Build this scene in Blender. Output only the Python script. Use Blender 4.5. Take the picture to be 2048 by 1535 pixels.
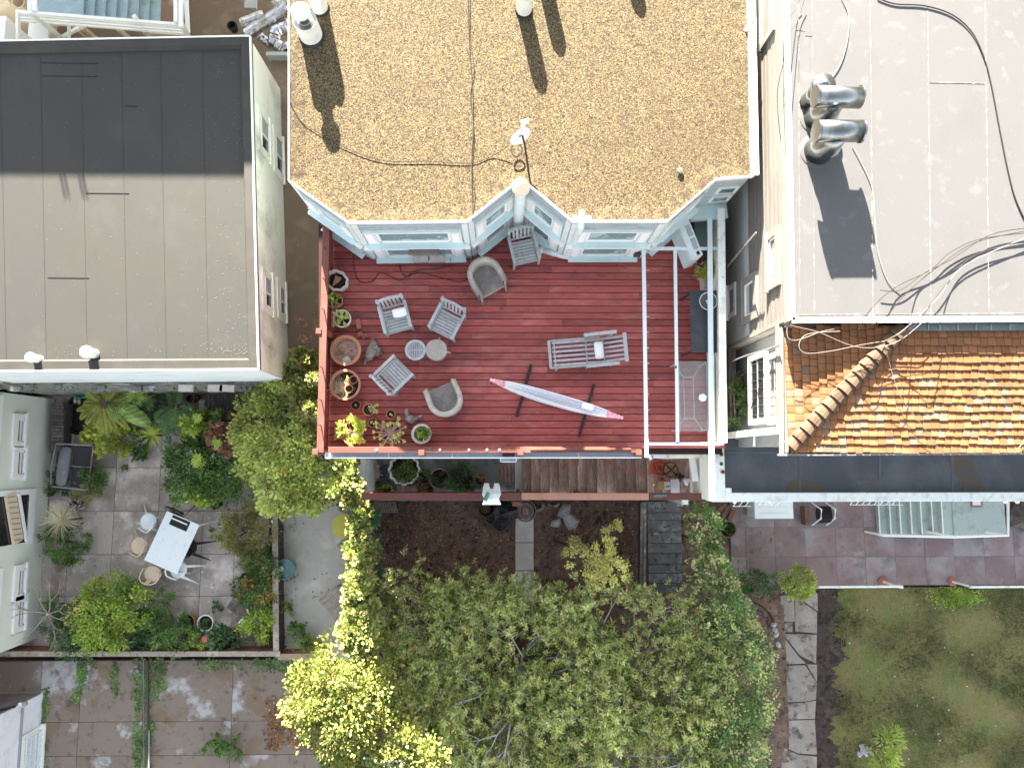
import bpy, math, random
import numpy as np
from mathutils import Vector, Matrix
PI = math.pi
S = bpy.context.scene
for o in list(bpy.data.objects): bpy.data.objects.remove(o)
random.seed(7); RG = np.random.default_rng(7)

# ---------------------------------------------------------------- camera
F, CX, CY, H = 1421.0, 1024.0, 767.5, 20.0      # focal length in photo pixels, drone 20 m above the yard
cam = bpy.data.cameras.new('camera'); camo = bpy.data.objects.new('camera', cam); S.collection.objects.link(camo)
cam.sensor_width = 36; cam.lens = 36 * F / 2048; cam.clip_end = 500; cam.clip_start = .1
camo.location = (0, 0, H)
nad = Vector((1000 - CX, -(915 - CY), -F)).normalized()
camo.rotation_mode = 'QUATERNION'; camo.rotation_quaternion = nad.rotation_difference(Vector((0, 0, -1)))
CR = camo.rotation_quaternion.to_matrix()
S.camera = camo
# ---------------------------------------------------------------- light
SUN_EL, SUN_DX = math.radians(20.5), .215
W = bpy.data.worlds.new('World'); S.world = W; W.use_nodes = True
nt = W.node_tree; sky = nt.nodes.new('ShaderNodeTexSky'); sky.sky_type = 'NISHITA'; sky.sun_disc = False
sky.sun_elevation = SUN_EL; sky.sun_rotation = math.atan2(-SUN_DX, 1.0); sky.air_density = 1.0; sky.dust_density = 1.0; sky.ozone_density = .6
hs = nt.nodes.new('ShaderNodeHueSaturation'); hs.inputs['Saturation'].default_value = .40; nt.links.new(sky.outputs[0], hs.inputs['Color']); nt.links.new(hs.outputs[0], nt.nodes['Background'].inputs[0]); nt.nodes['Background'].inputs[1].default_value = .05
sd = bpy.data.lights.new('sun', 'SUN'); so = bpy.data.objects.new('sun', sd); S.collection.objects.link(so)
sd.energy = 5.0; sd.angle = math.radians(.5); sd.color = (1, .915, .775)
tv = Vector((SUN_DX, -1, -math.tan(SUN_EL) * math.hypot(1, SUN_DX)))
so.rotation_mode = 'QUATERNION'; so.rotation_quaternion = Vector((0, 0, -1)).rotation_difference(tv); so.location = (-5, 20, 25)
S.view_settings.view_transform = 'Standard'; S.view_settings.look = 'None'; S.view_settings.gamma = 1
S.view_settings.use_curve_mapping = False; S.view_settings.exposure = 3.6
S.cycles.max_bounces = 6; S.cycles.transparent_max_bounces = 8

# ---------------------------------------------------------------- helpers
def P(px, py, z=0.0):                    # the point at height z seen at photo pixel (px, py)
    d = CR @ Vector((px - CX, -(py - CY), -F)); t = (z - H) / d.z
    return Vector((d.x * t, d.y * t, z))
def mpp(z): return (H - z) / F           # metres per pixel at height z

class MB:
    def __init__(s): s.v = []; s.f = []; s.big = []
    def add(s, vs, fs):
        n = len(s.v); s.v += [tuple(v) for v in vs]; s.f += [tuple(n + i for i in f) for f in fs]; return s
    def box(s, x0, x1, y0, y1, z0, z1):
        return s.add([(x, y, z) for z in (z0, z1) for y in (y0, y1) for x in (x0, x1)],
                     [(0, 2, 3, 1), (4, 5, 7, 6), (0, 1, 5, 4), (2, 6, 7, 3), (0, 4, 6, 2), (1, 3, 7, 5)])
    def obox(s, c, sx, sy, sz, rz=0, M=None, ch=0):
        R = Matrix.Rotation(rz, 3, 'Z') if M is None else M
        vs = [R @ Vector((x * sx / 2, y * sy / 2, z * sz / 2)) + Vector(c) for z in (-1, 1) for y in (-1, 1) for x in (-1, 1)]
        return s.add(vs, [(0, 2, 3, 1), (4, 5, 7, 6), (0, 1, 5, 4), (2, 6, 7, 3), (0, 4, 6, 2), (1, 3, 7, 5)])
    def bar(s, a, b, w, h, up=(0, 0, 1)):
        a, b = Vector(a), Vector(b); x = (b - a); L = x.length; x = x / L
        u = Vector(up)
        if abs(u.dot(x)) > .98: u = Vector((1, 0, 0)) if abs(x.x) < .9 else Vector((0, 1, 0))
        y = u.cross(x).normalized(); z = x.cross(y)
        R = Matrix((x, y, z)).transposed()
        return s.obox((a + b) / 2, L, w, h, M=R)
    def tube(s, pts, r, n=6, cap=True):
        pts = [Vector(p) for p in pts]; m = len(pts); rs = r if hasattr(r, '__len__') else [r] * m
        vs = []; prev = None
        for i, p in enumerate(pts):
            t = (pts[min(i + 1, m - 1)] - pts[max(i - 1, 0)])
            t = t.normalized() if t.length > 1e-9 else Vector((0, 0, 1))
            if prev is None:
                a = Vector((0, 0, 1)) if abs(t.z) < .9 else Vector((1, 0, 0)); u = a.cross(t).normalized()
            else:
                u = (prev - t * prev.dot(t)); u = u.normalized() if u.length > 1e-6 else Vector((1, 0, 0))
            prev = u; w = t.cross(u)
            vs += [p + (u * math.cos(2 * PI * k / n) + w * math.sin(2 * PI * k / n)) * rs[i] for k in range(n)]
        fs = [(i * n + k, i * n + (k + 1) % n, (i + 1) * n + (k + 1) % n, (i + 1) * n + k) for i in range(m - 1) for k in range(n)]
        if cap: fs += [tuple(reversed(range(n))), tuple((m - 1) * n + k for k in range(n))]
        return s.add(vs, fs)
    def lathe(s, prof, c=(0, 0, 0), n=20, M=None, wob=None):     # prof: (radius, z)
        c = Vector(c); vs = []
        for (r, z) in prof:
            for k in range(n):
                a = 2 * PI * k / n; rr = r * (wob(a) if wob else 1); v = Vector((rr * math.cos(a), rr * math.sin(a), z))
                vs.append((M @ v if M else v) + c)
        m = len(prof); fs = [(i * n + k, i * n + (k + 1) % n, (i + 1) * n + (k + 1) % n, (i + 1) * n + k) for i in range(m - 1) for k in range(n)]
        if prof[0][0] > 1e-4: fs.append(tuple(reversed(range(n))))
        if prof[-1][0] > 1e-4: fs.append(tuple((m - 1) * n + k for k in range(n)))
        return s.add(vs, fs)
    def prism(s, poly, z0, z1):
        a = sum(poly[i][0] * poly[(i + 1) % len(poly)][1] - poly[(i + 1) % len(poly)][0] * poly[i][1] for i in range(len(poly)))
        if a < 0: poly = poly[::-1]
        n = len(poly)
        return s.add([(p[0], p[1], z0) for p in poly] + [(p[0], p[1], z1) for p in poly],
                     [tuple(reversed(range(n))), tuple(range(n, 2 * n))] + [(i, (i + 1) % n, n + (i + 1) % n, n + i) for i in range(n)])
    def slab(s, pts, t):                  # thick sheet: pts (any plane, CCW from above) with thickness t downwards
        n = len(pts); pts = [Vector(p) for p in pts]
        return s.add([p - Vector((0, 0, t)) for p in pts] + pts,
                     [tuple(reversed(range(n))), tuple(range(n, 2 * n))] + [(i, (i + 1) % n, n + (i + 1) % n, n + i) for i in range(n)])
    def raw(s, v, f): s.big.append((v, f)); return s
    def mesh(s, name, off, smooth):
        me = bpy.data.meshes.new(name)
        if s.big:
            V = [np.array(s.v, float).reshape(-1, 3)]; FQ = []; n = len(s.v)
            for v, f in s.big: V.append(v); FQ.append(f + n); n += len(v)
            V = np.concatenate(V) - np.array(off); Q = np.concatenate(FQ); k = Q.shape[1]
            extra = s.f
            nl = Q.size + sum(len(f) for f in extra)
            me.vertices.add(len(V)); me.vertices.foreach_set('co', V.astype('f').ravel())
            me.loops.add(nl); me.polygons.add(len(Q) + len(extra))
            li = np.concatenate([Q.ravel()] + [np.array(f) for f in extra]).astype('i')
            tot = np.concatenate([np.full(len(Q), k), np.array([len(f) for f in extra], int)]).astype('i')
            me.loops.foreach_set('vertex_index', li); me.polygons.foreach_set('loop_start', (np.cumsum(tot) - tot).astype('i'))
            me.polygons.foreach_set('loop_total', tot); me.update(calc_edges=True)
        else:
            me.from_pydata([(v[0] - off[0], v[1] - off[1], v[2] - off[2]) for v in s.v], [], s.f)
        if smooth: me.polygons.foreach_set('use_smooth', [True] * len(me.polygons))
        me.update(); return me

def link(o): S.collection.objects.link(o); return o
def tag(o, label=None, cat=None, group=None, kind=None):
    if label: o['label'] = label
    if cat: o['category'] = cat
    if group: o['group'] = group
    if kind: o['kind'] = kind
    return o
def rootof(o):
    while o.parent: o = o.parent
    return o
def thing(name, label, cat, loc=(0, 0, 0), group=None, rz=0):
    o = link(bpy.data.objects.new(name, None)); o.location = loc; o.rotation_euler = (0, 0, rz); o.empty_display_size = .1
    return tag(o, label, cat, group)
def part(name, mb, mat, parent, label=None, local=False, smooth=False, kind=None, bev=0):
    off = (0, 0, 0) if local or parent is None else tuple(rootof(parent).location)
    o = link(bpy.data.objects.new(name, mb.mesh(name, off, smooth))); o.data.materials.append(mat)
    if parent is not None: o.parent = parent
    if bev:
        m = o.modifiers.new('b', 'BEVEL'); m.width = bev; m.segments = 2; m.limit_method = 'ANGLE'; m.angle_limit = .6
    return tag(o, label, None, None, kind)
def solo(name, mb, mat, label, cat, group=None, smooth=False, bev=0):     # a thing that is one mesh; origin moved to its base
    vs = mb.v if mb.v else mb.big[0][0]
    A = np.array(vs); off = (float(A[:, 0].mean()), float(A[:, 1].mean()), float(A[:, 2].min()))
    o = link(bpy.data.objects.new(name, mb.mesh(name, off, smooth))); o.location = off; o.data.materials.append(mat)
    if bev:
        m = o.modifiers.new('b', 'BEVEL'); m.width = bev; m.segments = 2; m.limit_method = 'ANGLE'; m.angle_limit = .6
    return tag(o, label, cat, group)
def struct(name, mb, mat, smooth=False, kind='structure', parent=None):
    o = link(bpy.data.objects.new(name, mb.mesh(name, (0, 0, 0), smooth))); o.data.materials.append(mat)
    if parent: o.parent = parent
    return tag(o, kind=kind) if not parent else o
def dup(r, loc, rz=None, label=None, sc=1):
    def cp(o, par):
        c = link(o.copy()); c.parent = par
        for ch in list(o.children): cp(ch, c)
        return c
    c = cp(r, None); c.location = loc
    if rz is not None: c.rotation_euler = (0, 0, rz)
    if sc != 1: c.scale = (sc, sc, sc)
    if label: c['label'] = label
    return c

# ---------------------------------------------------------------- materials
def col(h): return tuple(h) + (1,)
def M(name, c, layers=(), rough=.75, metal=0, bump=0, bs=60, bst=(1, 1, 1), obj=0, isl=0, cols=None, spec=.3, alpha=None, trans=0, transl=0, coat=0, by='isl', loc=False):
    """c base colour; layers: (colour, scale, lo, hi[, stretch[, amount]]) patches of other colour; obj/isl: brightness variation per object/piece"""
    m = bpy.data.materials.new(name); m.use_nodes = True; t = m.node_tree; N = t.nodes; K = t.links
    b = N['Principled BSDF']; b.inputs['Roughness'].default_value = rough; b.inputs['Metallic'].default_value = metal
    b.inputs['Specular IOR Level'].default_value = spec
    geo = N.new('ShaderNodeNewGeometry'); oi = N.new('ShaderNodeObjectInfo')
    tc = N.new('ShaderNodeTexCoord')
    POS = tc.outputs['Object'] if loc else geo.outputs['Position']
    def noise(sc, st=(1, 1, 1), det=5, offs=True):
        mp = N.new('ShaderNodeMapping'); mp.inputs['Scale'].default_value = [sc * k for k in st]
        K.new(POS, mp.inputs['Vector'])
        n = N.new('ShaderNodeTexNoise'); n.inputs['Scale'].default_value = 1; n.inputs['Detail'].default_value = det; n.inputs['Roughness'].default_value = .6
        n.noise_dimensions = '4D'
        K.new(mp.outputs[0], n.inputs['Vector'])
        if obj:
            q = N.new('ShaderNodeMath'); q.operation = 'MULTIPLY'; q.inputs[1].default_value = 37; K.new(oi.outputs['Random'], q.inputs[0]); K.new(q.outputs[0], n.inputs['W'])
        return n.outputs['Fac']
    if cols:
        r = N.new('ShaderNodeValToRGB'); r.color_ramp.interpolation = 'LINEAR'
        el = r.color_ramp.elements
        while len(el) < len(cols): el.new(.5)
        for i, cc in enumerate(cols): el[i].position = i / (len(cols) - 1); el[i].color = col(cc)
        K.new(geo.outputs['Random Per Island'] if by == 'isl' else oi.outputs['Random'], r.inputs[0]); cur = r.outputs[0]
    else:
        rgb = N.new('ShaderNodeRGB'); rgb.outputs[0].default_value = col(c); cur = rgb.outputs[0]
    for ly in layers:
        cc, sc, lo, hi = ly[:4]; st = ly[4] if len(ly) > 4 and ly[4] else (1, 1, 1); am = ly[5] if len(ly) > 5 else 1
        mr = N.new('ShaderNodeMapRange'); mr.inputs[1].default_value = lo; mr.inputs[2].default_value = hi; mr.inputs[4].default_value = am
        K.new(noise(sc, st), mr.inputs[0])
        mx = N.new('ShaderNodeMix'); mx.data_type = 'RGBA'; K.new(mr.outputs[0], mx.inputs[0]); K.new(cur, mx.inputs[6]); mx.inputs[7].default_value = col(cc); cur = mx.outputs[2]
    if cols and by == 'isl':
        n_ = noise(1.7, (1, 1, 1), 4); mr = N.new('ShaderNodeMapRange'); mr.inputs[1].default_value = .36; mr.inputs[2].default_value = .64; mr.inputs[3].default_value = .55; mr.inputs[4].default_value = 1.35; K.new(n_, mr.inputs[0])
        mx = N.new('ShaderNodeMix'); mx.data_type = 'RGBA'; mx.blend_type = 'MULTIPLY'; mx.inputs[0].default_value = 1; K.new(cur, mx.inputs[6]); K.new(mr.outputs[0], mx.inputs[7]); cur = mx.outputs[2]
    for amt, src in ((obj, oi.outputs['Random']), (isl, geo.outputs['Random Per Island'])):
        if amt:
            mr = N.new('ShaderNodeMapRange'); mr.inputs[3].default_value = 1 - amt; mr.inputs[4].default_value = 1 + amt; K.new(src, mr.inputs[0])
            mx = N.new('ShaderNodeMix'); mx.data_type = 'RGBA'; mx.blend_type = 'MULTIPLY'; mx.inputs[0].default_value = 1
            K.new(cur, mx.inputs[6]); K.new(mr.outputs[0], mx.inputs[7]); cur = mx.outputs[2]
    K.new(cur, b.inputs['Base Color'])
    if bump:
        bn = N.new('ShaderNodeBump'); bn.inputs['Strength'].default_value = min(1, bump); bn.inputs['Distance'].default_value = .01
        K.new(noise(bs, bst, 3), bn.inputs['Height']); K.new(bn.outputs[0], b.inputs['Normal'])
    if coat: b.inputs['Coat Weight'].default_value = coat
    if trans: b.inputs['Transmission Weight'].default_value = trans
    if alpha is not None: b.inputs['Alpha'].default_value = alpha
    if transl:
        tr = N.new('ShaderNodeBsdfTranslucent'); K.new(cur, tr.inputs[0]); ms = N.new('ShaderNodeMixShader'); ms.inputs[0].default_value = transl
        K.new(b.outputs[0], ms.inputs[1]); K.new(tr.outputs[0], ms.inputs[2]); K.new(ms.outputs[0], N['Material Output'].inputs[0])
    return m
def leafmat(name, cols, rough=.5, transl=.25): return M(name, None, cols=[tuple(min(.6, 2.0 * v + .01) for v in c_) for c_ in cols], rough=rough, transl=transl, spec=.35)

# ---------------------------------------------------------------- foliage
def nrm(a): return a / np.maximum(np.linalg.norm(a, axis=1, keepdims=True), 1e-9)
def leafgeo(C, D, L, Wd, up=None, fold=.12):
    n = len(C); D = nrm(D); U = np.array([0, 0, 1.0]) + RG.normal(0, .45, (n, 3)) if up is None else up
    Sd = nrm(np.cross(D, U)); Nn = nrm(np.cross(Sd, D)); L = np.broadcast_to(L, (n,))[:, None]; Wd = np.broadcast_to(Wd, (n,))[:, None]
    mid = C + D * L * .45; b = C; tip = C + D * L - Nn * L * .12; l = mid - Sd * Wd * .5 + Nn * Wd * fold; r = mid + Sd * Wd * .5 + Nn * Wd * fold
    V = np.stack([b, r, tip, l], 1).reshape(-1, 3); Fq = np.arange(4 * n).reshape(n, 4)
    return V, Fq
def blobleaves(mb, blobs, n, L, Wd, clumps=None, spread=.16, zmin=-.25, out=.8, upb=.5, shell=.35, var=.3, floor=None):
    B = np.array(blobs, float); ar = B[:, 3] * B[:, 4] + B[:, 3] * B[:, 5]; pr = ar / ar.sum()
    K = clumps or max(8, n // 45)
    bi = RG.choice(len(B), K, p=pr); d = nrm(RG.normal(0, 1, (K, 3))); d[:, 2] = np.where(d[:, 2] < zmin, -d[:, 2] * .8, d[:, 2])
    rad = 1 - shell * RG.random(K) ** 1.6
    cc = B[bi, :3] + d * B[bi, 3:6] * rad[:, None]
    k = RG.integers(0, K, n); sz = B[bi[k], 3:6].mean(1)[:, None]
    off = RG.normal(0, 1, (n, 3)) * spread * sz
    C = cc[k] + off
    if floor is not None: C[:, 2] = np.maximum(C[:, 2], floor + .02 + RG.random(n) * .03)
    D = d[k] * out + nrm(off) * .7 + np.array([0, 0, upb]) + RG.normal(0, .5, (n, 3))
    s = 1 + RG.normal(0, var, n).clip(-.6, .8)
    V, Fq = leafgeo(C, D, L * s, Wd * s); mb.raw(V, Fq); return cc
def stems(mb, base, targets, r0=.03, n=5):
    base = Vector(base)
    for tpt in targets:
        tpt = Vector(tpt); m = base.lerp(tpt, .5) + Vector((random.uniform(-.1, .1), random.uniform(-.1, .1), .12 * (tpt - base).length))
        mb.tube([base, base.lerp(m, .6) + Vector((0, 0, .03)), m, tpt], [r0, r0 * .8, r0 * .6, r0 * .25], n)
def autoblobs(cx, cy, z, r, h, k=6, sq=(1, 1)):
    bl = [(cx, cy, z + h * .55, r * .62 * sq[0], r * .62 * sq[1], h * .45)]
    for i in range(k):
        a = 2 * PI * i / k + random.uniform(-.4, .4); q = random.uniform(.45, .7); rr = random.uniform(.3, .45) * r
        bl.append((cx + math.cos(a) * r * q * sq[0], cy + math.sin(a) * r * q * sq[1], z + h * random.uniform(.3, .75), rr, rr, h * random.uniform(.22, .34)))
    return bl
def shrub(name, label, cat, px, py, z, rpx, h, mat, n, L=.08, Wd=.05, k=6, sq=(1, 1), group=None, ztop=None, extra=None, parts=True, **kw):
    c = P(px, py, z + h * .55); r = rpx * mpp(z + h * .5)
    t = thing(name, label, cat, (c.x, c.y, z), group)
    mb = MB(); bl = autoblobs(c.x, c.y, z, r * 1.2, h, k, sq); cc = blobleaves(mb, bl, int(n * 2.2), L * .9, Wd * .9, floor=z, **kw)
    part('foliage', mb, mat, t)
    st = MB(); stems(st, (c.x, c.y, z), [cc[i] for i in RG.choice(len(cc), min(9, len(cc)), replace=False)], max(.012, .03 * r))
    part('stem', st, MT['bark'], t)
    if extra:
        for (nm, m2, n2, L2, W2) in extra:
            mb = MB(); blobleaves(mb, [(b[0], b[1], b[2] + .03, b[3] * 1.03, b[4] * 1.03, b[5] * 1.05) for b in bl], n2, L2, W2, clumps=max(6, n2 // 10), spread=.05, shell=.08, zmin=.1)
            part(nm, mb, m2, t, kind='stuff')
    return t
MT = {}
MT['bark'] = M('bark', (.12, .09, .065), [((.24, .21, .18), 12, .45, .6)], bump=.5, bs=50)
MT['greybark'] = M('grey_bark', (.34, .32, .29), [((.50, .49, .46), 9, .45, .62)], bump=.4, bs=40)
def gravel(name, dark):
    m = M(name, (.1, .07, .04), rough=.9, bump=1, bs=45); t = m.node_tree; N = t.nodes; K = t.links
    geo = N.new('ShaderNodeNewGeometry'); v = N.new('ShaderNodeTexVoronoi'); v.inputs['Scale'].default_value = 58; K.new(geo.outputs['Position'], v.inputs['Vector'])
    r = N.new('ShaderNodeValToRGB'); r.color_ramp.interpolation = 'CONSTANT'; cs = [(0.00936, 0.00608, 0.00396), (0.0351, 0.0228, 0.0112), (0.0663, 0.0471, 0.0211), (0.0975, 0.0722, 0.0304), (0.0624, 0.0441, 0.037), (0.136, 0.11, 0.0581), (0.113, 0.0851, 0.0264), (0.164, 0.137, 0.0792)]
    ps = [0, .10, .26, .46, .62, .74, .86, .95]; el = r.color_ramp.elements
    while len(el) < 8: el.new(.5)
    for e, p, c in zip(el, ps, cs): e.position = p; e.color = col(c)
    sp = N.new('ShaderNodeSeparateColor'); K.new(v.outputs['Color'], sp.inputs[0]); K.new(sp.outputs[0], r.inputs[0]); cur = r.outputs[0]
    for (cc, sc, lo, hi, am) in (((.045, .030, .018), 1.7, .60, .72, .62), ((.05, .036, .022), .45, .50, .75, .35), ((.028, .016, .010), 4.5, .62 if not dark else .50, .70 if not dark else .60, .75)):
        n = N.new('ShaderNodeTexNoise'); n.inputs['Scale'].default_value = sc; n.inputs['Detail'].default_value = 7; n.inputs['Roughness'].default_value = .7; K.new(geo.outputs['Position'], n.inputs['Vector'])
        mr = N.new('ShaderNodeMapRange'); mr.inputs[1].default_value = lo; mr.inputs[2].default_value = hi; mr.inputs[4].default_value = am; K.new(n.outputs['Fac'], mr.inputs[0])
        mx = N.new('ShaderNodeMix'); mx.data_type = 'RGBA'; K.new(mr.outputs[0], mx.inputs[0]); K.new(cur, mx.inputs[6]); mx.inputs[7].default_value = col(cc); cur = mx.outputs[2]
    K.new(cur, N['Principled BSDF'].inputs['Base Color']); return m
MT['gravelroof'] = gravel('gravel_roof', False)
MT['gravelcurb'] = gravel('gravel_curb', True)
MT['whitetrim'] = M('white_trim', (.80, .79, .76), [((.6, .58, .54), 5, .6, .75, None, .5)], rough=.5)
MT['bluetrim'] = M('pale_blue_paint', (.62, .69, .67), [((.42, .49, .50), 3, .5, .7, None, .6), ((.25, .24, .2), 6, .62, .74, (1, 1, .3), .55), ((.35, .4, .4), 25, .62, .7, None, .4)], rough=.5, bump=.1, bs=30)
MT['aqua'] = M('aqua_paint', (.56, .70, .70), [((.50, .64, .66), 4, .5, .7)], rough=.45)
MT['bluegrey'] = M('blue_grey_board', (.36, .42, .43), [((.28, .33, .35), 4, .5, .65)], rough=.6, obj=.06)
MT['glass'] = M('window_glass', (.10, .16, .17), [((.34, .42, .42), 1.6, .5, .56), ((.05, .07, .08), 5, .55, .6, None, .7)], rough=.08, spec=.8)  # pale patches put the reflected sky into the pane colour
MT['darkglass'] = M('dark_glass', (.012, .014, .016), rough=.1, spec=.7)
MT['deck'] = M('red_stained_board', (0.363, 0.0854, 0.0737), [((0.462, 0.155, 0.136), 1.3, .50, .66, (1, 2, 1), .8), ((0.165, 0.0601, 0.064), 1.1, .52, .68, (1, 1.6, 1), .7), ((0.11, 0.0436, 0.0485), 3.2, .58, .70, (1, 2.5, 1), .7), ((0.198, 0.0466, 0.0417), 14, .5, .7, (.25, 3, 1), .6), ((0.066, 0.0213, 0.0194), 40, .64, .70, (.5, 1, 1), .7), ((0.55, 0.291, 0.272), 7, .68, .74, (.5, 2, 1), .5)], rough=.65, bump=.3, bs=60, bst=(.2, 2, 1), obj=.24)
MT['rail'] = M('red_rail_paint', (0.14, 0.0481, 0.0357), [((0.166, 0.0704, 0.054), 3, .5, .7), ((0.0733, 0.0208, 0.0148), 20, .6, .7, (.3, 1, 1), .6)], rough=.6, bump=.2, bs=50, obj=.12)
MT['raildark'] = M('red_board', (.24, .07, .055), [((.14, .05, .045), 6, .5, .65)], rough=.65, obj=.15)
MT['membrane'] = M('grey_membrane', (0.0324, 0.0326, 0.0304), [((.041, .040, .037), .55, .54, .60, None, .55), ((0.0249, 0.0265, 0.026), 2.2, .60, .66, (1, .5, 1), .6), ((.0345, .0325, .029), .7, .45, .65), ((0.0275, 0.0293, 0.028), 1.1, .5, .72, (1.6, .6, 1), .6), ((0.028, 0.0274, 0.025), 9, .6, .72, (1, .2, 1), .5), ((0.0432, 0.0423, 0.0357), 3, .58, .70, None, .5), ((0.173, 0.177, 0.166), 26, .715, .74, None, .9)], rough=.7, bump=.15, bs=30)
MT['membranecurb'] = M('membrane_curb', (0.0319, 0.0303, 0.0275), [((0.0396, 0.0374, 0.0341), 2, .45, .6)], rough=.7)
MT['creamwall'] = M('cream_render', (0.85, 0.84, 0.725), [((.42, .41, .36), .9, .5, .7), ((0.85, 0.85, 0.775), 2, .5, .7, (1, 1, .3))], rough=.7, bump=.1, bs=40)
MT['stainedwhite'] = M('stained_white_wall', (0.713, 0.759, 0.759), [((0.517, 0.575, 0.575), 1.2, .5, .7, (1, 1, 3)), ((0.0805, 0.115, 0.103), 1.1, .63, .70, (.5, 1, 5), .8)], rough=.7, bump=.15, bs=30)
MT['roughconcrete'] = M('rough_concrete', (0.2, 0.2, 0.185), [((0.524, 0.539, 0.524), 2.5, .55, .65), ((0.077, 0.0924, 0.0539), 3.5, .5, .65), ((0.0462, 0.0462, 0.0385), 14, .58, .66)], rough=.95, bump=1, bs=25)
MT['asphaltpath'] = M('alley_concrete', (0.172, 0.126, 0.088), [((0.218, 0.164, 0.115), 2, .5, .65), ((0.0468, 0.0349, 0.0243), 12, .66, .72)], rough=.9, bump=.3, bs=40)
MT['whiteroof'] = M('white_cap_sheet', (0.0871, 0.0873, 0.0896), [((0.0787, 0.0796, 0.0812), 1.0, .5, .7), ((0.0665, 0.0662, 0.0661), 16, .60, .72, None, .4), ((0.11, 0.109, 0.114), 4, .56, .66, None, .7)], rough=.8, bump=.3, bs=90)
MT['grit'] = M('white_grit', (.16, .155, .14), rough=.9)
MT['joist'] = M('dark_joist', (.03, .014, .012), rough=.9)
MT['lapdark'] = M('lap_line', (.012, .012, .011), rough=.9)
MT['seam'] = M('seam_line', (.12, .11, .10), [((.55, .53, .5), 9, .52, .6)], rough=.9)
MT['siding'] = M('beige_siding', (0.158, 0.144, 0.128), [((0.133, 0.121, 0.109), 2, .5, .7), ((0.184, 0.171, 0.156), 7, .5, .7, (1, .4, 1))], rough=.6, obj=.05)
MT['sidingtrim'] = M('beige_trim', (0.202, 0.184, 0.165), [((0.166, 0.148, 0.134), 5, .55, .7)], rough=.55)
MT['greywall'] = M('plain_grey', (.36, .37, .36), [((.30, .31, .30), 2, .5, .7)], rough=.7)
MT['tile'] = M('clay_tile', (0.199, 0.0847, 0.034), [((0.119, 0.0516, 0.0247), 5, .58, .72, None, .55), ((0.0383, 0.0267, 0.0114), 2.2, .62, .72, None, .65), ((0.23, 0.132, 0.0711), 3.0, .5, .66, None, .5)], rough=.85, bump=.3, bs=50, obj=.25, isl=.18)
MT['tilegrey'] = M('greyed_tile', (0.175, 0.116, 0.0778), [((0.125, 0.0752, 0.0482), 6, .5, .66)], rough=.85, obj=.22)
MT['ridge'] = M('ridge_tile', (0.104, 0.065, 0.0396), [((0.0602, 0.038, 0.0221), 4, .5, .65), ((0.127, 0.114, 0.038), 16, .68, .72, None, .9)], rough=.85, bump=.3, bs=50, obj=.12)
MT['darkroof'] = M('dark_flat_roof', (0.0765, 0.0855, 0.0966), [((.12, .13, .14), .9, .45, .65), ((0.09, 0.072, 0.0506), 1.6, .63, .70, None, .8), ((0.315, 0.315, 0.322), 50, .74, .76, None, .7)], rough=.7, bump=.2, bs=50)
MT['parapet'] = M('weathered_white_parapet', (0.788, 0.826, 0.787), [((0.59, 0.63, 0.6), 5, .5, .65), ((0.21, 0.236, 0.225), 11, .62, .68, None, .7)], rough=.7, bump=.2, bs=40)
MT['metal'] = M('galvanised_metal', (0.261, 0.278, 0.278), [((0.176, 0.194, 0.198), 3, .5, .6), ((0.379, 0.387, 0.387), 16, .66, .70)], rough=.28, metal=1, bump=.1, bs=12)
MT['foil'] = M('silver_foil', (.55, .55, .57), [((.3, .28, .26), 5, .5, .6)], rough=.18, metal=1, bump=1, bs=14)
MT['flue'] = M('white_flue_paint', (.68, .68, .62), [((.55, .54, .48), 5, .5, .7)], rough=.5)
MT['black'] = M('black_plastic', (.015, .015, .016), rough=.5)
MT['wire'] = M('black_cable', (.02, .014, .012), rough=.6)
MT['whitewire'] = M('white_cable', (.20, .185, .175), rough=.7)
MT['slab'] = M('weathered_concrete_slab', (0.413, 0.356, 0.316), [((0.726, 0.647, 0.585), 1.4, .50, .62, None, .75), ((0.215, 0.163, 0.145), 1.1, .50, .66, None, .7), ((0.824, 0.726, 0.654), 5, .60, .68, None, .6), ((0.116, 0.0927, 0.082), 9, .58, .70, None, .6)], rough=.9, bump=.3, bs=45, obj=.10)
MT['slabbrown'] = M('stained_concrete_slab', (0.23, 0.187, 0.149), [((.46, .47, .47), .9, .56, .62, None, .8), ((0.19, 0.119, 0.0619), 1.3, .55, .60, None, .55), ((0.0766, 0.0625, 0.0506), 5, .55, .66, None, .6), ((0.214, 0.17, 0.135), 3, .55, .65, None, .6)], rough=.9, bump=.3, bs=45, obj=.08)
MT['pinkslab'] = M('pinkish_concrete_slab', (0.227, 0.16, 0.155), [((.31, .285, .285), .8, .46, .64, None, .85), ((0.145, 0.113, 0.109), 1.7, .50, .66, None, .8), ((0.348, 0.305, 0.28), 3.5, .60, .70, None, .6), ((0.0774, 0.0628, 0.0585), 9, .60, .70, None, .6), ((.22, .20, .09), .7, .66, .72, None, .4)], rough=.9, bump=.3, bs=45, obj=.06)
MT['paleconc'] = M('pale_concrete', (0.538, 0.51, 0.451), [((0.68, 0.65, 0.582), 1.5, .5, .65), ((0.397, 0.351, 0.296), 2.5, .55, .7, None, .7), ((0.184, 0.133, 0.0831), 22, .7, .74, None, .6)], rough=.9, bump=.3, bs=40)
MT['joint'] = M('dark_joint', (.085, .075, .068), [((.08, .07, .06), 8, .5, .6)], rough=1)
MT['soil'] = M('brown_soil', (0.176, 0.113, 0.0867), [((0.268, 0.182, 0.136), 2.5, .5, .65), ((0.0516, 0.0372, 0.0289), 7, .52, .64), ((0.33, 0.248, 0.165), 36, .66, .70, None, .8)], rough=1, bump=1, bs=22)
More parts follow.
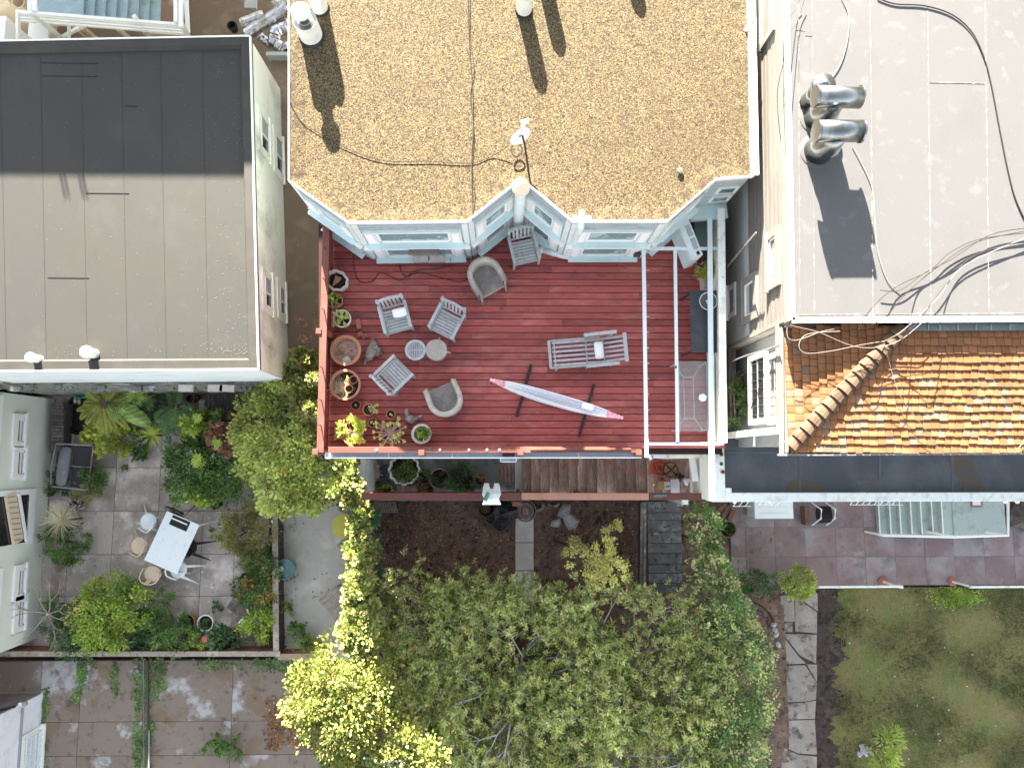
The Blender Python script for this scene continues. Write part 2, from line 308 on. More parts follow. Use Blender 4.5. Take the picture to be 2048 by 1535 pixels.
MT['darksoil'] = M('dark_damp_soil', (.062, .046, .038), [((.10, .078, .065), 2.5, .5, .65), ((.028, .02, .016), 6, .50, .62), ((.22, .19, .15), 30, .66, .70, None, .8), ((.07, .09, .03), 1.5, .58, .68, None, .6)], rough=1, bump=1, bs=22)
MT['lawn'] = M('patchy_lawn', (0.189, 0.172, 0.0638), [((0.135, 0.168, 0.044), 1.0, .46, .62, None, .8), ((0.227, 0.168, 0.088), 1.7, .54, .68, None, .75), ((0.13, 0.104, 0.0605), 3.2, .60, .72, None, .6), ((0.27, 0.255, 0.121), 8, .55, .7, None, .6), ((0.0486, 0.058, 0.022), 22, .54, .66, None, .7)], rough=1, bump=1, bs=60)
MT['oldwood'] = M('old_brown_board', (0.373, 0.252, 0.201), [((0.583, 0.421, 0.356), 3, .5, .66, (3, .6, 1)), ((0.162, 0.113, 0.0972), 9, .52, .66, (5, .7, 1))], rough=.8, bump=.4, bs=50, bst=(4, .4, 1), obj=.22)
MT['darkwood'] = M('dark_weathered_board', (0.099, 0.0846, 0.0774), [((0.18, 0.162, 0.153), 4, .5, .68, (4, .6, 1)), ((0.045, 0.036, 0.036), 12, .55, .68, (3, .4, 1))], rough=.85, bump=.4, bs=50, obj=.25)
MT['greywood'] = M('silver_weathered_timber', (.36, .385, .385), [((.27, .29, .29), 9, .5, .66), ((.44, .47, .47), 22, .55, .66, None, .6)], rough=.75, bump=.3, bs=60, obj=.10)
MT['fencewood'] = M('grey_fence_timber', (0.36, 0.3, 0.247), [((0.495, 0.435, 0.375), 4, .5, .65), ((0.15, 0.12, 0.0975), 11, .55, .66)], rough=.85, bump=.4, bs=50, obj=.15)
MT['redfence'] = M('brown_fence_board', (0.256, 0.12, 0.08), [((0.144, 0.072, 0.056), 5, .5, .66)], rough=.85, obj=.2)
MT['wicker'] = M('grey_wicker', (0.413, 0.372, 0.328), [((0.275, 0.244, 0.213), 60, .45, .6, (1, 3, 1)), ((0.525, 0.476, 0.425), 5, .5, .65, None, .6)], rough=.85, bump=1, bs=110)
MT['wickerseat'] = M('dark_wicker_seat', (0.264, 0.236, 0.215), [((0.156, 0.138, 0.127), 50, .45, .58, (4, 1, 1)), ((0.36, 0.322, 0.297), 5, .5, .65, None, .6)], rough=.85, bump=1, bs=100)
MT['cloth'] = M('white_cloth', (.72, .72, .70), [((.58, .59, .58), 7, .5, .7)], rough=.9, bump=.4, bs=18)
MT['terra'] = M('terracotta', (0.4, 0.196, 0.108), [((0.464, 0.304, 0.208), 6, .55, .68, None, .7), ((0.256, 0.12, 0.072), 4, .55, .7, None, .5)], rough=.8, bump=.15, bs=40, obj=.10)
MT['palepot'] = M('pale_stone_pot', (.52, .47, .42), [((.38, .35, .31), 7, .5, .66)], rough=.8, bump=.2, bs=40)
MT['pottingsoil'] = M('potting_soil', (.03, .02, .015), [((.09, .06, .045), 25, .55, .62), ((.3, .25, .2), 60, .68, .7)], rough=1, bump=1, bs=50)
MT['straw'] = M('dry_straw', None, cols=[(.50, .38, .22), (.66, .54, .36), (.30, .2, .12)], rough=.9)
MT['brick'] = M('red_brick', (.34, .13, .09), [((.22, .09, .07), 9, .5, .65)], rough=.85, bump=.3, bs=60, obj=.15)
MT['drift'] = M('driftwood', (.24, .20, .17), [((.36, .32, .28), 9, .5, .62, (1, 3, 1)), ((.09, .065, .05), 6, .55, .66)], rough=.85, bump=1, bs=30)
MT['blackmetal'] = M('black_metal', (.02, .02, .022), rough=.4)
MT['charcoal'] = M('charcoal_top', (.042, .048, .055), [((.055, .06, .068), 4, .5, .6)], rough=.55)
MT['clear'] = M('clear_glass', (.45, .52, .52), rough=.03, alpha=.16, spec=.9)
MT['glasspanel'] = M('blue_grey_panel', (.30, .38, .45), [((.38, .45, .50), 3, .5, .6)], rough=.3, spec=.6)
MT['aquapale'] = M('white_frame_paint', (.66, .76, .78), [((.52, .60, .62), 8, .55, .7, None, .5)], rough=.4)
MT['bowlglass'] = M('bowl_glass', (.20, .23, .23), rough=.05, alpha=.35, spec=.9)
MT['frost'] = M('greenish_glass', (.30, .42, .40), rough=.1, alpha=.75, spec=.8)
MT['orangecord'] = M('orange_cord', (.62, .10, .035), rough=.5)
MT['blacksheet'] = M('black_bag', (.012, .012, .014), [((.03, .03, .033), 6, .55, .62)], rough=.25, bump=1, bs=16, spec=.6)
MT['card'] = M('cardboard', (.42, .28, .15), rough=.85)
MT['paper'] = M('white_paper', (.66, .64, .67), rough=.8)
MT['whiteplastic'] = M('white_plastic', (0.77, 0.814, 0.814), [((0.638, 0.682, 0.693), 6, .55, .7)], rough=.4)
MT['cream'] = M('cream_plastic', (.68, .55, .40), rough=.45)
MT['cushion'] = M('grey_cushion', (.18, .185, .20), [((.23, .235, .25), 6, .5, .65)], rough=.95, bump=.3, bs=30)
MT['mesh'] = M('dark_mesh_seat', (.045, .045, .052), rough=.9)
MT['greymetal'] = M('grey_metal', (.28, .30, .31), rough=.5)
MT['yellow'] = M('yellow_metal', (.62, .56, .10), [((.56, .50, .10), 4, .5, .7)], rough=.5)
MT['tealwater'] = M('teal_glaze', (.06, .17, .15), [((.10, .25, .22), 8, .5, .6)], rough=.1, spec=.7)
MT['mintpaint'] = M('mint_painted_step', (.34, .40, .38), [((.26, .31, .29), 4, .5, .65), ((.40, .46, .44), 14, .55, .66, None, .6), ((.14, .16, .12), 16, .66, .72, None, .5)], rough=.7, bump=.2, bs=40, obj=.06)
MT['stone'] = M('flagstone', (0.307, 0.275, 0.234), [((0.391, 0.346, 0.295), 1.6, .5, .62), ((0.121, 0.0999, 0.0864), 4, .52, .64), ((0.279, 0.167, 0.137), 1.2, .64, .72, None, .6), ((0.093, 0.0751, 0.0648), 14, .58, .70, None, .5)], rough=.9, bump=.6, bs=14, obj=.10)
MT['rock'] = M('pale_rock', (.42, .42, .42), [((.28, .28, .28), 7, .5, .62)], rough=.9, bump=.6, bs=12, obj=.15)
MT['pink'] = M('pink_cord', (.74, .40, .44), [((.6, .25, .32), 20, .5, .6)], rough=.8)
MT['hamwhite'] = M('hammock_pale_stripe', (.80, .80, .81), [((.7, .7, .74), 20, .5, .6)], rough=.95)
MT['hamgrey'] = M('hammock_grey_stripe', (.42, .47, .50), rough=.95)
MT['hamlilac'] = M('hammock_lilac_stripe', (.62, .52, .60), rough=.95)
MT['litter'] = M('dry_leaf', None, cols=[(.16, .08, .045), (.30, .18, .10), (.24, .10, .05), (.42, .30, .18)], rough=.9)
MT['palelitter'] = M('pale_dry_leaf', None, cols=[(.34, .26, .17), (.10, .06, .04), (.22, .13, .07)], rough=.9)
MT['grassblade'] = leafmat('grass_blade', [(.06, .08, .02), (.09, .11, .035), (.14, .13, .06), (.10, .08, .045), (.07, .095, .025)])
MT['water'] = M('shallow_water', (.34, .20, .14), [((.20, .10, .07), 8, .5, .62), ((.5, .36, .28), 12, .6, .66)], rough=.25, spec=.5)
MT['mosaic_a'] = M('teal_mosaic', (.12, .28, .26), rough=.3)
MT['mosaic_b'] = M('white_mosaic', (.6, .62, .6), rough=.3)
MT['bluestep'] = M('blue_painted_step', (.30, .40, .44), [((.16, .24, .12), 1.7, .56, .68, None, .7), ((.36, .46, .5), 5, .5, .7)], rough=.7)
MT['rustpanel'] = M('rusty_panel', (.25, .16, .12), [((.38, .30, .25), 3, .5, .6)], rough=.8)
MT['sidingwall'] = M('beige_wall_base', (.40, .365, .32), rough=.8)
MT['tealtrim'] = M('teal_gutter', (.10, .125, .13), [((.14, .17, .18), 5, .5, .65)], rough=.5)
MT['stainpatch'] = M('rust_stain', (.115, .088, .058), [((.085, .09, .095), 5, .45, .6)], rough=.8)
MT['darkpatch'] = M('roof_patch', (.115, .125, .135), [((.10, .105, .11), 3, .45, .6)], rough=.7)
MT['greenrender'] = M('pale_green_render', (.66, .69, .60), [((.60, .63, .55), .8, .5, .7)], rough=.8, bump=.1, bs=40)
MT['whiteclap'] = M('white_clapboard', (0.72, 0.744, 0.768), [((0.6, 0.624, 0.648), 3, .5, .7)], rough=.6)
MT['mauve'] = M('mauve_grey_panel', (.20, .17, .17), [((.26, .22, .22), 2, .5, .6)], rough=.7)
MT['palefence'] = M('pale_fence_timber', (.38, .29, .20), [((.26, .19, .13), 5, .5, .65)], rough=.85)
# foliage colours, brightened in leafmat beyond real leaves to lift shaded plants
MT['ivy'] = leafmat('ivy_leaf', [(.04, .08, .018), (.11, .16, .03), (.18, .21, .05), (.27, .27, .09), (.08, .13, .03), (.22, .15, .07), (.15, .18, .05)])
MT['darkleaf'] = leafmat('dark_leaf', [(.022, .052, .018), (.04, .085, .03), (.07, .12, .045), (.05, .10, .04)])
MT['midleaf'] = leafmat('mid_leaf', [(.035, .075, .02), (.07, .13, .03), (.12, .19, .045), (.06, .10, .04)])
MT['brightleaf'] = leafmat('bright_leaf', [(.08, .14, .02), (.16, .25, .03), (.26, .34, .05), (.12, .20, .03)])
MT['limeleaf'] = leafmat('lime_leaf', [(.16, .22, .03), (.28, .34, .05), (.38, .40, .07), (.20, .26, .04)])
MT['goldfern'] = leafmat('golden_fern_leaf', [(.20, .24, .03), (.34, .32, .05), (.40, .30, .07), (.26, .30, .05)])
MT['oliveleaf'] = leafmat('olive_leaf', [(.10, .10, .03), (.18, .17, .05), (.22, .18, .06), (.09, .12, .035)])
MT['autumn'] = leafmat('autumn_leaf', [(.30, .13, .08), (.36, .19, .11), (.24, .10, .07), (.20, .14, .08)])
MT['orangeleaf'] = leafmat('orange_leaf', [(.42, .16, .05), (.50, .22, .08), (.20, .20, .05), (.34, .12, .05)])
MT['yellowmaple'] = leafmat('yellow_maple_leaf', [(.42, .36, .07), (.52, .44, .10), (.40, .27, .09), (.30, .30, .07)])
MT['maintree'] = leafmat('pointed_tree_leaf', [(.03, .055, .014), (.17, .235, .045), (.27, .33, .075), (.44, .45, .18), (.13, .19, .04), (.34, .18, .08), (.22, .29, .06), (.06, .10, .02)])
MT['yellowflower'] = leafmat('yellow_green_flower', [(.36, .38, .10), (.48, .48, .16), (.28, .33, .07)])
MT['whiteflower'] = leafmat('white_flower', [(.60, .60, .50), (.52, .50, .42)])
MT['bananaleaf'] = leafmat('banana_leaf', [(.10, .18, .04), (.14, .20, .05), (.09, .16, .04)])
MT['cordyline'] = leafmat('cordyline_leaf', [(.34, .26, .15), (.24, .22, .11), (.42, .34, .24), (.30, .20, .14)])
MT['palmleaf'] = leafmat('palm_leaf', [(.045, .10, .03), (.07, .14, .045), (.05, .09, .035)])
MT['aeonium'] = leafmat('aeonium_rosette', [(.22, .30, .05), (.34, .40, .08), (.28, .34, .06)])
MT['succstem'] = M('succulent_stem', (.38, .26, .22), rough=.7)
MT['orangefruit'] = M('orange_berry', (.55, .18, .03), rough=.4)

MT['deckcable'] = M('dull_cable', (.085, .035, .035), rough=.8)
MT['slabdark'] = M('damp_concrete', (0.195, 0.203, 0.203), [((0.33, 0.345, 0.345), 1.8, .5, .64), ((0.105, 0.09, 0.0825), 3, .54, .66)], rough=.9, bump=.3, bs=40)
MT['railpale'] = M('faded_pink_rail', (.46, .24, .17), [((.38, .19, .14), 3, .5, .7)], rough=.65)
MT['rust'] = M('dark_clay', (.17, .09, .065), [((.10, .06, .05), 8, .5, .65)], rough=.8)
MT['hoop'] = M('straw_hoop', (.32, .23, .12), rough=.8)
MT['awning'] = M('cream_awning', (.62, .58, .48), [((.5, .46, .38), 4, .5, .7)], rough=.7)
MT['woodseat'] = M('round_wood_seat', (.26, .15, .08), [((.14, .08, .045), 10, .5, .62)], rough=.6)
MT['darkwoodg'] = M('mossy_step_board', (0.128, 0.128, 0.12), [((0.224, 0.272, 0.264), 3, .5, .66), ((0.048, 0.0448, 0.04), 8, .54, .66)], rough=.85, bump=.4, bs=50, obj=.25)
MT['lichen'] = M('lichen_timber', (.20, .185, .175), [((.42, .43, .38), 8, .57, .64), ((.10, .09, .08), 5, .52, .66)], rough=.9, bump=.5, bs=30)
MT['pond'] = M('dark_basin', (.022, .018, .015), rough=.25, spec=.6)
MT['hose'] = M('green_hose', (.02, .30, .16), rough=.5)
MT['mirror'] = M('mirror_ball', (.6, .7, .7), rough=.05, metal=1)
MT['pinkflower'] = M('coral_flower', (.55, .14, .12), rough=.8)
MT['brightstem'] = M('green_stalk', (.22, .24, .08), rough=.6)
MT['greyleaf'] = leafmat('grey_green_leaf', [(.12, .16, .09), (.20, .25, .14), (.08, .12, .06)])
MT['bark2'] = M('pale_bare_bark', (.30, .24, .20), [((.40, .35, .31), 9, .5, .65)], rough=.85)
MT['midbright'] = leafmat('fresh_leaf', [(.10, .17, .03), (.28, .40, .06), (.42, .52, .10), (.17, .27, .045), (.32, .26, .09)])
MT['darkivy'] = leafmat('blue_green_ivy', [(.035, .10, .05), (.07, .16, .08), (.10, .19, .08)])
MT['ivy2'] = leafmat('sunny_leaf', [(.03, .06, .012), (.08, .12, .020), (.14, .165, .03), (.20, .205, .045), (.16, .12, .04), (.055, .085, .018)])
MT['hedgeleaf'] = leafmat('hedge_leaf', [(.035, .075, .022), (.075, .14, .04), (.12, .19, .055), (.05, .10, .03)])
MT['darkgreenhedge'] = leafmat('low_hedge_leaf', [(.025, .06, .02), (.05, .10, .03), (.09, .15, .045)])
MT['limegreen'] = leafmat('lime_green_leaf', [(.14, .26, .03), (.22, .34, .05), (.30, .38, .06)])

def fb(mb, O, U, N, u0, u1, z0, z1, n0, n1):      # box in a wall frame: along U, up z, out N
    O, U, N = Vector(O), Vector(U), Vector(N)
    vs = [O + U * u + N * n + Vector((0, 0, z)) for z in (z0, z1) for n in (n0, n1) for u in (u0, u1)]
    return mb.add(vs, [(0, 2, 3, 1), (4, 5, 7, 6), (0, 1, 5, 4), (2, 6, 7, 3), (0, 4, 6, 2), (1, 3, 7, 5)])
def window(parent, O, U, N, u0, u1, z0, z1, trim, tw=.12, depth=.05, glass=None, split='h', blind=None, sill=.1, rec=.03):
    """cased window standing on a wall; casing > glass > sash rail, sill"""
    m = MB()
    fb(m, O, U, N, u0 - tw, u1 + tw, z1, z1 + tw * 1.3, .003, depth); fb(m, O, U, N, u0 - tw, u0, z0, z1, .003, depth); fb(m, O, U, N, u1, u1 + tw, z0, z1, .003, depth)
    w = part('window', m, trim, parent)
    part('sill', fb(MB(), O, U, N, u0 - tw - .03, u1 + tw + .03, z0 - .07, z0, .003, depth + sill), trim, w)
    part('pane', fb(MB(), O, U, N, u0, u1, z0, z1, .002, .012), glass or MT['glass'], w)
    m = MB(); s = .035
    for a, b, c, d in ((u0, u1, z0, z0 + s), (u0, u1, z1 - s, z1), (u0, u0 + s, z0, z1), (u1 - s, u1, z0, z1)): fb(m, O, U, N, a, b, c, d, .012, .012 + rec)
    if split == 'h': fb(m, O, U, N, u0, u1, (z0 + z1) / 2 - .02, (z0 + z1) / 2 + .02, .014, .016 + rec)
    if split == 'v': fb(m, O, U, N, (u0 + u1) / 2 - .02, (u0 + u1) / 2 + .02, z0, z1, .014, .016 + rec)
    part('sash', m, MT['whitetrim'], w)
    if blind: part('blind', fb(MB(), O, U, N, u0 + s, u1 - s, (z0 + z1) / 2 if blind == 'h' else z0 + s, z1 - s, .013, .02), MT['creamwall'], w)
    return w

# ================================================================ GROUND
g = MB(); g.box(-300, 300, -300, 300, -.60, -.40); struct('ground', g, MT['soil'])

def slabs(parent_name, mat, x0, x1, y0, y1, xs, ys, z, gap=.012, t=.06, jit=.004):
    """concrete bays between the joint lines xs, ys"""
    base = MB(); base.box(x0 - .02, x1 + .02, y0 - .02, y1 + .02, z - .3, z - .02)
    par = struct(parent_name, base, MT['joint'])
    X = [x0] + [x for x in sorted(xs) if x0 < x < x1] + [x1]; Y = [y0] + [y for y in sorted(ys) if y0 < y < y1] + [y1]
    for i in range(len(X) - 1):
        for j in range(len(Y) - 1):
            m = MB(); dz = random.uniform(-jit, jit)
            m.box(X[i] + gap / 2, X[i + 1] - gap / 2, Y[j] + gap / 2, Y[j + 1] - gap / 2, z - t, z + dz)
            o = part('slab', m, mat, None); o.parent = par
    return par
# left patio
lp0 = P(78, 1275, 0); lp1 = P(553, 790, 0)
slabs('patio', MT['slab'], lp0.x - .5, lp1.x - .08, lp0.y - .35, lp1.y + .05, [P(x, 1000, 0).x for x in (142, 229, 318, 407, 473)], [P(300, y, 0).y for y in (848, 935, 1022, 1108, 1192)], 0)
# rear yard bottom left
ry1 = P(640, 1318, -.1)
slabs('rear_yard', MT['slabbrown'], P(-60, 1400, -.1).x, P(700, 1318, -.1).x, P(300, 1600, -.1).y, P(300, 1320, -.1).y, [P(x, 1400, -.1).x for x in (80, 160, 287, 464)], [P(300, y, -.1).y for y in (1442, 1510)], -.1)
# narrow middle yard
a = P(556, 1315, 0); b = P(730, 900, 0)
struct('middle_yard', MB().box(a.x + .0, b.x, a.y - .05, b.y + .9, -.3, 0), MT['paleconc'])
# right patio
xs = [P(x, 1100, 0).x for x in (1492, 1551, 1611, 1672, 1730, 1790, 1850, 1908, 1968, 2028)]
slabs('terrace', MT['pinkslab'], P(1462, 1100, 0).x, P(2200, 1100, 0).x, P(1600, 1170, 0).y, P(1600, 860, 0).y, xs, [P(1600, y, 0).y for y in (1054, 1113)], 0, gap=.006)
# lawn and beds
a = P(1635, 1600, -.15); b = P(2250, 1172, -.15)
lm = MB(); nx, ny = 90, 70
vs = []; fs = []
for j in range(ny + 1):
    for i in range(nx + 1):
        x = a.x + (b.x - a.x) * i / nx; y = a.y + (b.y - a.y) * j / ny
        vs.append((x, y, -.15 + .03 * math.sin(x * 2.1 + math.sin(y * 3)) * math.cos(y * 1.7) + random.uniform(-.012, .012)))
for j in range(ny):
    for i in range(nx): fs.append((j * (nx + 1) + i, j * (nx + 1) + i + 1, (j + 1) * (nx + 1) + i + 1, (j + 1) * (nx + 1) + i))
lm.add(vs, fs); struct('lawn', lm, MT['lawn'], smooth=True)
a2 = P(1636, 1600, -.14)
# dark bed strip along the path: ragged sheet of soil
V_ = []; F_ = []; nb = 160
for i in range(nb):
    y = P(1640, 1176 + i * 2.6, -.1).y; t_ = i / nb
    w_ = max(.12, (.95 - .5 * t_) + .16 * math.sin(i * .16) + .10 * math.sin(i * .47 + 1) + .05 * math.sin(i * 1.3) + random.uniform(-.05, .05))
    V_ += [(a2.x - .02, y, -.10), (a2.x + w_ * .5, y, -.095), (a2.x + w_, y, -.15)]
F_ = [q for i in range(nb - 1) for q in ((3 * i, 3 * i + 3, 3 * i + 4, 3 * i + 1), (3 * i + 1, 3 * i + 4, 3 * i + 5, 3 * i + 2))]
m = MB(); m.add(V_, F_); struct('flower_bed', m, MT['darksoil'], smooth=True)
# grass blades
n = 42000; X = a.x + .05 + RG.random(n) * (P(2080, 1400, -.1).x - a.x); Y = P(1700, 1560, -.15).y + RG.random(n) * (P(1700, 1176, -.1).y - P(1700, 1560, -.15).y)
msk = (X - a.x) > (.35 + .5 * RG.random(n)) ; nz = np.sin(X * 2.3 + 1.2 * np.sin(Y * 1.9)) + np.sin(Y * 3.1 + X); msk &= (nz + RG.normal(0, .7, n)) > .1
C = np.stack([X, Y, np.full(n, -.15)], 1)[msk]; D = RG.normal(0, .7, (len(C), 3)); D[:, 2] = .7
V, Q = leafgeo(C, D, .085, .018); m = MB(); m.raw(V, Q); o = struct('grass', m, MT['grassblade'], kind='stuff')
# brightest weeds at the terrace edge
n = 1500; c = P(1915, 1190, -.1); C = np.stack([c.x + RG.normal(0, .32, n), c.y + RG.normal(0, .12, n) - .05, np.full(n, -.12)], 1); D = RG.normal(0, .8, (n, 3)); D[:, 2] = .6
V, Q = leafgeo(C, D, .06, .035); m = MB(); m.raw(V, Q); struct('clover', m, MT['brightleaf'], kind='stuff')
# stone path: base + irregular flags
a = P(1561, 1200, -.08); b = P(1635, 1200, -.08)
par = struct('path', MB().box(a.x, b.x, P(1600, 1600, 0).y, P(1600, 1168, 0).y, -.4, -.11), MT['joint'])
def flag(poly):
    c = Vector((sum(p[0] for p in poly) / len(poly), sum(p[1] for p in poly) / len(poly)))
    pp = [(c.x + (p[0] - c.x) * (1 - .004 / max(.1, (Vector(p) - c).length)) + random.uniform(-.003, .003), c.y + (p[1] - c.y) * (1 - .004 / max(.1, (Vector(p) - c).length))) for p in poly]
    o = part('flagstone', MB().prism(pp, -.13, -.075 + random.uniform(-.004, .006)), MT['stone'], None); o.parent = par
def wx(px, py): q = P(px, py, -.08); return (q.x, q.y)
L_, R__ = 1561, 1635
for poly in ([(L_, 1190), (1588, 1188), (1590, 1243), (L_, 1243)], [(1588, 1188), (R__, 1186), (1636, 1222)], [(1590, 1190), (1634, 1224), (1634, 1266), (1590, 1262)],
             [(L_, 1245), (1585, 1244), (1585, 1263), (L_, 1264)], [(L_, 1266), (1634, 1268), (1632, 1326), (1600, 1310), (1574, 1278), (L_, 1272)],
             [(L_, 1275), (1573, 1280), (1598, 1312), (1612, 1326), (L_, 1328)], [(1612, 1327), (1634, 1328), (1634, 1362)], [(L_, 1330), (1610, 1329), (1634, 1364), (1632, 1398), (1612, 1402), (L_, 1404)],
             [(1562, 1407), (1600, 1404), (1632, 1400), (1630, 1436), (1563, 1438)], [(1563, 1440), (1630, 1438), (1634, 1508), (1596, 1506), (1563, 1490)],
             [(1563, 1492), (1596, 1508), (1634, 1512), (1634, 1580), (1563, 1580)]):
    flag([wx(*p) for p in poly])
# garden soil beds in the middle
a = P(735, 1600, -.02); b = P(1560, 1000, -.02)
m = MB(); nx, ny = 110, 80; vs = []; fs = []
for j in range(ny + 1):
    for i in range(nx + 1):
        x = a.x + (b.x - a.x) * i / nx; y = a.y + (b.y + 1.0 - a.y) * j / ny
        vs.append((x, y, -.05 + .04 * math.sin(x * 1.9 + 2 * math.sin(y * 1.3)) + random.uniform(-.02, .02)))
for j in range(ny):
    for i in range(nx): fs.append((j * (nx + 1) + i, j * (nx + 1) + i + 1, (j + 1) * (nx + 1) + i + 1, (j + 1) * (nx + 1) + i))
m.add(vs, fs); struct('garden_soil', m, MT['soil'], smooth=True)
def litter(name, px0, px1, py0, py1, z, n, mat=None, L=.07, dens=None):
    K_ = max(4, n // 14); kx = RG.uniform(px0, px1, K_); ky = RG.uniform(py0, py1, K_); ki = RG.integers(0, K_, n); sx_, sy_ = max(3, (px1 - px0) * .07), max(3, (py1 - py0) * .07)
    x = np.clip(kx[ki] + RG.normal(0, sx_, n), px0 - sx_, px1 + sx_); y = np.clip(ky[ki] + RG.normal(0, sy_, n), py0 - sy_ * .5, py1 + sy_); C = np.array([tuple(P(a_, b_, z)) for a_, b_ in zip(x, y)]); C[:, 2] += .012 + RG.random(n) * .02
    D = RG.normal(0, 1, (n, 3)); D[:, 2] *= .18
    V, Q = leafgeo(C, D, L, L * .75); m = MB(); m.raw(V, Q); return struct(name, m, mat or MT['litter'], kind='stuff')
litter('fallen_leaves', 745, 1030, 1010, 1330, 0, 2600); litter('fallen_leaves', 1070, 1285, 1010, 1200, 0, 900); litter('fallen_leaves', 745, 1285, 1005, 1180, 0, 700, MT['palelitter'], .05)
litter('fallen_leaves', 562, 720, 1010, 1290, 0, 45, L=.06)
litter('fallen_leaves', 582, 632, 480, 640, 3.78, 14, L=.04); litter('fallen_leaves', 592, 634, 622, 690, 3.78, 150, L=.05)
litter('fallen_leaves', 1640, 1740, 1180, 1530, -.1, 130, L=.04)
litter('fallen_leaves', 800, 900, 1290, 1330, 0, 60)
litter('fallen_leaves', 120, 540, 1270, 1300, 0, 300, L=.06)
litter('dry_leaf_heap', 535, 625, 1400, 1490, -.1, 900, L=.09)
for (x0, x1, y0, y1, n) in ((148, 172, 1330, 1400, 260), (222, 238, 1325, 1395, 120), (270, 330, 1318, 1400, 700), (268, 305, 1400, 1540, 600), (80, 96, 1380, 1540, 260), (400, 620, 1318, 1340, 500), (170, 200, 1318, 1330, 60)):
    litter('weeds', x0, x1, y0, y1, -.1, n, MT['midleaf'], L=.07)
# ================================================================ DECK BUILDING
ZR, ZD = 7.37, 5.0
def p2(px, py, z): q = P(px, py, z); return (q.x, q.y)
roofpoly = [p2(x, y, ZR) for x, y in ((578, -160), (578, 362), (697, 445), (935, 442), (1042, 356), (1145, 442), (1335, 442), (1432, 358), (1507, 352), (1488, -160))]
house = thing('gravel_roofed_house', 'pale blue house with a tan gravel roof and angled bays over the red deck', 'house', (0, 5, 0))
def inset(poly, d):
    n = len(poly); A = sum(poly[i][0] * poly[(i + 1) % n][1] - poly[(i + 1) % n][0] * poly[i][1] for i in range(n)); sg = 1 if A > 0 else -1; out = []
    for i in range(n):
        p0, p1, p2_ = Vector(poly[i - 1]), Vector(poly[i]), Vector(poly[(i + 1) % n])
        e1 = (p1 - p0).normalized(); e2 = (p2_ - p1).normalized(); n1 = Vector((-e1.y, e1.x)) * sg; n2 = Vector((-e2.y, e2.x)) * sg
        k = (n1 + n2); k = k / max(.2, k.length_squared) * 2; out.append(tuple(p1 + k * d))
    return out
part('roof', MB().prism(inset(roofpoly, .16), ZR - .12, ZR - .035), MT['gravelroof'], house)
# gravel-covered cant strip rising to the metal edge
o_, i_ = inset(roofpoly, .015), inset(roofpoly, .30); n = len(o_); m = MB()
m.add([(p[0], p[1], ZR) for p in o_] + [(p[0], p[1], ZR - .036) for p in i_], [(i, (i + 1) % n, n + (i + 1) % n, n + i) for i in range(n)])
part('roof_curb', m, MT['gravelcurb'], house)
m = MB()
for i in range(n):
    a, b = roofpoly[i], roofpoly[(i + 1) % n]; m.bar((a[0], a[1], ZR - .03), (b[0], b[1], ZR - .03), .022, .10)
part('metal_edge', m, MT['whitetrim'], house)
wallp = inset(roofpoly, .03)
part('wall', MB().prism(wallp, 0, ZR - .10), MT['bluetrim'], house)
# facades: per wall segment (outward normals face south-ish)
def facade(i, j, kind='bay'):
    a, b = Vector(wallp[i] + (0,)), Vector(wallp[j] + (0,)); U = (b - a); Lg = U.length; U = U / Lg; N = Vector((U.y, -U.x, 0))
    if N.y > 0: N = -N
    for k in range(4):     # clapboards under the eave
        z1 = ZR - .11 - k * .105
        part('clapboard', fb(MB(), a, U, N, .10, Lg - .10, z1 - .10, z1, .002, .014 + .007 * k), MT['bluegrey'], house)
    for s in (0, 1):
        part('corner_board', fb(MB(), a, U, N, .0 if s == 0 else Lg - .11, .11 if s == 0 else Lg, ZD + .02, ZR - .12, .004, .045), MT['bluetrim'], house)
    for (z0, z1) in ((6.17, 6.80), (5.15, 5.86)):
        m = MB(); fb(m, a, U, N, .14, Lg - .14, z1, z1 + .07, .003, .075)
        fb(m, a, U, N, .14, .36, z0, z1, .003, .06); fb(m, a, U, N, Lg - .36, Lg - .14, z0, z1, .003, .06)
        w = part('window', m, MT['bluetrim'], house)
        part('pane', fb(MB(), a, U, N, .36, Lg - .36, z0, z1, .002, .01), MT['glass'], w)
        m = MB(); fb(m, a, U, N, .36, Lg - .36, z1 - .05, z1, .01, .035); fb(m, a, U, N, .36, Lg - .36, z0, z0 + .06, .01, .035)
        for q in (.36, Lg - .41): fb(m, a, U, N, q, q + .05, z0, z1, .01, .035)
        part('sash', m, MT['whitetrim'], w)
        part('sill', fb(MB(), a, U, N, .12, Lg - .12, z0 - .05, z0, .003, .17), MT['aqua'], w)
        for q in (.20, Lg - .30): part('casing_panel', fb(MB(), a, U, N, q - .03, q + .11, z0 + .04, z1 - .03, .06, .072), MT['whitetrim'], w)
    part('belt_board', fb(MB(), a, U, N, .02, Lg - .02, 5.93, 6.10, .003, .075), MT['bluetrim'], house)
    part('belt_lip', fb(MB(), a, U, N, .0, Lg, 5.905, 5.93, .003, .12), MT['whitetrim'], house)
    part('base_board', fb(MB(), a, U, N, 0, Lg, ZD + .01, ZD + .09, .003, .05), MT['bluegrey'], house)
    return a, U, N, Lg
f1 = facade(1, 2); f2 = facade(2, 3); f3 = facade(3, 4); f4 = facade(4, 5); f5 = facade(5, 6); f6 = facade(6, 7)
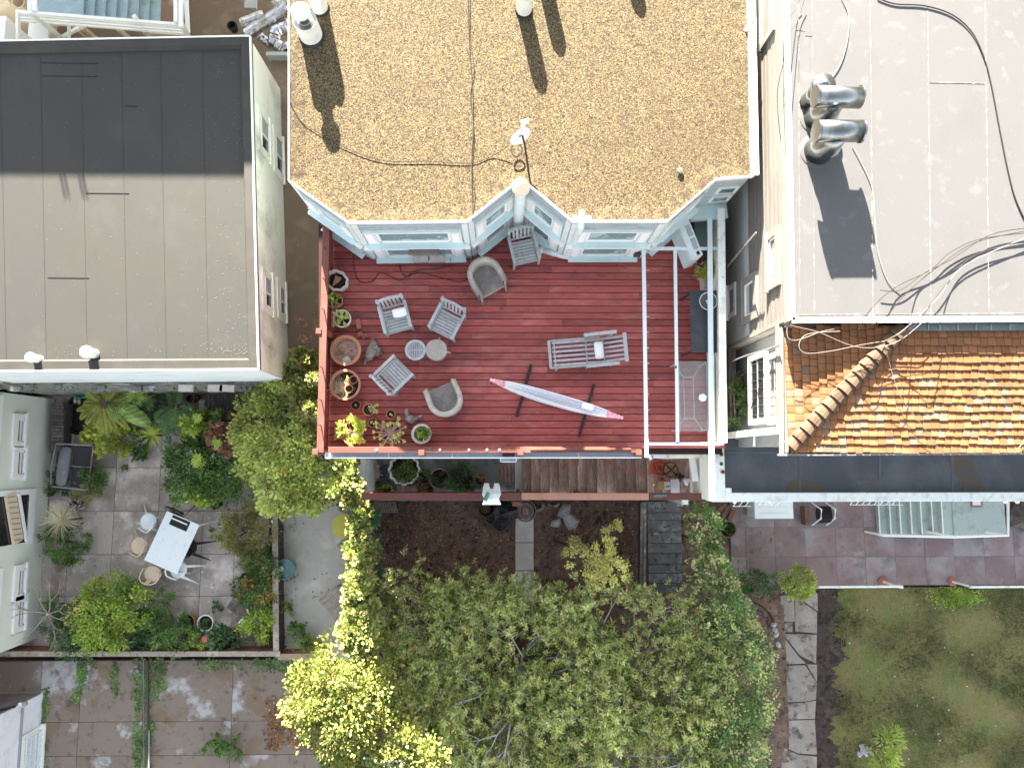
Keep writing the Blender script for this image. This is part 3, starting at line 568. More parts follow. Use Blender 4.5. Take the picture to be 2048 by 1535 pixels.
# recess wall at the east end with two louvre vents
a, b = Vector(wallp[7] + (0,)), Vector(wallp[8] + (0,)); U = (b - a).normalized(); N = Vector((U.y, -U.x, 0)); N = -N if N.y > 0 else N; Lg = (b - a).length
for k in range(14):
    part('clapboard', fb(MB(), a, U, N, .02, Lg - .02, ZR - .22 - k * .105, ZR - .12 - k * .105, .002, .016), MT['bluegrey'], house)
for z0 in (6.6, 6.15):
    m = MB(); fb(m, a, U, N, .2, .62, z0, z0 + .30, .017, .05); v_ = part('louvre_vent', m, MT['bluetrim'], house)
    part('grille', fb(MB(), a, U, N, .27, .55, z0 + .05, z0 + .25, .045, .055), MT['glass'], v_)
part('recess_lintel', fb(MB(), a, U, N, -.1, Lg, 5.75, 5.88, .0, .30), MT['aqua'], house)
part('dark_doorway', fb(MB(), a, U, N, .0, Lg - .15, ZD + .02, 5.74, .002, .02), MT['darkglass'], house)
# lights and boxes on the first bay
a, U, N, Lg = f2
part('wall_light', fb(MB(), a, U, N, Lg * .42, Lg * .42 + .62, 5.87, 5.97, .12, .22), MT['siding'], house)
m = MB(); fb(m, a, U, N, Lg * .42, Lg * .42 + .32, ZD + .1, ZD + .26, .05, .17); fb(m, a, U, N, Lg * .42 + .36, Lg * .42 + .68, ZD + .1, ZD + .26, .05, .17); part('meter_box', m, MT['palepot'], house)
a, U, N, Lg = f5
part('lamp', fb(MB(), a, U, N, Lg * .86, Lg * .86 + .13, ZD + .35, ZD + .55, .05, .13), MT['charcoal'], house)
part('tap', MB().tube([a + U * Lg * .5 + N * .05 + Vector((0, 0, 5.1)), a + U * Lg * .5 + N * .14 + Vector((0, 0, 5.08)), a + U * Lg * .56 + N * .14 + Vector((0, 0, 5.06))], .018), MT['aqua'], house)
# east upstand with white flashing beside the neighbour
a, b = P(1497, -100, ZR), P(1509, 350, ZR)
part('flashing', MB().bar((a.x + .03, a.y, ZR - .0), (b.x - .0, b.y, ZR - .0), .15, .06), MT['whitetrim'], house)

# round duct standing in the notch
c = P(1035, 462, ZD); dct = thing('vent_duct', 'tall round pale duct with an orange lit cap standing in the notch between the bays', 'duct', c)
part('tube', MB().tube([c, c + Vector((0, 0, 2.55))], .105, 20), MT['bluetrim'], dct, smooth=True)
m = MB(); m.lathe([(.175, 2.50), (.165, 2.55), (.0, 2.68)], c, 10); part('cap', m, MT['cream'], dct)
m = MB()
for k in range(5): m.lathe([(.108, .3 + k * .5), (.112, .31 + k * .5), (.112, .33 + k * .5), (.108, .34 + k * .5)], c, 20)
part('seam_ring', m, MT['bluetrim'], dct); part('boot', MB().lathe([(.14, 0), (.14, .12), (.108, .16)], c, 20), MT['bluetrim'], dct)
m = MB(); m.tube([c + Vector((-.35, .25, 1.8)), c + Vector((0, 0, 1.75))], .008, 4); m.tube([c + Vector((.35, .25, .9)), c + Vector((0, 0, .85))], .008, 4); part('strap', m, MT['bluetrim'], dct)
# downpipes beside the notch
q = P(1137, 512, ZD + .05); t = thing('white_drainpipe', 'white drainpipe with a tee cap over the roof edge bending along the deck', 'pipe', (q.x, q.y, ZD))
top = P(1163, 440, 7.45); el = P(1135, 513, 5.12); end = P(1086, 500, 5.10)
part('pipe', MB().tube([top, P(1161, 455, 7.1), el + Vector((.02, .05, .25)), el, el.lerp(end, .15), end], .068, 14), MT['bluetrim'], t, smooth=True)
m = MB(); m.tube([top + Vector((-.17, 0, .03)), top + Vector((.17, 0, .03))], .06, 12); m.tube([top + Vector((0, -.05, .03)), top + Vector((0, .16, .03))], .05, 12); part('tee_cap', m, MT['whitetrim'], t)
part('outlet', MB().tube([end, end + Vector((-.10, .02, 0))], .085, 14), MT['bluetrim'], t, smooth=True)
q = P(1127, 508, ZD); solo('drainpipe', MB().tube([q + Vector((0, 0, .05)), q + Vector((0, .0, 1.55))], .05, 12), MT['bluetrim'], 'short grey drainpipe standing at the corner beside the white pipe', 'pipe', smooth=True)

# roof furniture
def flue(px, py, r, h, label, z=ZR - .035, head='ball'):
    c = P(px, py, z); t = thing('flue', label, 'flue', c, 'flues on the gravel roof')
    part('pipe', MB().tube([c, c + Vector((0, 0, h))], r, 22), MT['flue'], t, smooth=False)
    part('collar', MB().lathe([(r * 1.18, 0), (r * 1.02, .05)], c, 22), MT['black'], t)
    if head == 'ball':
        part('inner_pipe', MB().tube([c + Vector((0, 0, h - .02)), c + Vector((0, 0, h + .28))], r * .5, 16), MT['metal'], t, smooth=True)
        part('cap', MB().lathe([(r * .78, h + .20), (r * .80, h + .26), (r * .5, h + .34), (0, h + .37)], c, 20), MT['whitetrim'], t, smooth=True)
        part('rain_ring', MB().lathe([(r * .98, h - .03), (r * .98, h), (r * .6, h + .01), (r * .5, h - .02)], c, 22), MT['metal'], t)
    if head == 'dome': part('cap', MB().lathe([(r, h), (r * .9, h + .06), (r * .5, h + .11), (0, h + .13)], c, 20), MT['whitetrim'], t, smooth=True)
    return t
flue(623, 72, .215, .50, 'wide white flue with a ball cap at the left edge of the gravel roof')
flue(641, 18, .15, .60, 'narrow white flue tucked behind the wide ball capped flue', head='dome')
flue(1048, 22, .145, .50, 'white flue with a rounded top at the upper edge of the gravel roof', head='dome')
flue(1090, -30, .14, .42, 'white flue just past the upper edge, throwing the second shadow', head='dome')
flue(1252, -95, .14, .38, 'white flue beyond the upper edge behind the right hand shadow', head='dome')
# small pipe poking through the flashing
c = P(1492, 62, ZR - .03); t = thing('vent_pipe', 'small white vent pipe with an open red mouth at the right roof edge', 'pipe', c)
part('pipe', MB().tube([c, c + Vector((.04, .03, .25))], .045, 12), MT['whitetrim'], t); part('mouth', MB().tube([c + Vector((.04, .03, .24)), c + Vector((.045, .035, .262))], .032, 12), MT['brick'], t)
# satellite dish
c = P(1046, 300, ZR - .03); t = thing('satellite_dish', 'white satellite dish on a mast above the gravel roof with cable loop', 'dish', c)
part('mast', MB().tube([c + Vector((.12, -.55, 0)), c + Vector((.02, -.1, .42)), c + Vector((-.03, .05, .50))], .018, 8), MT['blackmetal'], t)
m = MB(); D0 = c + Vector((-.07, .04, .48)); Rr = Matrix.Rotation(math.radians(28), 3, 'Z') @ Matrix.Rotation(math.radians(80), 3, 'X')
m.lathe([(0, -.045), (.09, -.036), (.17, -.01), (.205, .012), (.20, .018), (.165, .0), (.09, -.026), (0, -.036)], D0, 26, M=Rr); part('reflector', m, MT['whitetrim'], t, smooth=True)
part('arm', MB().bar(D0 + Rr @ Vector((0, -.05, -.02)), D0 + Vector((.07, .22, .05)), .03, .03), MT['brick'], t)
m = MB(); m.obox(D0 + Vector((.08, .24, .06)), .13, .06, .07, .3); m.obox(D0 + Vector((.05, .17, .05)), .05, .05, .05, .3); part('receiver', m, MT['whitetrim'], t)
part('cable_loop', MB().tube([P(1033, 302, ZR + .02) + Vector((math.cos(a_ / 12 * 2 * PI) * .10, math.sin(a_ / 12 * 2 * PI) * .13 + .0, .06)) for a_ in range(13)], .014, 6), MT['wire'], t)
def cable(pts, r, mat, label, name='cable', cat='cable', group=None, n=5):      # pts: (px, py, z)
    Q = [P(*p) for p in pts]; out = []
    for i in range(len(Q) - 1):
        p0, p1, p2_, p3 = Q[max(i - 1, 0)], Q[i], Q[i + 1], Q[min(i + 2, len(Q) - 1)]
        for k in range(5):
            u = k / 5; out.append(.5 * ((2 * p1) + (p2_ - p0) * u + (2 * p0 - 5 * p1 + 4 * p2_ - p3) * u * u + (3 * p1 - p0 - 3 * p2_ + p3) * u ** 3))
    out.append(Q[-1]); return solo(name, MB().tube(out, r, n), mat, label, cat, group)
z = ZR - .015
cable([(577, 198, ZR + .02), (600, 240, z), (640, 268, z), (700, 300, z), (770, 322, z), (860, 323, z), (940, 326, z), (985, 312, z), (1018, 290, z + .1)], .006, MT['wire'], 'dark cable curving across the gravel roof to the satellite dish')
cable([(936, -10, z), (938, 80, z), (945, 180, z), (946, 260, z), (943, 330, z), (945, 400, z), (945, 444, ZR + .02)], .007, MT['wire'], 'brown cable running straight down the gravel roof')
cable([(940, -10, z), (940, 70, z), (948, 140, z), (941, 190, z), (948, 270, z), (944, 340, z), (950, 390, z), (944, 440, ZR + .02)], .006, MT['wire'], 'thin brown cable twisting beside the straight cable on the gravel roof')
c = P(1360, 342, z); solo('stone', MB().lathe([(.02, 0), (.06, .015), (.05, .04), (0, .05)], c, 8), MT['bark'], 'dark lump of debris on the gravel roof near its right bay', 'stone')

# ================================================================ DECK
deck = struct('deck_structure', MB().prism([p2(636, 445, ZD), p2(637, 908, ZD), p2(1446, 908, ZD), p2(1446, 400, ZD)], ZD - .30, ZD - .055), MT['joist'])
deckw = P(640, 905, 4.7)
tag(deck, kind='structure'); deck.name = 'deck'
xw, xe = P(650, 700, ZD).x - .12, P(1446, 700, ZD).x - .02
y = P(900, 897, ZD).y; pitch = .1455; r_ = 0
ytop = P(700, 440, ZD).y
while y < ytop + .2:
    cuts = [xw]; x = xw + random.uniform(1.2, 4.2)
    while x < xe - .8: cuts.append(x); x += random.uniform(2.2, 4.6)
    cuts.append(xe)
    for k in range(len(cuts) - 1):
        m = MB(); m.box(cuts[k] + .0015, cuts[k + 1] - .0015, y + .0075, y + pitch - .0075, ZD - .042, ZD + random.uniform(-.003, .002))
        o = part('deck_board', m, MT['deck'], None); o.parent = deck
    y += pitch
# west railing: posts, horizontal boards with gaps, cap rail
rl = thing('deck_railing', 'red wooden railing along the left side of the deck, sunlit cap on top', 'railing', P(652, 700, ZD))
xr = P(646, 700, 5.8).x; y0, y1 = P(645, 905, 5.8).y, P(645, 437, 5.8).y
for i in range(3):
    a, b = y0 + (y1 - y0) * i / 3, y0 + (y1 - y0) * (i + 1) / 3
    part('cap_rail', MB().box(xr - .075, xr + .065, a + .002, b - .002, 5.75, 5.8), MT['rail'], rl, bev=.006)
    for k in range(5):
        part('rail_board', MB().box(xr - .055, xr - .03, a, b - .004, 5.03 + k * .145, 5.03 + k * .145 + .128), MT['raildark'], rl)
for py in (440, 662, 903):
    q = P(640, py, 5.82)
    p_ = part('post', MB().box(xr - .15, xr - .04, q.y - .055, q.y + .055, 4.0, 5.83), MT['rail'], rl, bev=.008)
    part('post_block', MB().box(xr - .0, xr + .07, q.y - .05, q.y + .05, 5.0, 5.74), MT['raildark'], rl)
m = MB()
for py in (498, 560, 620, 735, 800, 850): q = P(646, py, 5.8); m.lathe([(.012, 5.8), (.010, 6.006), (0, 6.008)], (xr, q.y, 0), 8)
part('screw_cap', m, MT['metal'], rl)
# south railing
rs = thing('deck_railing', 'pinkish red wooden railing with glowing screw caps along the front edge of the deck', 'railing', P(900, 900, ZD))
ys = P(900, 899, 5.8).y; xs0, xs1 = P(656, 899, 5.8).x, P(1283, 899, 5.8).x
for i in range(3):
    a, b = xs0 + (xs1 - xs0) * i / 3, xs0 + (xs1 - xs0) * (i + 1) / 3
    part('cap_rail', MB().box(a + .002, b - .002, ys - .06, ys + .06, 5.75, 5.8), MT['rail'], rs, bev=.005)
    for k in range(5): part('rail_board', MB().box(a, b - .004, ys - .02, ys + .005, 5.03 + k * .145, 5.03 + k * .145 + .132), MT['raildark'], rs)
for px in (843, 1041, 1278):
    q = P(px, 900, 5.83); part('post', MB().box(q.x - .06, q.x + .06, ys - .11, ys + .0, 4.6, 5.84), MT['rail'], rs, bev=.006)
m = MB()
for px in (753, 880, 938, 974, 999): q = P(px, 898, 5.8); m.lathe([(.026, 5.8), (.022, 5.812), (0, 5.816)], (q.x, ys, 0), 10)
part('light_stud', m, MT['flue'], rs)
m = MB(); a, b = P(1060, 897, 5.82), P(1262, 897, 5.82); m.tube([a, b], .010, 6); part('handrail_tube', m, MT['rust'], rs)
# gutter along the outside of the front railing
gt = thing('rain_gutter', 'long pale blue gutter with white rim outside the front deck railing', 'gutter', P(900, 908, 5.8))
a, b = P(650, 909, 5.70), P(1283, 909, 5.70); gy = a.y
for i in range(5):
    x0, x1 = a.x + (b.x - a.x) * i / 5, a.x + (b.x - a.x) * (i + 1) / 5
    part('trough', MB().box(x0 + .004, x1 - .004, gy - .045, gy + .055, 5.60, 5.66), MT['glasspanel'], gt)
    part('joint', MB().box(x0 - .008, x0 + .008, gy - .05, gy + .055, 5.60, 5.68), MT['whitetrim'], gt)
part('rim', MB().box(a.x, b.x, gy - .075, gy - .05, 5.58, 5.72), MT['whitetrim'], gt)
q = P(1017, 916, 5.7); t = thing('floodlight', 'white square floodlight frame hanging outside the front gutter', 'light', q)
m = MB()
for a_ in ((-.17, -.15, -.02, .09), (.15, .17, -.02, .09), (-.17, .17, .075, .09), (-.17, .17, -.02, -.005)): m.box(q.x + a_[0], q.x + a_[1], q.y - .06 + a_[2], q.y - .06 + a_[3], 5.48, 5.54)
part('frame', m, MT['whitetrim'], t); part('lens', MB().box(q.x - .15, q.x + .15, q.y - .065, q.y + .015, 5.48, 5.51), MT['glasspanel'], t); part('bracket', MB().box(q.x - .12, q.x + .12, q.y + .03, q.y + .1, 5.66, 5.75), MT['black'], t)
# wall under the deck
m = MB(); m.box(P(640, 905, ZD).x + .75, P(1440, 905, ZD).x, .38, 4.6, 0, ZD - .31); struct('deck_base', m, MT['creamwall'])

# ================================================================ PERGOLA FRAME AND EAST SIDE
ZP = 5.8
pg = thing('pergola_frame', 'slim white metal frame spanning the right part of the deck', 'frame', P(1360, 700, ZD))
def pbar(x0, y0, x1, y1, w, name='beam', z=ZP, mat=None): return part(name, MB().bar(P(x0, y0, z), P(x1, y1, z), w, .05), mat or MT['aquapale'], pg)
pbar(1287, 494, 1293, 914, .072, z=ZP + .052); pbar(1350, 500, 1355, 886, .062); pbar(1283, 497, 1440, 497, .062); pbar(1291, 887, 1447, 887, .062)
pbar(1419, 420, 1424, 1000, .098, z=ZP + .052); pbar(1285, 502, 1285, 503, .06)
m = MB()
for py in range(540, 900, 31): q = P(1293, py, ZP); m.tube([q, q + Vector((.05, 0, -.01)), q + Vector((.055, 0, .02))], .005, 4)
part('hook', m, MT['whitetrim'], pg)
q = P(1351, 734, ZP); part('clip', MB().obox(q + Vector((0, 0, .03)), .03, .05, .02), MT['black'], pg)
# parapet wall of the neighbour, running along the deck's right side
pw = thing('boundary_parapet', 'long narrow pale blue boundary parapet along the right side of the deck', 'wall', P(1440, 700, ZD))
a, b = P(1443, 416, 6.05), P(1447, 885, 6.05)
part('coping', MB().bar((a.x, a.y, 6.03), (b.x, b.y, 6.03), .14, .05), MT['parapet'], pw); part('wall', MB().bar((a.x + .03, a.y, 5.4), (b.x + .03, b.y, 5.4), .08, 1.2), MT['creamwall'], pw)
a, b = P(1431, 710, 5.9), P(1434, 880, 5.9); part('inner_ledge', MB().bar((a.x, a.y, 5.6), (b.x, b.y, 5.6), .10, .10), MT['creamwall'], pw)
def hitX(px, py, X):
    d = CR @ Vector((px - CX, -(py - CY), -F)); t = X / d.x; return Vector((X, d.y * t, H + d.z * t))
def hitY(px, py, Y):
    d = CR @ Vector((px - CX, -(py - CY), -F)); t = Y / d.y; return Vector((d.x * t, Y, H + d.z * t))
# ================================================================ LEFT BUILDING
ZL, ZA = 5.5, 3.32
lb = thing('flat_roofed_building', 'cream building with a large grey membrane flat roof at the left', 'building', (-10, 5, 0))
NE, SE = P(500, 72, ZL), P(517, 738, ZL); NW, SW = P(-120, 84, ZL), P(-120, 742, ZL)
rp = [(NW.x, NW.y), (NE.x, NE.y), (SE.x, SE.y), (SW.x, SW.y)]
part('roof', MB().prism(inset(rp, .012), ZL - .2, ZL - .09), MT['membrane'], lb)
m = MB(); o_, i_, i2 = inset(rp, .02), inset(rp, .19), inset(rp, .24)
m.add([(p[0], p[1], ZL) for p in o_] + [(p[0], p[1], ZL + .0) for p in i_] + [(p[0], p[1], ZL - .089) for p in i2], [(i, (i + 1) % 4, 4 + (i + 1) % 4, 4 + i) for i in range(4)] + [(4 + i, 4 + (i + 1) % 4, 8 + (i + 1) % 4, 8 + i) for i in range(4)])
part('roof_curb', m, MT['membranecurb'], lb)
m = MB()
for i in range(4): m.bar((rp[i][0], rp[i][1], ZL - .02), (rp[(i + 1) % 4][0], rp[(i + 1) % 4][1], ZL - .02), .03, .07)
part('metal_edge', m, MT['whitetrim'], lb)
wp = inset(rp, .02)
part('wall', MB().prism(wp, ZA, ZL - .205), MT['creamwall'], lb); part('wall_top', MB().prism(wp, ZL - .2, ZL - .12), MT['creamwall'], lb) if False else None
# stained south wall skin
a, b = Vector(wp[3] + (0,)), Vector(wp[2] + (0,)); U = (b - a).normalized(); N = Vector((U.y, -U.x, 0)); N = -N if N.y > 0 else N
part('stained_wall_face', fb(MB(), a, U, N, 0, (b - a).length, ZA, ZL - .07, .003, .03), MT['stainedwhite'], lb, label='white front wall with dark mould streaks')
# membrane seams: thin raised laps
for px in (8, 88, 170, 250, 328, 412):
    p0, p1 = P(px - 8, 100, ZL - .088), P(px + 4, 718, ZL - .088)
    part('roof_lap', MB().bar(p0, p1, .012, .006), MT['membrane'], lb)
for (x0, x1, y) in ((172, 258, 386), (95, 178, 555), (82, 195, 126), (82, 195, 152), (250, 275, 212)):
    part('roof_lap', MB().bar(P(x0, y, ZL - .086), P(x1, y + 1, ZL - .086), .010, .008), MT['lapdark'], lb)
n = 260; C = np.array([tuple(P(517 - abs(random.gauss(0, 60)) - 16 if random.random() < .75 else random.uniform(20, 490), random.uniform(100, 715) if random.random() < .7 else random.gauss(700, 10), ZL - .084)) for _ in range(n)]); D = RG.normal(0, 1, (n, 3)); D[:, 2] = 0.02
V, Q = leafgeo(C, D, .020, .016, up=np.tile([0, 0, 1.0], (n, 1))); m = MB(); m.raw(V, Q); struct('roof_grit', m, MT['grit'], kind='stuff')
# windows of the east wall
xe_ = (wp[1][0] + wp[2][0]) / 2; U = (Vector(wp[2] + (0,)) - Vector(wp[1] + (0,))).normalized(); N = Vector((-U.y, U.x, 0)); N = -N if N.x < 0 else N
O = Vector(wp[1] + (0,))
def onwall(px, py, O, U, N):
    d = CR @ Vector((px - CX, -(py - CY), -F)); c = Vector((0, 0, H)); t = (O - c).dot(N) / d.dot(N); p = c + d * t; return (p - O).dot(U), p.z
for (x0, y0, x1, y1) in ((519, 222, 535, 292), (549, 262, 563, 335), (527, 545, 541, 610), (557, 565, 568, 625)):
    u0, z1 = onwall(x0, y0 + 4, O, U, N); u1, _ = onwall(x0, y1, O, U, N); _, z0 = onwall(x1, (y0 + y1) / 2, O, U, N)
    w = window(lb, O, U, N, u0, u1, z0, z1, MT['creamwall'], tw=.13, depth=.035, split=None, glass=MT['darkglass'], sill=.03)
    part('half_curtain', fb(MB(), O, U, N, u0 + .03, u0 + (u1 - u0) * .52, z0 + .03, z1 - .03, .013, .022), MT['greywall'], w)
    part('sash_rail', fb(MB(), O, U, N, u0 + (u1 - u0) * .52, u0 + (u1 - u0) * .52 + .04, z0, z1, .012, .04), MT['whitetrim'], w)
# foundation / retaining wall below
fd = struct('retaining_wall', MB().prism([(-16, wp[3][1] - .06), (P(636, 740, ZA).x, wp[2][1] - .06), (P(636, 740, ZA).x, NE.y - .02), (-16, NE.y - .02)], -.3, ZA - .06), MT['roughconcrete'])
x0 = min(wp[1][0], wp[2][0]) - .25; x1 = P(640, 600, ZA).x + .3
alley = struct('alley', MB().box(x0, x1, wp[2][1] - .1, P(560, 116, ZA).y, ZA - .05, ZA - .006), MT['asphaltpath'])
m = MB()
for i in range(40):
    x = random.uniform(-13, -5); s_ = random.uniform(.03, .12); m.obox((x, wp[3][1] - .12 + random.uniform(-.05, .02), ZA - .1 - random.uniform(0, .4)), s_ * 2, s_, s_, random.uniform(-.3, .3))
struct('wall_rubble', m, MT['roughconcrete'], kind='stuff')
for i, px in enumerate((333, 395, 420)):
    q = hitY(px, 763, wp[3][1] - .10); solo('paving_slab', MB().obox((q.x, q.y - .05, ZA - .03), .34, .16, .05, random.uniform(-.1, .1)), MT['palepot'], ['grey block lying on the ledge below the stained white wall, leftmost of three', 'grey block on the wall ledge, middle one of three', 'grey block on the wall ledge nearest the dark boards'][i], 'block', 'blocks on the wall ledge')
# roof vents
for (px, py, r, lab) in ((58, 714, .10, 'small white roof vent cap near the left picture edge'), (170, 703, .125, 'larger white roof vent cap near the front parapet')):
    c = P(px, py, ZL + .25); c.z = ZL - .09; t = thing('roof_vent', lab, 'vent', c, 'vents on the grey flat roof')
    part('pipe', MB().tube([c, c + Vector((0, 0, .3))], r * .8, 18), MT['flue'], t)
    part('cap', MB().lathe([(r, .28), (r, .32), (r * .7, .36), (r * .65, .35), (r * .4, .39), (0, .40)], c, 22), MT['whitetrim'], t)
# tall neighbour to the north that shades the roof (beyond the frame)
nb = thing('north_house', 'tall house beyond the top edge that shades the grey roof', 'house', (-10, 15, 0))
yb = 14.0; zs = ZL - .09 + (yb - P(300, 350, ZL).y) * math.tan(SUN_EL) * math.hypot(1, SUN_DX) * 1.0
part('wall', MB().box(-24, -4.4, yb, yb + 6, 0, zs - .1), MT['creamwall'], nb); part('roof', MB().box(-24.1, -4.3, yb, yb + 6, zs - .1, zs), MT['membrane'], nb)
m = MB()
for px in (118, 126, 155, 163):
    q = P(px - 5, 350, ZL); ln = .95
    m.tube([(q.x - (yb + .3 - q.y) * SUN_DX + (.0 if px in (118, 155) else .0), yb + .3, zs - .1), (q.x + .06 - (yb + .3 - q.y) * SUN_DX, yb + .3, zs + (.30 if px in (118, 155) else .30))], .02, 5)
part('antenna', m, MT['blackmetal'], nb)

# ================================================================ NORTH YARD (top left)
struct('north_yard', MB().box(-16, -3.6, NE.y + .02, 13.9, 1.0, 1.3), MT['asphaltpath'])
st = thing('back_stairs', 'pale blue wooden stairs with white railing and bracing at the top left', 'stairs', P(200, 30, 2))
zt = 3.6
xs_ = [60] + list(range(165, 320, 22)) + [310]
for i in range(len(xs_) - 1):
    z = zt - .15 * max(0, i - 0) + .3
    part('tread', MB().box(P(xs_[i], 20, z).x + .01, P(xs_[i + 1], 20, z).x, P(200, 44, z).y, P(200, -60, z).y, z - .05, z), MT['bluestep'], st)
def sb(a, b, w, h, name, mat): part(name, MB().bar(P(*a), P(*b), w, h), mat, st)
for dz, dy in ((0, 0), (-.16, 4), (-.34, 10), (-.5, 16)): sb((36, 24 + dy, 4.9 + dz), (366, 50 + dy, 4.3 + dz), .07, .05, 'rail', MT['whitetrim'])
for (a, b) in (((60, 24, 4.9), (128, 80, 3.3)), ((170, 50, 4.2), (118, 78, 3.3)), ((268, 32, 4.6), (290, 60, 3.8)), ((362, -5, 4.4), (362, 55, 4.4)), ((352, -5, 4.4), (352, 45, 4.4)), ((362, 45, 4.4), (378, 75, 3.4)), ((372, -5, 4.0), (376, 66, 3.6)), ((36, 22, 4.9), (36, 84, 4.3)), ((60, -5, 4.8), (60, 22, 4.8)), ((138, 46, 4.2), (138, 84, 3.6)), ((68, -5, 4.9), (70, 22, 4.9))): sb(a, b, .09, .06, 'brace', MT['whitetrim'])
for (a, b) in (((62, 34, 3.0), (120, 86, 2.0)), ((142, 46, 3.0), (190, 86, 2.0)), ((150, 44, 3.0), (202, 86, 2.0)), ((236, 58, 2.6), (262, 80, 2.2)), ((100, 48, 2.8), (180, 44, 2.8)), ((288, 62, 2.6), (310, 84, 2.2)), ((300, 66, 2.6), (378, 70, 2.4))): sb(a, b, .10, .10, 'beam', MT['cream'])
part('white_panel', MB().box(P(44, 40, 3.6).x, P(86, 40, 3.6).x, P(60, 84, 3.6).y, P(60, 30, 3.6).y, 3.3, 3.36), MT['whitetrim'], st)
part('rust_landing', MB().box(P(300, 20, 1.8).x, P(352, 20, 1.8).x, P(60, 48, 1.8).y, P(60, -30, 1.8).y, 1.5, 1.56), MT['rustpanel'], st)
# cream pieces at the far corner
t = thing('side_porch', 'sunlit cream wooden porch at the extreme top left corner', 'porch', P(10, 60, 1.3))
part('post', MB().box(P(-20, 60, 4.5).x, P(10, 60, 4.5).x, P(0, 84, 4.5).y, P(0, 32, 4.5).y, 1.3, 4.5), MT['whitetrim'], t)
part('rail', MB().bar(P(-20, 18, 4.2), P(22, 10, 4.2), .12, .08), MT['cream'], t); part('wall', MB().box(P(-60, 10, 3).x, P(28, 10, 3).x, P(0, 14, 3).y, P(0, -50, 3).y, 1.3, 3.2), MT['cream'], t)
c = P(36, 4, 3.4); t = thing('bucket', 'cream bucket standing by the white stair rail', 'bucket', c); part('shell', MB().lathe([(.12, -.3), (.16, 0), (.14, 0), (.10, -.28), (0, -.28)], c, 20), MT['cream'], t)
c = P(502, 6, 2.4); solo('wooden_post', MB().obox(c, .30, .34, .10), MT['greywall'], 'grey block at the top edge above the silver ducts', 'post')
def duct(pts, r, lab):
    Q = [P(*p) for p in pts]; out = []; rr = []; n_ = 10
    for i in range(len(Q) - 1):
        for k in range(n_): out.append(Q[i].lerp(Q[i + 1], k / n_)); rr.append(r * (1 + .05 * math.sin(k * 2.6) + random.uniform(-.05, .05)))
    out.append(Q[-1]); rr.append(r * .8); solo('foil_duct', MB().tube(out, rr, 14), MT['foil'], lab, 'duct', 'silver foil ducts in the alley')
duct([(484, 48, 2.6), (530, 30, 2.7)], .145, 'short silver foil duct furthest left in the heap'); duct([(494, 68, 2.8), (560, 24, 3.1), (600, -10, 3.2)], .15, 'long straight silver foil duct lying across the heap')
duct([(548, 14, 2.4), (600, -14, 2.4)], .14, 'silver foil duct at the back of the heap'); duct([(580, 50, 2.9), (552, 62, 2.9), (548, 84, 2.8), (568, 98, 2.7), (590, 90, 2.7)], .17, 'thick silver foil duct bent into an elbow')
duct([(520, 72, 2.3), (545, 92, 2.2)], .12, 'crumpled silver foil duct under the elbow')
c = P(469, 60, 1.5); solo('flower_pot', MB().lathe([(.10, 0), (.14, .2), (.11, .2), (.09, .05), (0, .05)], c, 16), MT['black'], 'dark round pot beside the silver ducts', 'pot')
solo('wall_coping', MB().bar(P(536, 114, 3.4), P(590, 114, 3.4), .09, .3), MT['greywall'], 'grey coping crossing the alley below the silver ducts', 'wall')

# ================================================================ WHITE-ROOFED BUILDING
ZW = 8.3
rwb = thing('white_roofed_building', 'tall beige sided building with a bright white flat roof at the right', 'building', (10, 6, 0))
A_, B_ = P(1566, -120, ZW), P(1579, 645, ZW); C_ = P(3300, 641, ZW); D_ = P(3300, -120, ZW)
rp = [(A_.x, A_.y), (B_.x, B_.y), (C_.x, C_.y), (D_.x, D_.y)]
part('roof', MB().prism(inset(rp, .02), ZW - .1, ZW), MT['whiteroof'], rwb)
wp = inset(rp, .07)
part('wall', MB().prism(wp, 0, ZW - .10), MT['sidingwall'], rwb)
O = Vector(wp[0] + (0,)); E_ = Vector(wp[1] + (0,)); Lw = (E_ - O).length; U = (E_ - O) / Lw; N = Vector((U.y, -U.x, 0)); N = -N if N.x > 0 else N
uq = onwall(1570, 300, O, U, N)[0]
k = 0; z = ZW - .16
while z > 6.3:
    z -= .095; part('clapboard', fb(MB(), O, U, N, .3 if False else 0, Lw - .06, z, z + .09, .002, .018 + .006 * (k % 2)), MT['siding'], rwb); k += 1
part('shade_grey_band', fb(MB(), O, U, N, 0, Lw - .02, 4.0, z - .01, .002, .02), MT['greywall'], rwb)  # grey of the wall's lower, shadowed part is put into this band
m = MB(); fb(m, O, U, N, 0, Lw + .05, ZW - .16, ZW + .005, .07, .10); part('fascia', m, MT['sidingtrim'], rwb)
fb_ = MB(); fb(fb_, O, U, N, Lw - .07, Lw, 5, ZW - .15, .02, .05); part('corner_board', fb_, MT['sidingtrim'], rwb)
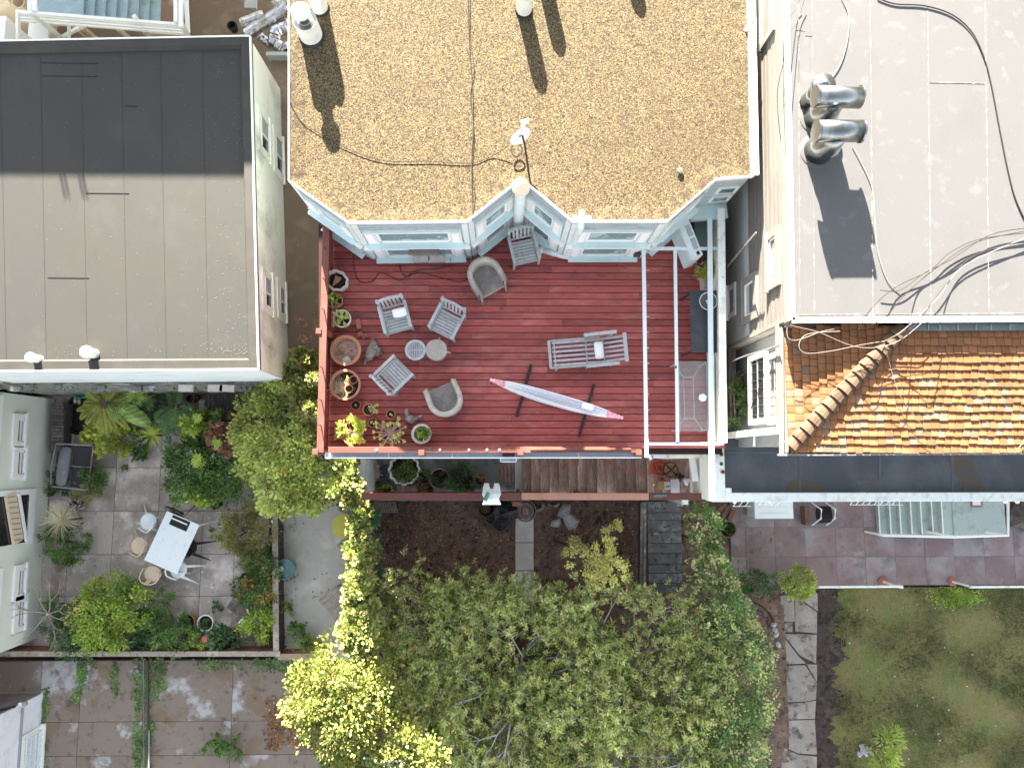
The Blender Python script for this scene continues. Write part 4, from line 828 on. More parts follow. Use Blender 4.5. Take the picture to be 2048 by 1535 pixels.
# raised edge strip + seams of the roof
def seam(x0, y0, x1, y1, w=.012, mat='seam', h=.006, name='roof_seam'): part(name, MB().bar(P(x0, y0, ZW + .003), P(x1, y1, ZW + .003), w, h), MT[mat], rwb)
for px0, px1 in ((1597, 1600), (1624, 1629), (1740, 1746), (1855, 1862), (1970, 1978)): seam(px0, -20, px1, 628)
seam(1857, 165, 1972, 167); seam(1592, 60, 1610, 61); seam(1610, 71, 1626, 72); seam(1598, 629, 2100, 626, .02); seam(1597, 182, 1597, 120)
part('edge_strip', MB().bar(P(1584, 640, ZW + .01), P(2200, 637, ZW + .01), .10, .02), MT['whitetrim'], rwb)
part('edge_strip', MB().bar(P(1573, -20, ZW + .01), P(1585, 640, ZW + .01), .09, .02), MT['whitetrim'], rwb)
def winpx(x0, x1, y0, y1, glass, trim='sidingtrim', tw=.13, split=None, depth=.07):
    u0, z1 = onwall(x1, y0, O, U, N); u1, _ = onwall(x1, y1, O, U, N); _, z0 = onwall(x0, (y0 + y1) / 2, O, U, N)
    if u0 > u1: u0, u1 = u1, u0
    return window(rwb, O, U, N, u0, u1, z0, z1, MT[trim], tw=tw, depth=depth, glass=glass, split=split, sill=.04)
w = winpx(1543, 1556, 470, 560, MT['darkglass']); w2 = winpx(1493, 1512, 558, 625, MT['greywall']); w3 = winpx(1460, 1471, 572, 625, MT['glass'], 'whitetrim', .07, None, .05); w4 = winpx(1526, 1545, -60, 60, MT['glass'], tw=.12)
for (ww, f0, f1) in ((w, .35, .75),):
    u0, z1 = onwall(1556, 470, O, U, N); u1, z0 = onwall(1543, 560, O, U, N)
    part('curtain', fb(MB(), O, U, N, u0 + .1, u1 - .05, z0 + .05, z1 - .15, .013, .022), MT['cream'], ww)
# ribbed galvanised ducts
def bend(pts, r, n=18):
    return MB().tube(pts, r, n)
for i, (bx, by, hx, lab) in enumerate(((1636, 302, 0, 'front galvanised flue with a sideways mouth on the white roof, nearest its long shadow'), (1634, 236, 0, 'rear galvanised flue with a sideways mouth on the white roof'))):
    c = P(bx, by, ZW); t = thing('metal_flue', lab, 'flue', c, 'galvanised flues on the white roof'); r = .27 if i == 0 else .26
    h = .66; y_ = c.y
    part('riser', MB().tube([c, c + Vector((0, 0, .25)), c + Vector((.03, .01, .45)), c + Vector((.05, .02, h))], [r * .95, r * .9, r * .78, r * .62], 26), MT['metal'], t, smooth=True)
    part('saddle', MB().lathe([(r * .86, .22), (r * .90, .24), (r * .86, .26)], c + Vector((.05, .01, 0)), 24), MT['metal'], t, smooth=True)
    part('barrel', MB().tube([c + Vector((-.34, .03, h + .02)), c + Vector((.42, .04 - .03 * i, h + .02))], r * .66, 28), MT['metal'], t, smooth=True)
    for xb in (-.33, .405): part('band', MB().tube([c + Vector((xb - .015, .03, h + .02)), c + Vector((xb + .015, .03, h + .02))], r * .69, 28), MT['metal'], t)
    part('open_mouth', MB().tube([c + Vector((.422, .035, h + .02)), c + Vector((.426, .035, h + .02))], r * .6, 28), MT['mesh'], t)
    part('flashing_ring', MB().lathe([(r * 1.18, 0), (r * 1.15, .012), (r * .95, .02)], c, 28), MT['whiteroof'], t)
c = P(1617, 205, ZW); t = thing('metal_flue', 'small capped galvanised flue behind the two big ones', 'flue', c, 'galvanised flues on the white roof')
part('riser', MB().tube([c, c + Vector((0, 0, .55))], .16, 20), MT['metal'], t, smooth=True); part('cap', MB().lathe([(.19, .5), (.19, .62), (0, .68)], c, 20), MT['metal'], t, smooth=True)

# ================================================================ TILED LEAN-TO ROOF
tr = thing('tiled_lean_to', 'orange clay tile roof with a hip, gutter and white window frames below', 'roof', (7, 1, 0))
ZE, ZT = 7.86, 8.14
E0 = P(1573, 902, ZE); T0 = P(1573, 660, ZT); ysl = (ZT - ZE) / (T0.y - E0.y)
xE = P(1573, 780, ZE).x; hipx = P(1800, 664, ZT).x; yT = T0.y; yE = E0.y
def zroof(x, y): return ZE + min((y - yE) * ysl, (x - xE) * (ZT - ZE) / (hipx - xE))
hp = lambda y: xE + (y - yE) / (yT - yE) * (hipx - xE)
m = MB(); m.add([(xE, yE, ZE - .03), (13, yE, ZE - .03), (13, yT + .1, ZT - .03), (hipx, yT + .1, ZT - .03), (xE, yT + .1, ZE - .03)], [(0, 1, 2, 3), (0, 3, 4)]); part('underlay', m, MT['ridge'], tr)
tc_ = 0; nc = 15; pit = (yT + .05 - yE) / nc; stuff = MB(); sl = math.atan(ysl)
meshes = []
for k in range(6):
    mm = MB(); w_ = .118 + .012 * (k % 3); L_ = pit + .06
    # slightly arched tile
    vs = []
    for yy in (0, L_):
        for xx, zz in ((-.5, 0), (-.3, .003), (.3, .003), (.5, 0)): vs.append((xx * w_, yy, zz + (.034 if yy == 0 else .0)))
    vs += [(v[0], v[1], v[2] - .02) for v in vs]
    mm.add(vs, [(0, 1, 5, 4), (1, 2, 6, 5), (2, 3, 7, 6), (8, 9, 1, 0), (9, 10, 2, 1), (10, 11, 3, 2), (0, 4, 12, 8), (3, 11, 15, 7)]); meshes.append((mm, w_))
tm = {}
def tile(x, y, rz, tilt, zz, asobj, mi):
    mm, w_ = meshes[mi]; R = Matrix.Rotation(rz, 3, 'Z') @ Matrix.Rotation(tilt, 3, 'X')
    if asobj:
        key = mi
        if key not in tm:
            me = mm.mesh('tile', (0, 0, 0), False); me.materials.append(MT['tile']); me2 = me.copy(); me2.materials[0] = MT['tilegrey']; tm[key] = (me, me2)
        o = link(bpy.data.objects.new('tile', tm[key][1 if random.random() < .22 else 0])); o.parent = tr
        o.location = Vector((x, y, zz)) - tr.location; o.rotation_euler = (Matrix.Rotation(rz, 3, 'Z') @ Matrix.Rotation(tilt, 3, 'X')).to_euler()
    else: stuff.add([R @ Vector(v) + Vector((x, y, zz)) for v in mm.v], mm.f)
xmax = P(2060, 780, ZE).x
for r_ in range(nc):
    y = yE - .02 + r_ * pit; x = hp(y) + .02 + random.uniform(0, .1)
    while x < 9.2:
        mi = random.randrange(6); w_ = meshes[mi][1]; yy = y + random.choice((0, 0, 0, .012, -.012)) + random.uniform(-.004, .004)
        vis = x < xmax; ok = vis and r_ < 11 and tc_ < 255
        tile(x + w_ / 2, yy, 0, sl * .9, zroof(20, y) + .004 + random.uniform(0, .004), ok, mi); tc_ += ok; x += w_ + .007
nrows = 14; pw = (hipx - xE) / nrows
hc = 0
for r_ in range(nrows):
    x = xE - .01 + r_ * pw; y = yE + (x - xE) / (hipx - xE) * (yT - yE) + .1
    while y < yT + .05:
        mi = random.randrange(6); w_ = meshes[mi][1]; ok = hc < 45
        tile(x, y + w_ / 2, -PI / 2, sl * .9, ZE + (x - xE) * (ZT - ZE) / (hipx - xE) + .004, ok, mi); hc += ok; y += w_ + .008
part('tile_field', stuff, MT['tile'], tr, kind='stuff')
a, b = Vector((xE - .0, yE + .06, ZE + .02)), Vector((hipx + .02, yT + .02, ZT + .02)); nr = 15; D = (b - a).normalized(); Sd = D.cross(Vector((0, 0, 1))).normalized()
for k in range(nr):
    p0 = a.lerp(b, k / nr); p1 = a.lerp(b, (k + 1.25) / nr); vs = []
    for (p, r, dz) in ((p0, .150, .03), (p1, .115, .0)):
        for q in range(7): an = PI * q / 6; vs.append(p + Sd * math.cos(an) * r + Vector((0, 0, dz + math.sin(an) * r * .55)))
    m = MB(); m.add(vs + [v - Vector((0, 0, .015)) for v in vs], [(q, q + 1, 7 + q + 1, 7 + q) for q in range(6)] + [(14 + q, 15 + q, q + 1, q) for q in range(6)]); part('ridge_tile', m, MT['ridge'], tr)
# gutters
m = MB(); m.bar(P(1562, 655, ZE - .02), P(1563, 908, ZE - .02), .05, .08); m.bar(P(1571, 655, ZE - .05), P(1571, 905, ZE - .05), .14, .02); m.bar(P(1556, 909, ZE - .02), P(2200, 906, ZE - .02), .035, .08)
part('gutter', m, MT['sidingtrim'], tr); part('gutter_bed', MB().bar(P(1575, 904, ZE - .06), P(2200, 901, ZE - .06), .09, .02), MT['darkwood'], tr)
for px in (1680, 1780, 1878, 1976): part('gutter_strap', MB().bar(P(px, 898, ZE), P(px, 907, ZE), .02, .01), MT['aqua'], tr)
m = MB(); m.bar(P(1815, 654, ZW - .1), P(2200, 653, ZW - .1), .12, .05); part('wall_gutter', m, MT['tealtrim'], tr)
for px in (1857, 1880, 1916, 1952, 1982, 2020): part('gutter_clip', MB().bar(P(px, 648, ZW - .06), P(px, 660, ZW - .06), .012, .01), MT['greymetal'], tr)
# west wall of the lean-to with its windows (wall frame continues the building's west wall)
uC = onwall(1565, 850, O, U, N)[0] ; u0 = Lw + .01
zb = 4.6
part('wall', MB().box(O.x + .06, 13, yE + .12, E_.y - .01, zb, ZE - .08), MT['greywall'], tr)
part('corner_board', fb(MB(), O, U, N, (E_.y - yE) - .42 + Lw, (E_.y - yE) - .30 + Lw, zb, ZE - .06, -.02, .10), MT['whitetrim'], tr)
part('top_board', fb(MB(), O, U, N, Lw, Lw + (E_.y - yE) - .3, ZE - .22, ZE - .08, -.05, .06), MT['sidingtrim'], tr)
for (x0, x1) in ((1502, 1530), (1540, 1560)):
    ua, z1 = onwall(x1, 712, O, U, N); ub, _ = onwall(x1, 835, O, U, N); _, z0 = onwall(x0, 770, O, U, N)
    m = MB(); fb(m, O, U, N, ua - .1, ub + .1, z0 - .09, z0, -.05, .03); fb(m, O, U, N, ua - .1, ub + .1, z1, z1 + .035, -.05, .03); fb(m, O, U, N, ub, ub + .1, z0, z1, -.05, .028); fb(m, O, U, N, ua - .1, ua, z0, z1, -.05, .028)
    w = part('window', m, MT['whitetrim'], tr); part('pane', fb(MB(), O, U, N, ua, ub, z0, z1, -.05, .003), MT['darkglass'], w)
    for q in range(7): uu = ua + (ub - ua) * (q + .5) / 7; part('louvre', fb(MB(), O, U, N, uu - .006, uu + .006, z0, z1, .004, .012), MT['charcoal'], w)
    part('mullion', fb(MB(), O, U, N, ua, ub, (z0 + z1) / 2 - .012, (z0 + z1) / 2 + .012, .004, .014), MT['greymetal'], w)
# dark ledge with plants against that wall
q0, q1 = onwall(1458, 700, O, U, N), onwall(1458, 850, O, U, N)
part('ledge', fb(MB(), O, U, N, Lw + .02, Lw + 1.75, zb, 5.2, -.05, .10), MT['darkwood'], tr)

# ================================================================ DARK FLAT ROOF + PARAPET
ZK = 4.62
dk = thing('dark_flat_roof', 'dark grey flat roof with weathered white parapets below the tiles', 'roof', (8, -.5, 0))
a, b = P(1448, 880, ZK), P(2200, 985, ZK)
part('roof', MB().box(a.x - .05, b.x, b.y - .05, yE + 1.2, ZK - .1, ZK), MT['darkroof'], dk)
part('wall', MB().box(P(1438, 950, 4.7).x, b.x, P(1500, 998, 4.75).y + .03, yE + 1.2, 0, ZK - .11), MT['creamwall'], dk)
x0, x1 = P(1423, 950, 4.8).x, P(1450, 950, 4.8).x; y0_, y1_ = P(1500, 1003, 4.8).y, P(1500, 985, 4.8).y
part('parapet', MB().box(x0, x1, y0_, yE + .55, ZK - .3, 4.8), MT['parapet'], dk, bev=.01); part('parapet', MB().box(x1 + .001, b.x, y0_, y1_, ZK - .3, 4.8), MT['parapet'], dk, bev=.01)
part('parapet_step', MB().box(x1 + .001, x1 + .13, y1_ + .001, y1_ + .1, ZK - .1, 4.8), MT['parapet'], dk)
part('side_wall', MB().box(P(1410, 950, 4.2).x + .12, x0 - .001, y0_ + .02, yE + .4, 2.4, 4.74), MT['creamwall'], dk)
q = P(1668, 966, ZK + .003)
for poly in ([(1575, 962), (1605, 958), (1640, 966), (1646, 984), (1572, 985)], [(1895, 908), (1945, 908), (1950, 935), (1962, 960), (1972, 985), (1925, 985), (1925, 960), (1905, 945)]):
    part('rust_stain_patch', MB().prism([p2(x, y, ZK) for x, y in poly], ZK + .001, ZK + .005), MT['stainpatch'], dk)
part('roof_patch', MB().prism([p2(x, y, ZK) for x, y in ((1716, 962), (1762, 960), (1764, 985), (1712, 985))], ZK + .001, ZK + .006), MT['darkpatch'], dk)
for (x0_, y0__, x1_, y1__) in ((1471, 876, 1562, 876), (1471, 866, 1471, 876), (1490, 866, 1490, 876)): part('skylight_frame', MB().bar(P(x0_, y0__, ZK + .1), P(x1_, y1__, ZK + .1), .03, .06), MT['aquapale'], dk)
for (px, py, r, mt, lab) in ((1441, 908, .05, 'yellow', 'yellow tin candle cup on the white parapet'), (1441, 927, .055, 'whitetrim', 'white cup on the parapet with coral coloured rim'), (1444, 943, .045, 'terra', 'small brown glass on the white parapet')):
    c = P(px, py, 4.8); t = thing('small_cup', lab, 'cup', c, 'cups on the white parapet'); part('body', MB().lathe([(r * .8, 0), (r, .07), (r * .8, .07), (r * .7, .02), (0, .02)], c, 14), MT[mt], t); part('filling', MB().lathe([(r * .78, .05), (0, .052)], c, 12), MT['ridge'], t)
# outside lean: white downpipe/hooks on parapet
m = MB()
for px in (1470, 1540, 2036, 2012): q = P(px, 1003, 4.7); m.lathe([(.04, -.05), (.04, .0), (0, .02)], q, 10)
part('parapet_bracket', m, MT['whitetrim'], dk)

for (x0_, y0__, x1_, y1__) in ((1600, 905, 1600, 985), (1760, 905, 1760, 985), (1905, 905, 1905, 985), (1455, 905, 1560, 905)): part('roof_lap', MB().bar(P(x0_, y0__, ZK + .004), P(x1_, y1__, ZK + .004), .05, .006), MT['darkpatch'], dk)
# ================================================================ LEFT HOUSES
wh = thing('pale_green_house', 'pale green rendered house with white framed windows at the left edge', 'house', (-13, -2, 0))
X1 = P(101, 940, 0).x; X2 = P(80, 1180, 0).x
yn = P(100, 798, 0).y; ym = P(95, 1092, 0).y; ye = P(80, 1276, 0).y
part('wall', MB().box(-20, X1, ym, yn, 0, 7.5), MT['greenrender'], wh); part('wall', MB().box(-20, X2, ye, ym - .002, 0, 7.4), MT['greenrender'], wh)
O1, U1, N1 = Vector((X1, yn, 0)), Vector((0, -1, 0)), Vector((1, 0, 0)); O2 = Vector((X2, yn, 0))
for (Oq, x0, x1, ya, yb_) in ((O1, 32, 47, 838, 884), (O1, 32, 47, 902, 948), (O2, 34, 48, 1136, 1186), (O2, 34, 48, 1198, 1248)):
    ua, z0 = onwall(x1, ya, Oq, U1, N1); ub, _ = onwall(x1, yb_, Oq, U1, N1); _, z1 = onwall(x0, (ya + yb_) / 2, Oq, U1, N1)
    w = window(wh, Oq, U1, N1, ua, ub, z0, z1, MT['whitetrim'], tw=.13, depth=.06, split='h', sill=.03, glass=MT['darkglass'])
for (Oq, x1, ya, yb_) in ((O1, 4, 790, 960), (O2, 3, 1135, 1270)):
    ua, z0 = onwall(x1, ya, Oq, U1, N1); ub, _ = onwall(x1, yb_, Oq, U1, N1)
    part('trim_board', fb(MB(), Oq, U1, N1, ua, ub, z0, z0 + .2, .003, .05), MT['whitetrim'], wh)
ua, z0 = onwall(58, 988, O1, U1, N1); ub, _ = onwall(58, 1082, O1, U1, N1)
part('alcove', fb(MB(), O1, U1, N1, ua, ub, z0, z0 + 3, .003, .012), MT['darkglass'], wh)
m = MB(); fb(m, O1, U1, N1, ua - .14, ub + .05, z0 - .22, z0, .003, .05); fb(m, O1, U1, N1, ua - .14, ua, z0, z0 + 3, .003, .05); part('alcove_frame', m, MT['whitetrim'], wh)
p0, p1 = onwall(16, 988, O1, U1, N1), onwall(32, 1084, O1, U1, N1)
m = MB(); A3 = O1 + U1 * p0[0] + Vector((.05, 0, p0[1])); B3 = O1 + U1 * p1[0] + Vector((.05, 0, p1[1])); m.bar(A3, B3, .38, .05, up=(1, 0, 0)); part('inner_stair', m, MT['cream'], wh)
for k in range(9): q = A3.lerp(B3, (k + .5) / 9); part('stair_tread', MB().obox(q + Vector((.03, 0, 0)), .02, .012, .30), MT['sidingtrim'], wh)
part('inner_rail', MB().bar(A3 + Vector((.02, 0, -.30)), B3 + Vector((.02, 0, -.30)), .07, .05, up=(1, 0, 0)), MT['whitetrim'], wh)
part('plinth_line', fb(MB(), O1, U1, N1, 0, yn - ym, 0, .03, .0, .03), MT['sidingtrim'], wh)
sh = thing('white_sided_house', 'white clapboard house with a barred window at the lower left corner', 'house', P(60, 1460, -.1))
X3 = P(83, 1440, -.1).x; ysn = P(80, 1384, -.1).y
part('wall', MB().box(-20, X3, -12, ysn, -.1, 5.5), MT['whiteclap'], sh)
O3 = Vector((X3, ysn, 0))
for k in range(22): z = .05 + k * .11; part('clapboard', fb(MB(), O3, U1, N1, .0, 3.2, z, z + .102, .002, .016), MT['whiteclap'], sh)
part('grey_panel', MB().box(-20, X3 - .02, ysn + .002, ysn + .02, 0, 5.4), MT['mauve'], sh)
q = onwall(40, 1440, O3, U1, N1); part('downpipe', fb(MB(), O3, U1, N1, .1, 2.6, q[1] - .02, q[1] + .02, .02, .07), MT['greymetal'], sh)
ua, z0 = onwall(78, 1450, O3, U1, N1); _, z1 = onwall(48, 1450, O3, U1, N1)
w = window(sh, O3, U1, N1, ua + .1, ua + 1.6, z0 - .0, z1, MT['whitetrim'], tw=.1, depth=.05, split=None)
m = MB()
for k in range(12): fb(m, O3, U1, N1, ua + .1 + k * .13, ua + .112 + k * .13, z0 - .3, z1, .10, .112)
for k in range(6): zz = z0 - .3 + (z1 - z0 + .3) * k / 5; fb(m, O3, U1, N1, ua + .1, ua + 1.6, zz, zz + .012, .10, .112)
part('window_bars', m, MT['aquapale'], sh)
q = P(50, 1407, 1.2); m = MB(); m.lathe([(.05, -.05), (.06, .03), (.03, .05), (0, .055)], q, 14); part('flood_lamp', m, MT['greymetal'], sh); part('lamp_arm', MB().bar(q + Vector((0, 0, 0)), q + Vector((-.16, .0, -.02)), .06, .06), MT['whitetrim'], sh)
part('black_pipe', MB().tube([(q.x - .3, ysn + .04, 1.1), (q.x - .65, ysn + .06, 1.6)], .03, 8), MT['black'], sh)

# ================================================================ FENCES
def fence(pts, z0, z1, lab, name='wooden_fence', cap=.13, side=None, capmat='fencewood', bmat='redfence', bw=.15, seglen=1.9):
    """pts px at cap height; cap boards + vertical boards + posts"""
    Q = [P(x, y, z1) for x, y in pts]; c = Q[0].lerp(Q[-1], .5); c.z = z0
    t = thing(name, lab, 'fence', c)
    for a, b in zip(Q[:-1], Q[1:]):
        L_ = (b - a).length; U_ = (b - a) / L_; n_ = max(1, round(L_ / seglen))
        for i in range(n_):
            p, q_ = a.lerp(b, i / n_) + U_ * .003, a.lerp(b, (i + 1) / n_) - U_ * .003
            part('cap_board', MB().bar(p - Vector((0, 0, .02)), q_ - Vector((0, 0, .02)), cap, .04), MT[capmat], t)
            part('post', MB().obox((p.x, p.y, (z0 + z1 - .05) / 2), .09, .09, z1 - z0 - .05, math.atan2(U_.y, U_.x)), MT[capmat], t)
        k = 0
        nb_ = int(L_ / bw); N_ = Vector((-U_.y, U_.x, 0)); off = (side or 0) * .04
        for i in range(nb_):
            p = a + U_ * (i + .5) * L_ / nb_ + N_ * (off + random.uniform(-.004, .004))
            part('fence_board', MB().obox((p.x, p.y, (z0 + z1 - .05) / 2), L_ / nb_ - .012, .02, z1 - z0 - .06, math.atan2(U_.y, U_.x)), MT[bmat], t)
    return t
fence([(-40, 1307), (560, 1307)], -.1, .62, 'long brown board fence with a grey cap along the bottom of the patio', side=1)
fence([(552, 1312), (549, 985)], -.05, .6, 'grey capped wooden fence between the patio and the narrow yard', side=-1, bmat='darkwood', cap=.15)
fence([(560, 1313), (655, 1311)], 0, .6, 'short tan topped fence at the foot of the narrow yard', side=1, capmat='palefence', cap=.15)
fence([(728, 1000), (728, 1120)], 0, 1.3, 'ivy covered grey fence beside the dark garden bed', side=1, capmat='fencewood', bmat='darkwood')
# white post between the stair well and the ivy
a = P(723, 950, 2.6); solo('white_post', MB().box(a.x - .09, a.x + .09, P(723, 985, 2.6).y, P(723, 918, 2.6).y, 0, 2.6), MT['stainedwhite'], 'white painted wall end beside the potted plants below the deck', 'wall')
# pipe rail in the rear yard
t = thing('pipe_rail', 'thin galvanised pipe running down the rear yard between weeds', 'pipe', P(288, 1430, -.1))
part('pipe', MB().tube([P(287, 1318, .6), P(288, 1560, .6)], .016, 8), MT['metal'], t); part('lower_pipe', MB().tube([P(298, 1460, .1), P(298, 1560, .1)], .018, 8), MT['greymetal'], t)
part('kerb', MB().bar(P(295, 1320, 0), P(297, 1560, 0), .04, .08), MT['joint'], t); part('brace', MB().bar(P(288, 1472, .6), P(297, 1464, .2), .02, .02), MT['greymetal'], t)
# ================================================================ DECK FURNITURE
def at(px, py, z=ZD): return P(px, py, z)
ARM = 'weathered slatted garden armchair'
def armchair(label):
    t = thing('garden_armchair', label, 'chair', (0, 0, 0), 'weathered slatted garden armchairs on the deck'); w = .60; g_ = MT['greywood']
    for i in range(7): part('seat_slat', MB().box(-.225, .225, -.27 + i * .066, -.27 + i * .066 + .055, .38, .40), g_, t, local=True, bev=.004)
    for s in (-1, 1):
        part('arm', MB().obox((s * .27, -.02, .60), .065, .58, .028), g_, t, local=True, bev=.008)
        part('leg', MB().box(s * .27 - .025, s * .27 + .025, -.30, -.25, 0, .585), g_, t, local=True); part('leg', MB().bar((s * .25, .24, 0), (s * .25, .33, .86), .05, .05), g_, t, local=True)
        part('side_rail', MB().box(s * .25 - .015, s * .25 + .015, -.27, .26, .31, .378), g_, t, local=True)
    for i in range(5): x = -.16 + i * .08; part('back_slat', MB().bar((x, .235, .40), (x, .30, .82), .042, .014, up=(0, 1, 0)), g_, t, local=True)
    pts = []; n_ = 12; m = MB(); vs = []
    for i in range(n_ + 1):
        u = -1 + 2 * i / n_; x = u * .285; z = .82 + .07 * math.cos(u * PI / 2) ** .7 ; y = .30 + .015 * (1 - abs(u))
        vs += [(x, y - .018, z - .06), (x, y + .022, z - .06), (x, y + .022 + .01, z), (x, y - .018, z)]
    fs = [(4 * i + k, 4 * i + (k + 1) % 4, 4 * i + 4 + (k + 1) % 4, 4 * i + 4 + k) for i in range(n_) for k in range(4)] + [(3, 2, 1, 0), (4 * n_, 4 * n_ + 1, 4 * n_ + 2, 4 * n_ + 3)]
    m.add(vs, fs); part('top_rail', m, g_, t, local=True); part('lower_rail', MB().box(-.23, .23, .225, .25, .40, .45), g_, t, local=True)
    part('front_rail', MB().box(-.25, .25, -.30, -.275, .30, .378), g_, t, local=True)
    return t
c0 = armchair(ARM + ' tucked in the notch under the tall duct'); q = at(1046, 508); c0.location = q; c0.rotation_euler = (0, 0, math.radians(13))
for (px, py, an, lab) in ((797, 642, 15, ARM + ' with a white cushion on its back'), (898, 650, -27, ARM + ' just above the two round stools'), (794, 756, 135, ARM + ' facing away, between the stools and the big planter')):
    dup(c0, at(px, py), math.radians(an), lab)
c = at(798, 626, ZD + .55); m = MB(); vs = []; n_ = 8
for j in range(n_ + 1):
    for i in range(n_ + 1):
        u, v = -1 + 2 * i / n_, -1 + 2 * j / n_; e = (1 - u ** 4) * (1 - v ** 4); vs.append(Vector((u * .155 * (1 - .1 * v * v), v * .10, .08 * e ** .6 + .012 * math.sin(u * 9) * e)))
def pillow(c, sx, sy, h, rz, tilt, mat, label, name='cushion', cat='cushion'):
    n_ = 10; vs = []; R = Matrix.Rotation(rz, 3, 'Z') @ Matrix.Rotation(tilt, 3, 'X')
    for sg in (1, -1):
        for j in range(n_ + 1):
            for i in range(n_ + 1):
                u, v = -1 + 2 * i / n_, -1 + 2 * j / n_; e = max(0, (1 - abs(u) ** 3.5) * (1 - abs(v) ** 3.5))
                vs.append(R @ Vector((u * sx / 2 * (1 - .08 * v * v), v * sy / 2 * (1 - .08 * u * u), sg * h / 2 * e ** .5 + .006 * math.sin(u * 7 + v * 4) * e)) + Vector(c))
    N_ = (n_ + 1) ** 2; fs = []
    for j in range(n_):
        for i in range(n_):
            a = j * (n_ + 1) + i; fs.append((a, a + 1, a + n_ + 2, a + n_ + 1)); fs.append((N_ + a, N_ + a + n_ + 1, N_ + a + n_ + 2, N_ + a + 1))
    return solo(name, MB().add(vs, fs), mat, label, cat, smooth=True)
pillow(at(799, 625, ZD + .68), .29, .21, .10, math.radians(12), .7, MT['cloth'], 'white cushion on the slatted armchair above the big planters')
def tubchair(label):
    t = thing('wicker_tub_chair', label, 'chair', (0, 0, 0), 'grey wicker tub chairs on the deck')
    out = [(-.27, -.30)]; n_ = 16
    # plan outline of the arm/back roll
    path = [Vector((-.30, -.30)), Vector((-.31, -.10))] + [Vector((.31 * math.cos(PI - PI * k / n_), .02 + .30 * math.sin(PI * k / n_))) for k in range(n_ + 1)] + [Vector((.31, -.10)), Vector((.30, -.30))]
    m = MB(); prof = [(-.045, 0), (-.05, .30), (-.055, .62), (-.03, .665), (.03, .665), (.055, .62), (.035, .3), (.03, 0)]; vs = []
    for i, p in enumerate(path):
        d = (path[min(i + 1, len(path) - 1)] - path[max(i - 1, 0)]).normalized(); nn = Vector((-d.y, d.x))
        hgt = 1.0 + .14 * max(0, p.y / .32) 
        for (o, z) in prof: vs.append((p.x + nn.x * o, p.y + nn.y * o, .02 + z * hgt))
    k = len(prof); fs = [(i * k + j, i * k + j + 1, (i + 1) * k + j + 1, (i + 1) * k + j) for i in range(len(path) - 1) for j in range(k - 1)] + [tuple(range(k)), tuple(reversed(range((len(path) - 1) * k, len(path) * k)))]
    m.add(vs, fs); part('woven_back', m, MT['wicker'], t, local=True, smooth=True)
    part('seat', MB().prism([(-.27, -.30), (.27, -.30), (.27, .05)] + [(.27 * math.cos(PI * q / 8), .05 + .24 * math.sin(PI * q / 8)) for q in range(1, 8)] + [(-.27, .05)], .30, .39), MT['wickerseat'], t, local=True, bev=.02)
    part('apron', MB().box(-.27, .27, -.31, -.285, .14, .31), MT['wicker'], t, local=True)
    for s in (-1, 1): part('leg', MB().tube([(s * .29, -.36, 0), (s * .285, -.33, .34), (s * .285, -.31, .66)], .024, 8), MT['wicker'], t, local=True)
    return t
tc0 = tubchair('grey wicker tub chair angled between the armchairs and the house wall'); tc0.location = at(972, 565); tc0.rotation_euler = (0, 0, math.radians(30))
dup(tc0, at(894, 802), math.radians(-158), 'grey wicker tub chair nearest the front railing')
# stools
c = at(835, 705); t = thing('slatted_stool', 'round slatted pale grey stool, left of the pair', 'stool', c, 'round low stools in the middle of the deck')
m = MB(); m.lathe([(.165, .36), (.165, .385), (.215, .385), (.22, .375), (.215, .36), (.165, .36)], c, 36); m.f = m.f[:-2]; part('rim', m, MT['greywood'], t)
for i in range(8): x = -.133 + i * .038; hh = math.sqrt(.168 ** 2 - x * x); part('slat', MB().box(c.x + x - .012, c.x + x + .012, c.y - hh, c.y + hh, c.z + .362, c.z + .380), MT['greywood'], t)
part('cross_bar', MB().box(c.x - .165, c.x + .165, c.y - .018, c.y + .018, c.z + .35, c.z + .384), MT['greywood'], t)
for a_ in range(4): an = a_ * PI / 2 + .8; part('leg', MB().bar(c + Vector((.13 * math.cos(an), .13 * math.sin(an), .35)), c + Vector((.17 * math.cos(an), .17 * math.sin(an), 0)), .03, .03), MT['greywood'], t)
c = at(876, 705); t = thing('wicker_stool', 'round solid grey wicker stool with peg ends, right of the pair', 'stool', c, 'round low stools in the middle of the deck')
part('top', MB().lathe([(.20, .34), (.225, .36), (.225, .395), (.21, .41), (.12, .405), (0, .40)], c, 32), MT['wicker'], t); part('drum', MB().lathe([(.19, .02), (.19, .34)], c, 24), MT['wicker'], t)
for an in (80, -8): an = math.radians(an); part('peg', MB().tube([c + Vector((math.cos(an) * .2, math.sin(an) * .2, .3)), c + Vector((math.cos(an) * .28, math.sin(an) * .28, .24))], .022, 8), MT['wicker'], t)
# sun lounger
c = at(1170, 708); t = thing('wooden_lounger', 'long weathered slatted wooden lounger with arms lying on the deck', 'lounger', c)
RL = Matrix.Rotation(math.radians(4.5), 3, 'Z')
def lo(name, x0, x1, y0, y1, z0, z1, tilt=0, **k):
    m = MB(); vs = []
    for z in (z0, z1):
        for y in (y0, y1):
            for x in (x0, x1): zz = z + max(0, x - .30) * .5; vs.append(RL @ Vector((x, y, zz)) + c)
    m.add(vs, [(0, 2, 3, 1), (4, 5, 7, 6), (0, 1, 5, 4), (2, 6, 7, 3), (0, 4, 6, 2), (1, 3, 7, 5)]); return part(name, m, MT['greywood'], t, bev=.004)
for i in range(6): y = -.235 + i * .094; lo('slat', -.72, .18, y - .024, y + .024, .35, .37); lo('back_slat', .36, .73, y - .022, y + .022, .37, .385); lo('mid_slat', .19, .36, y - .022, y + .022, .355, .37)
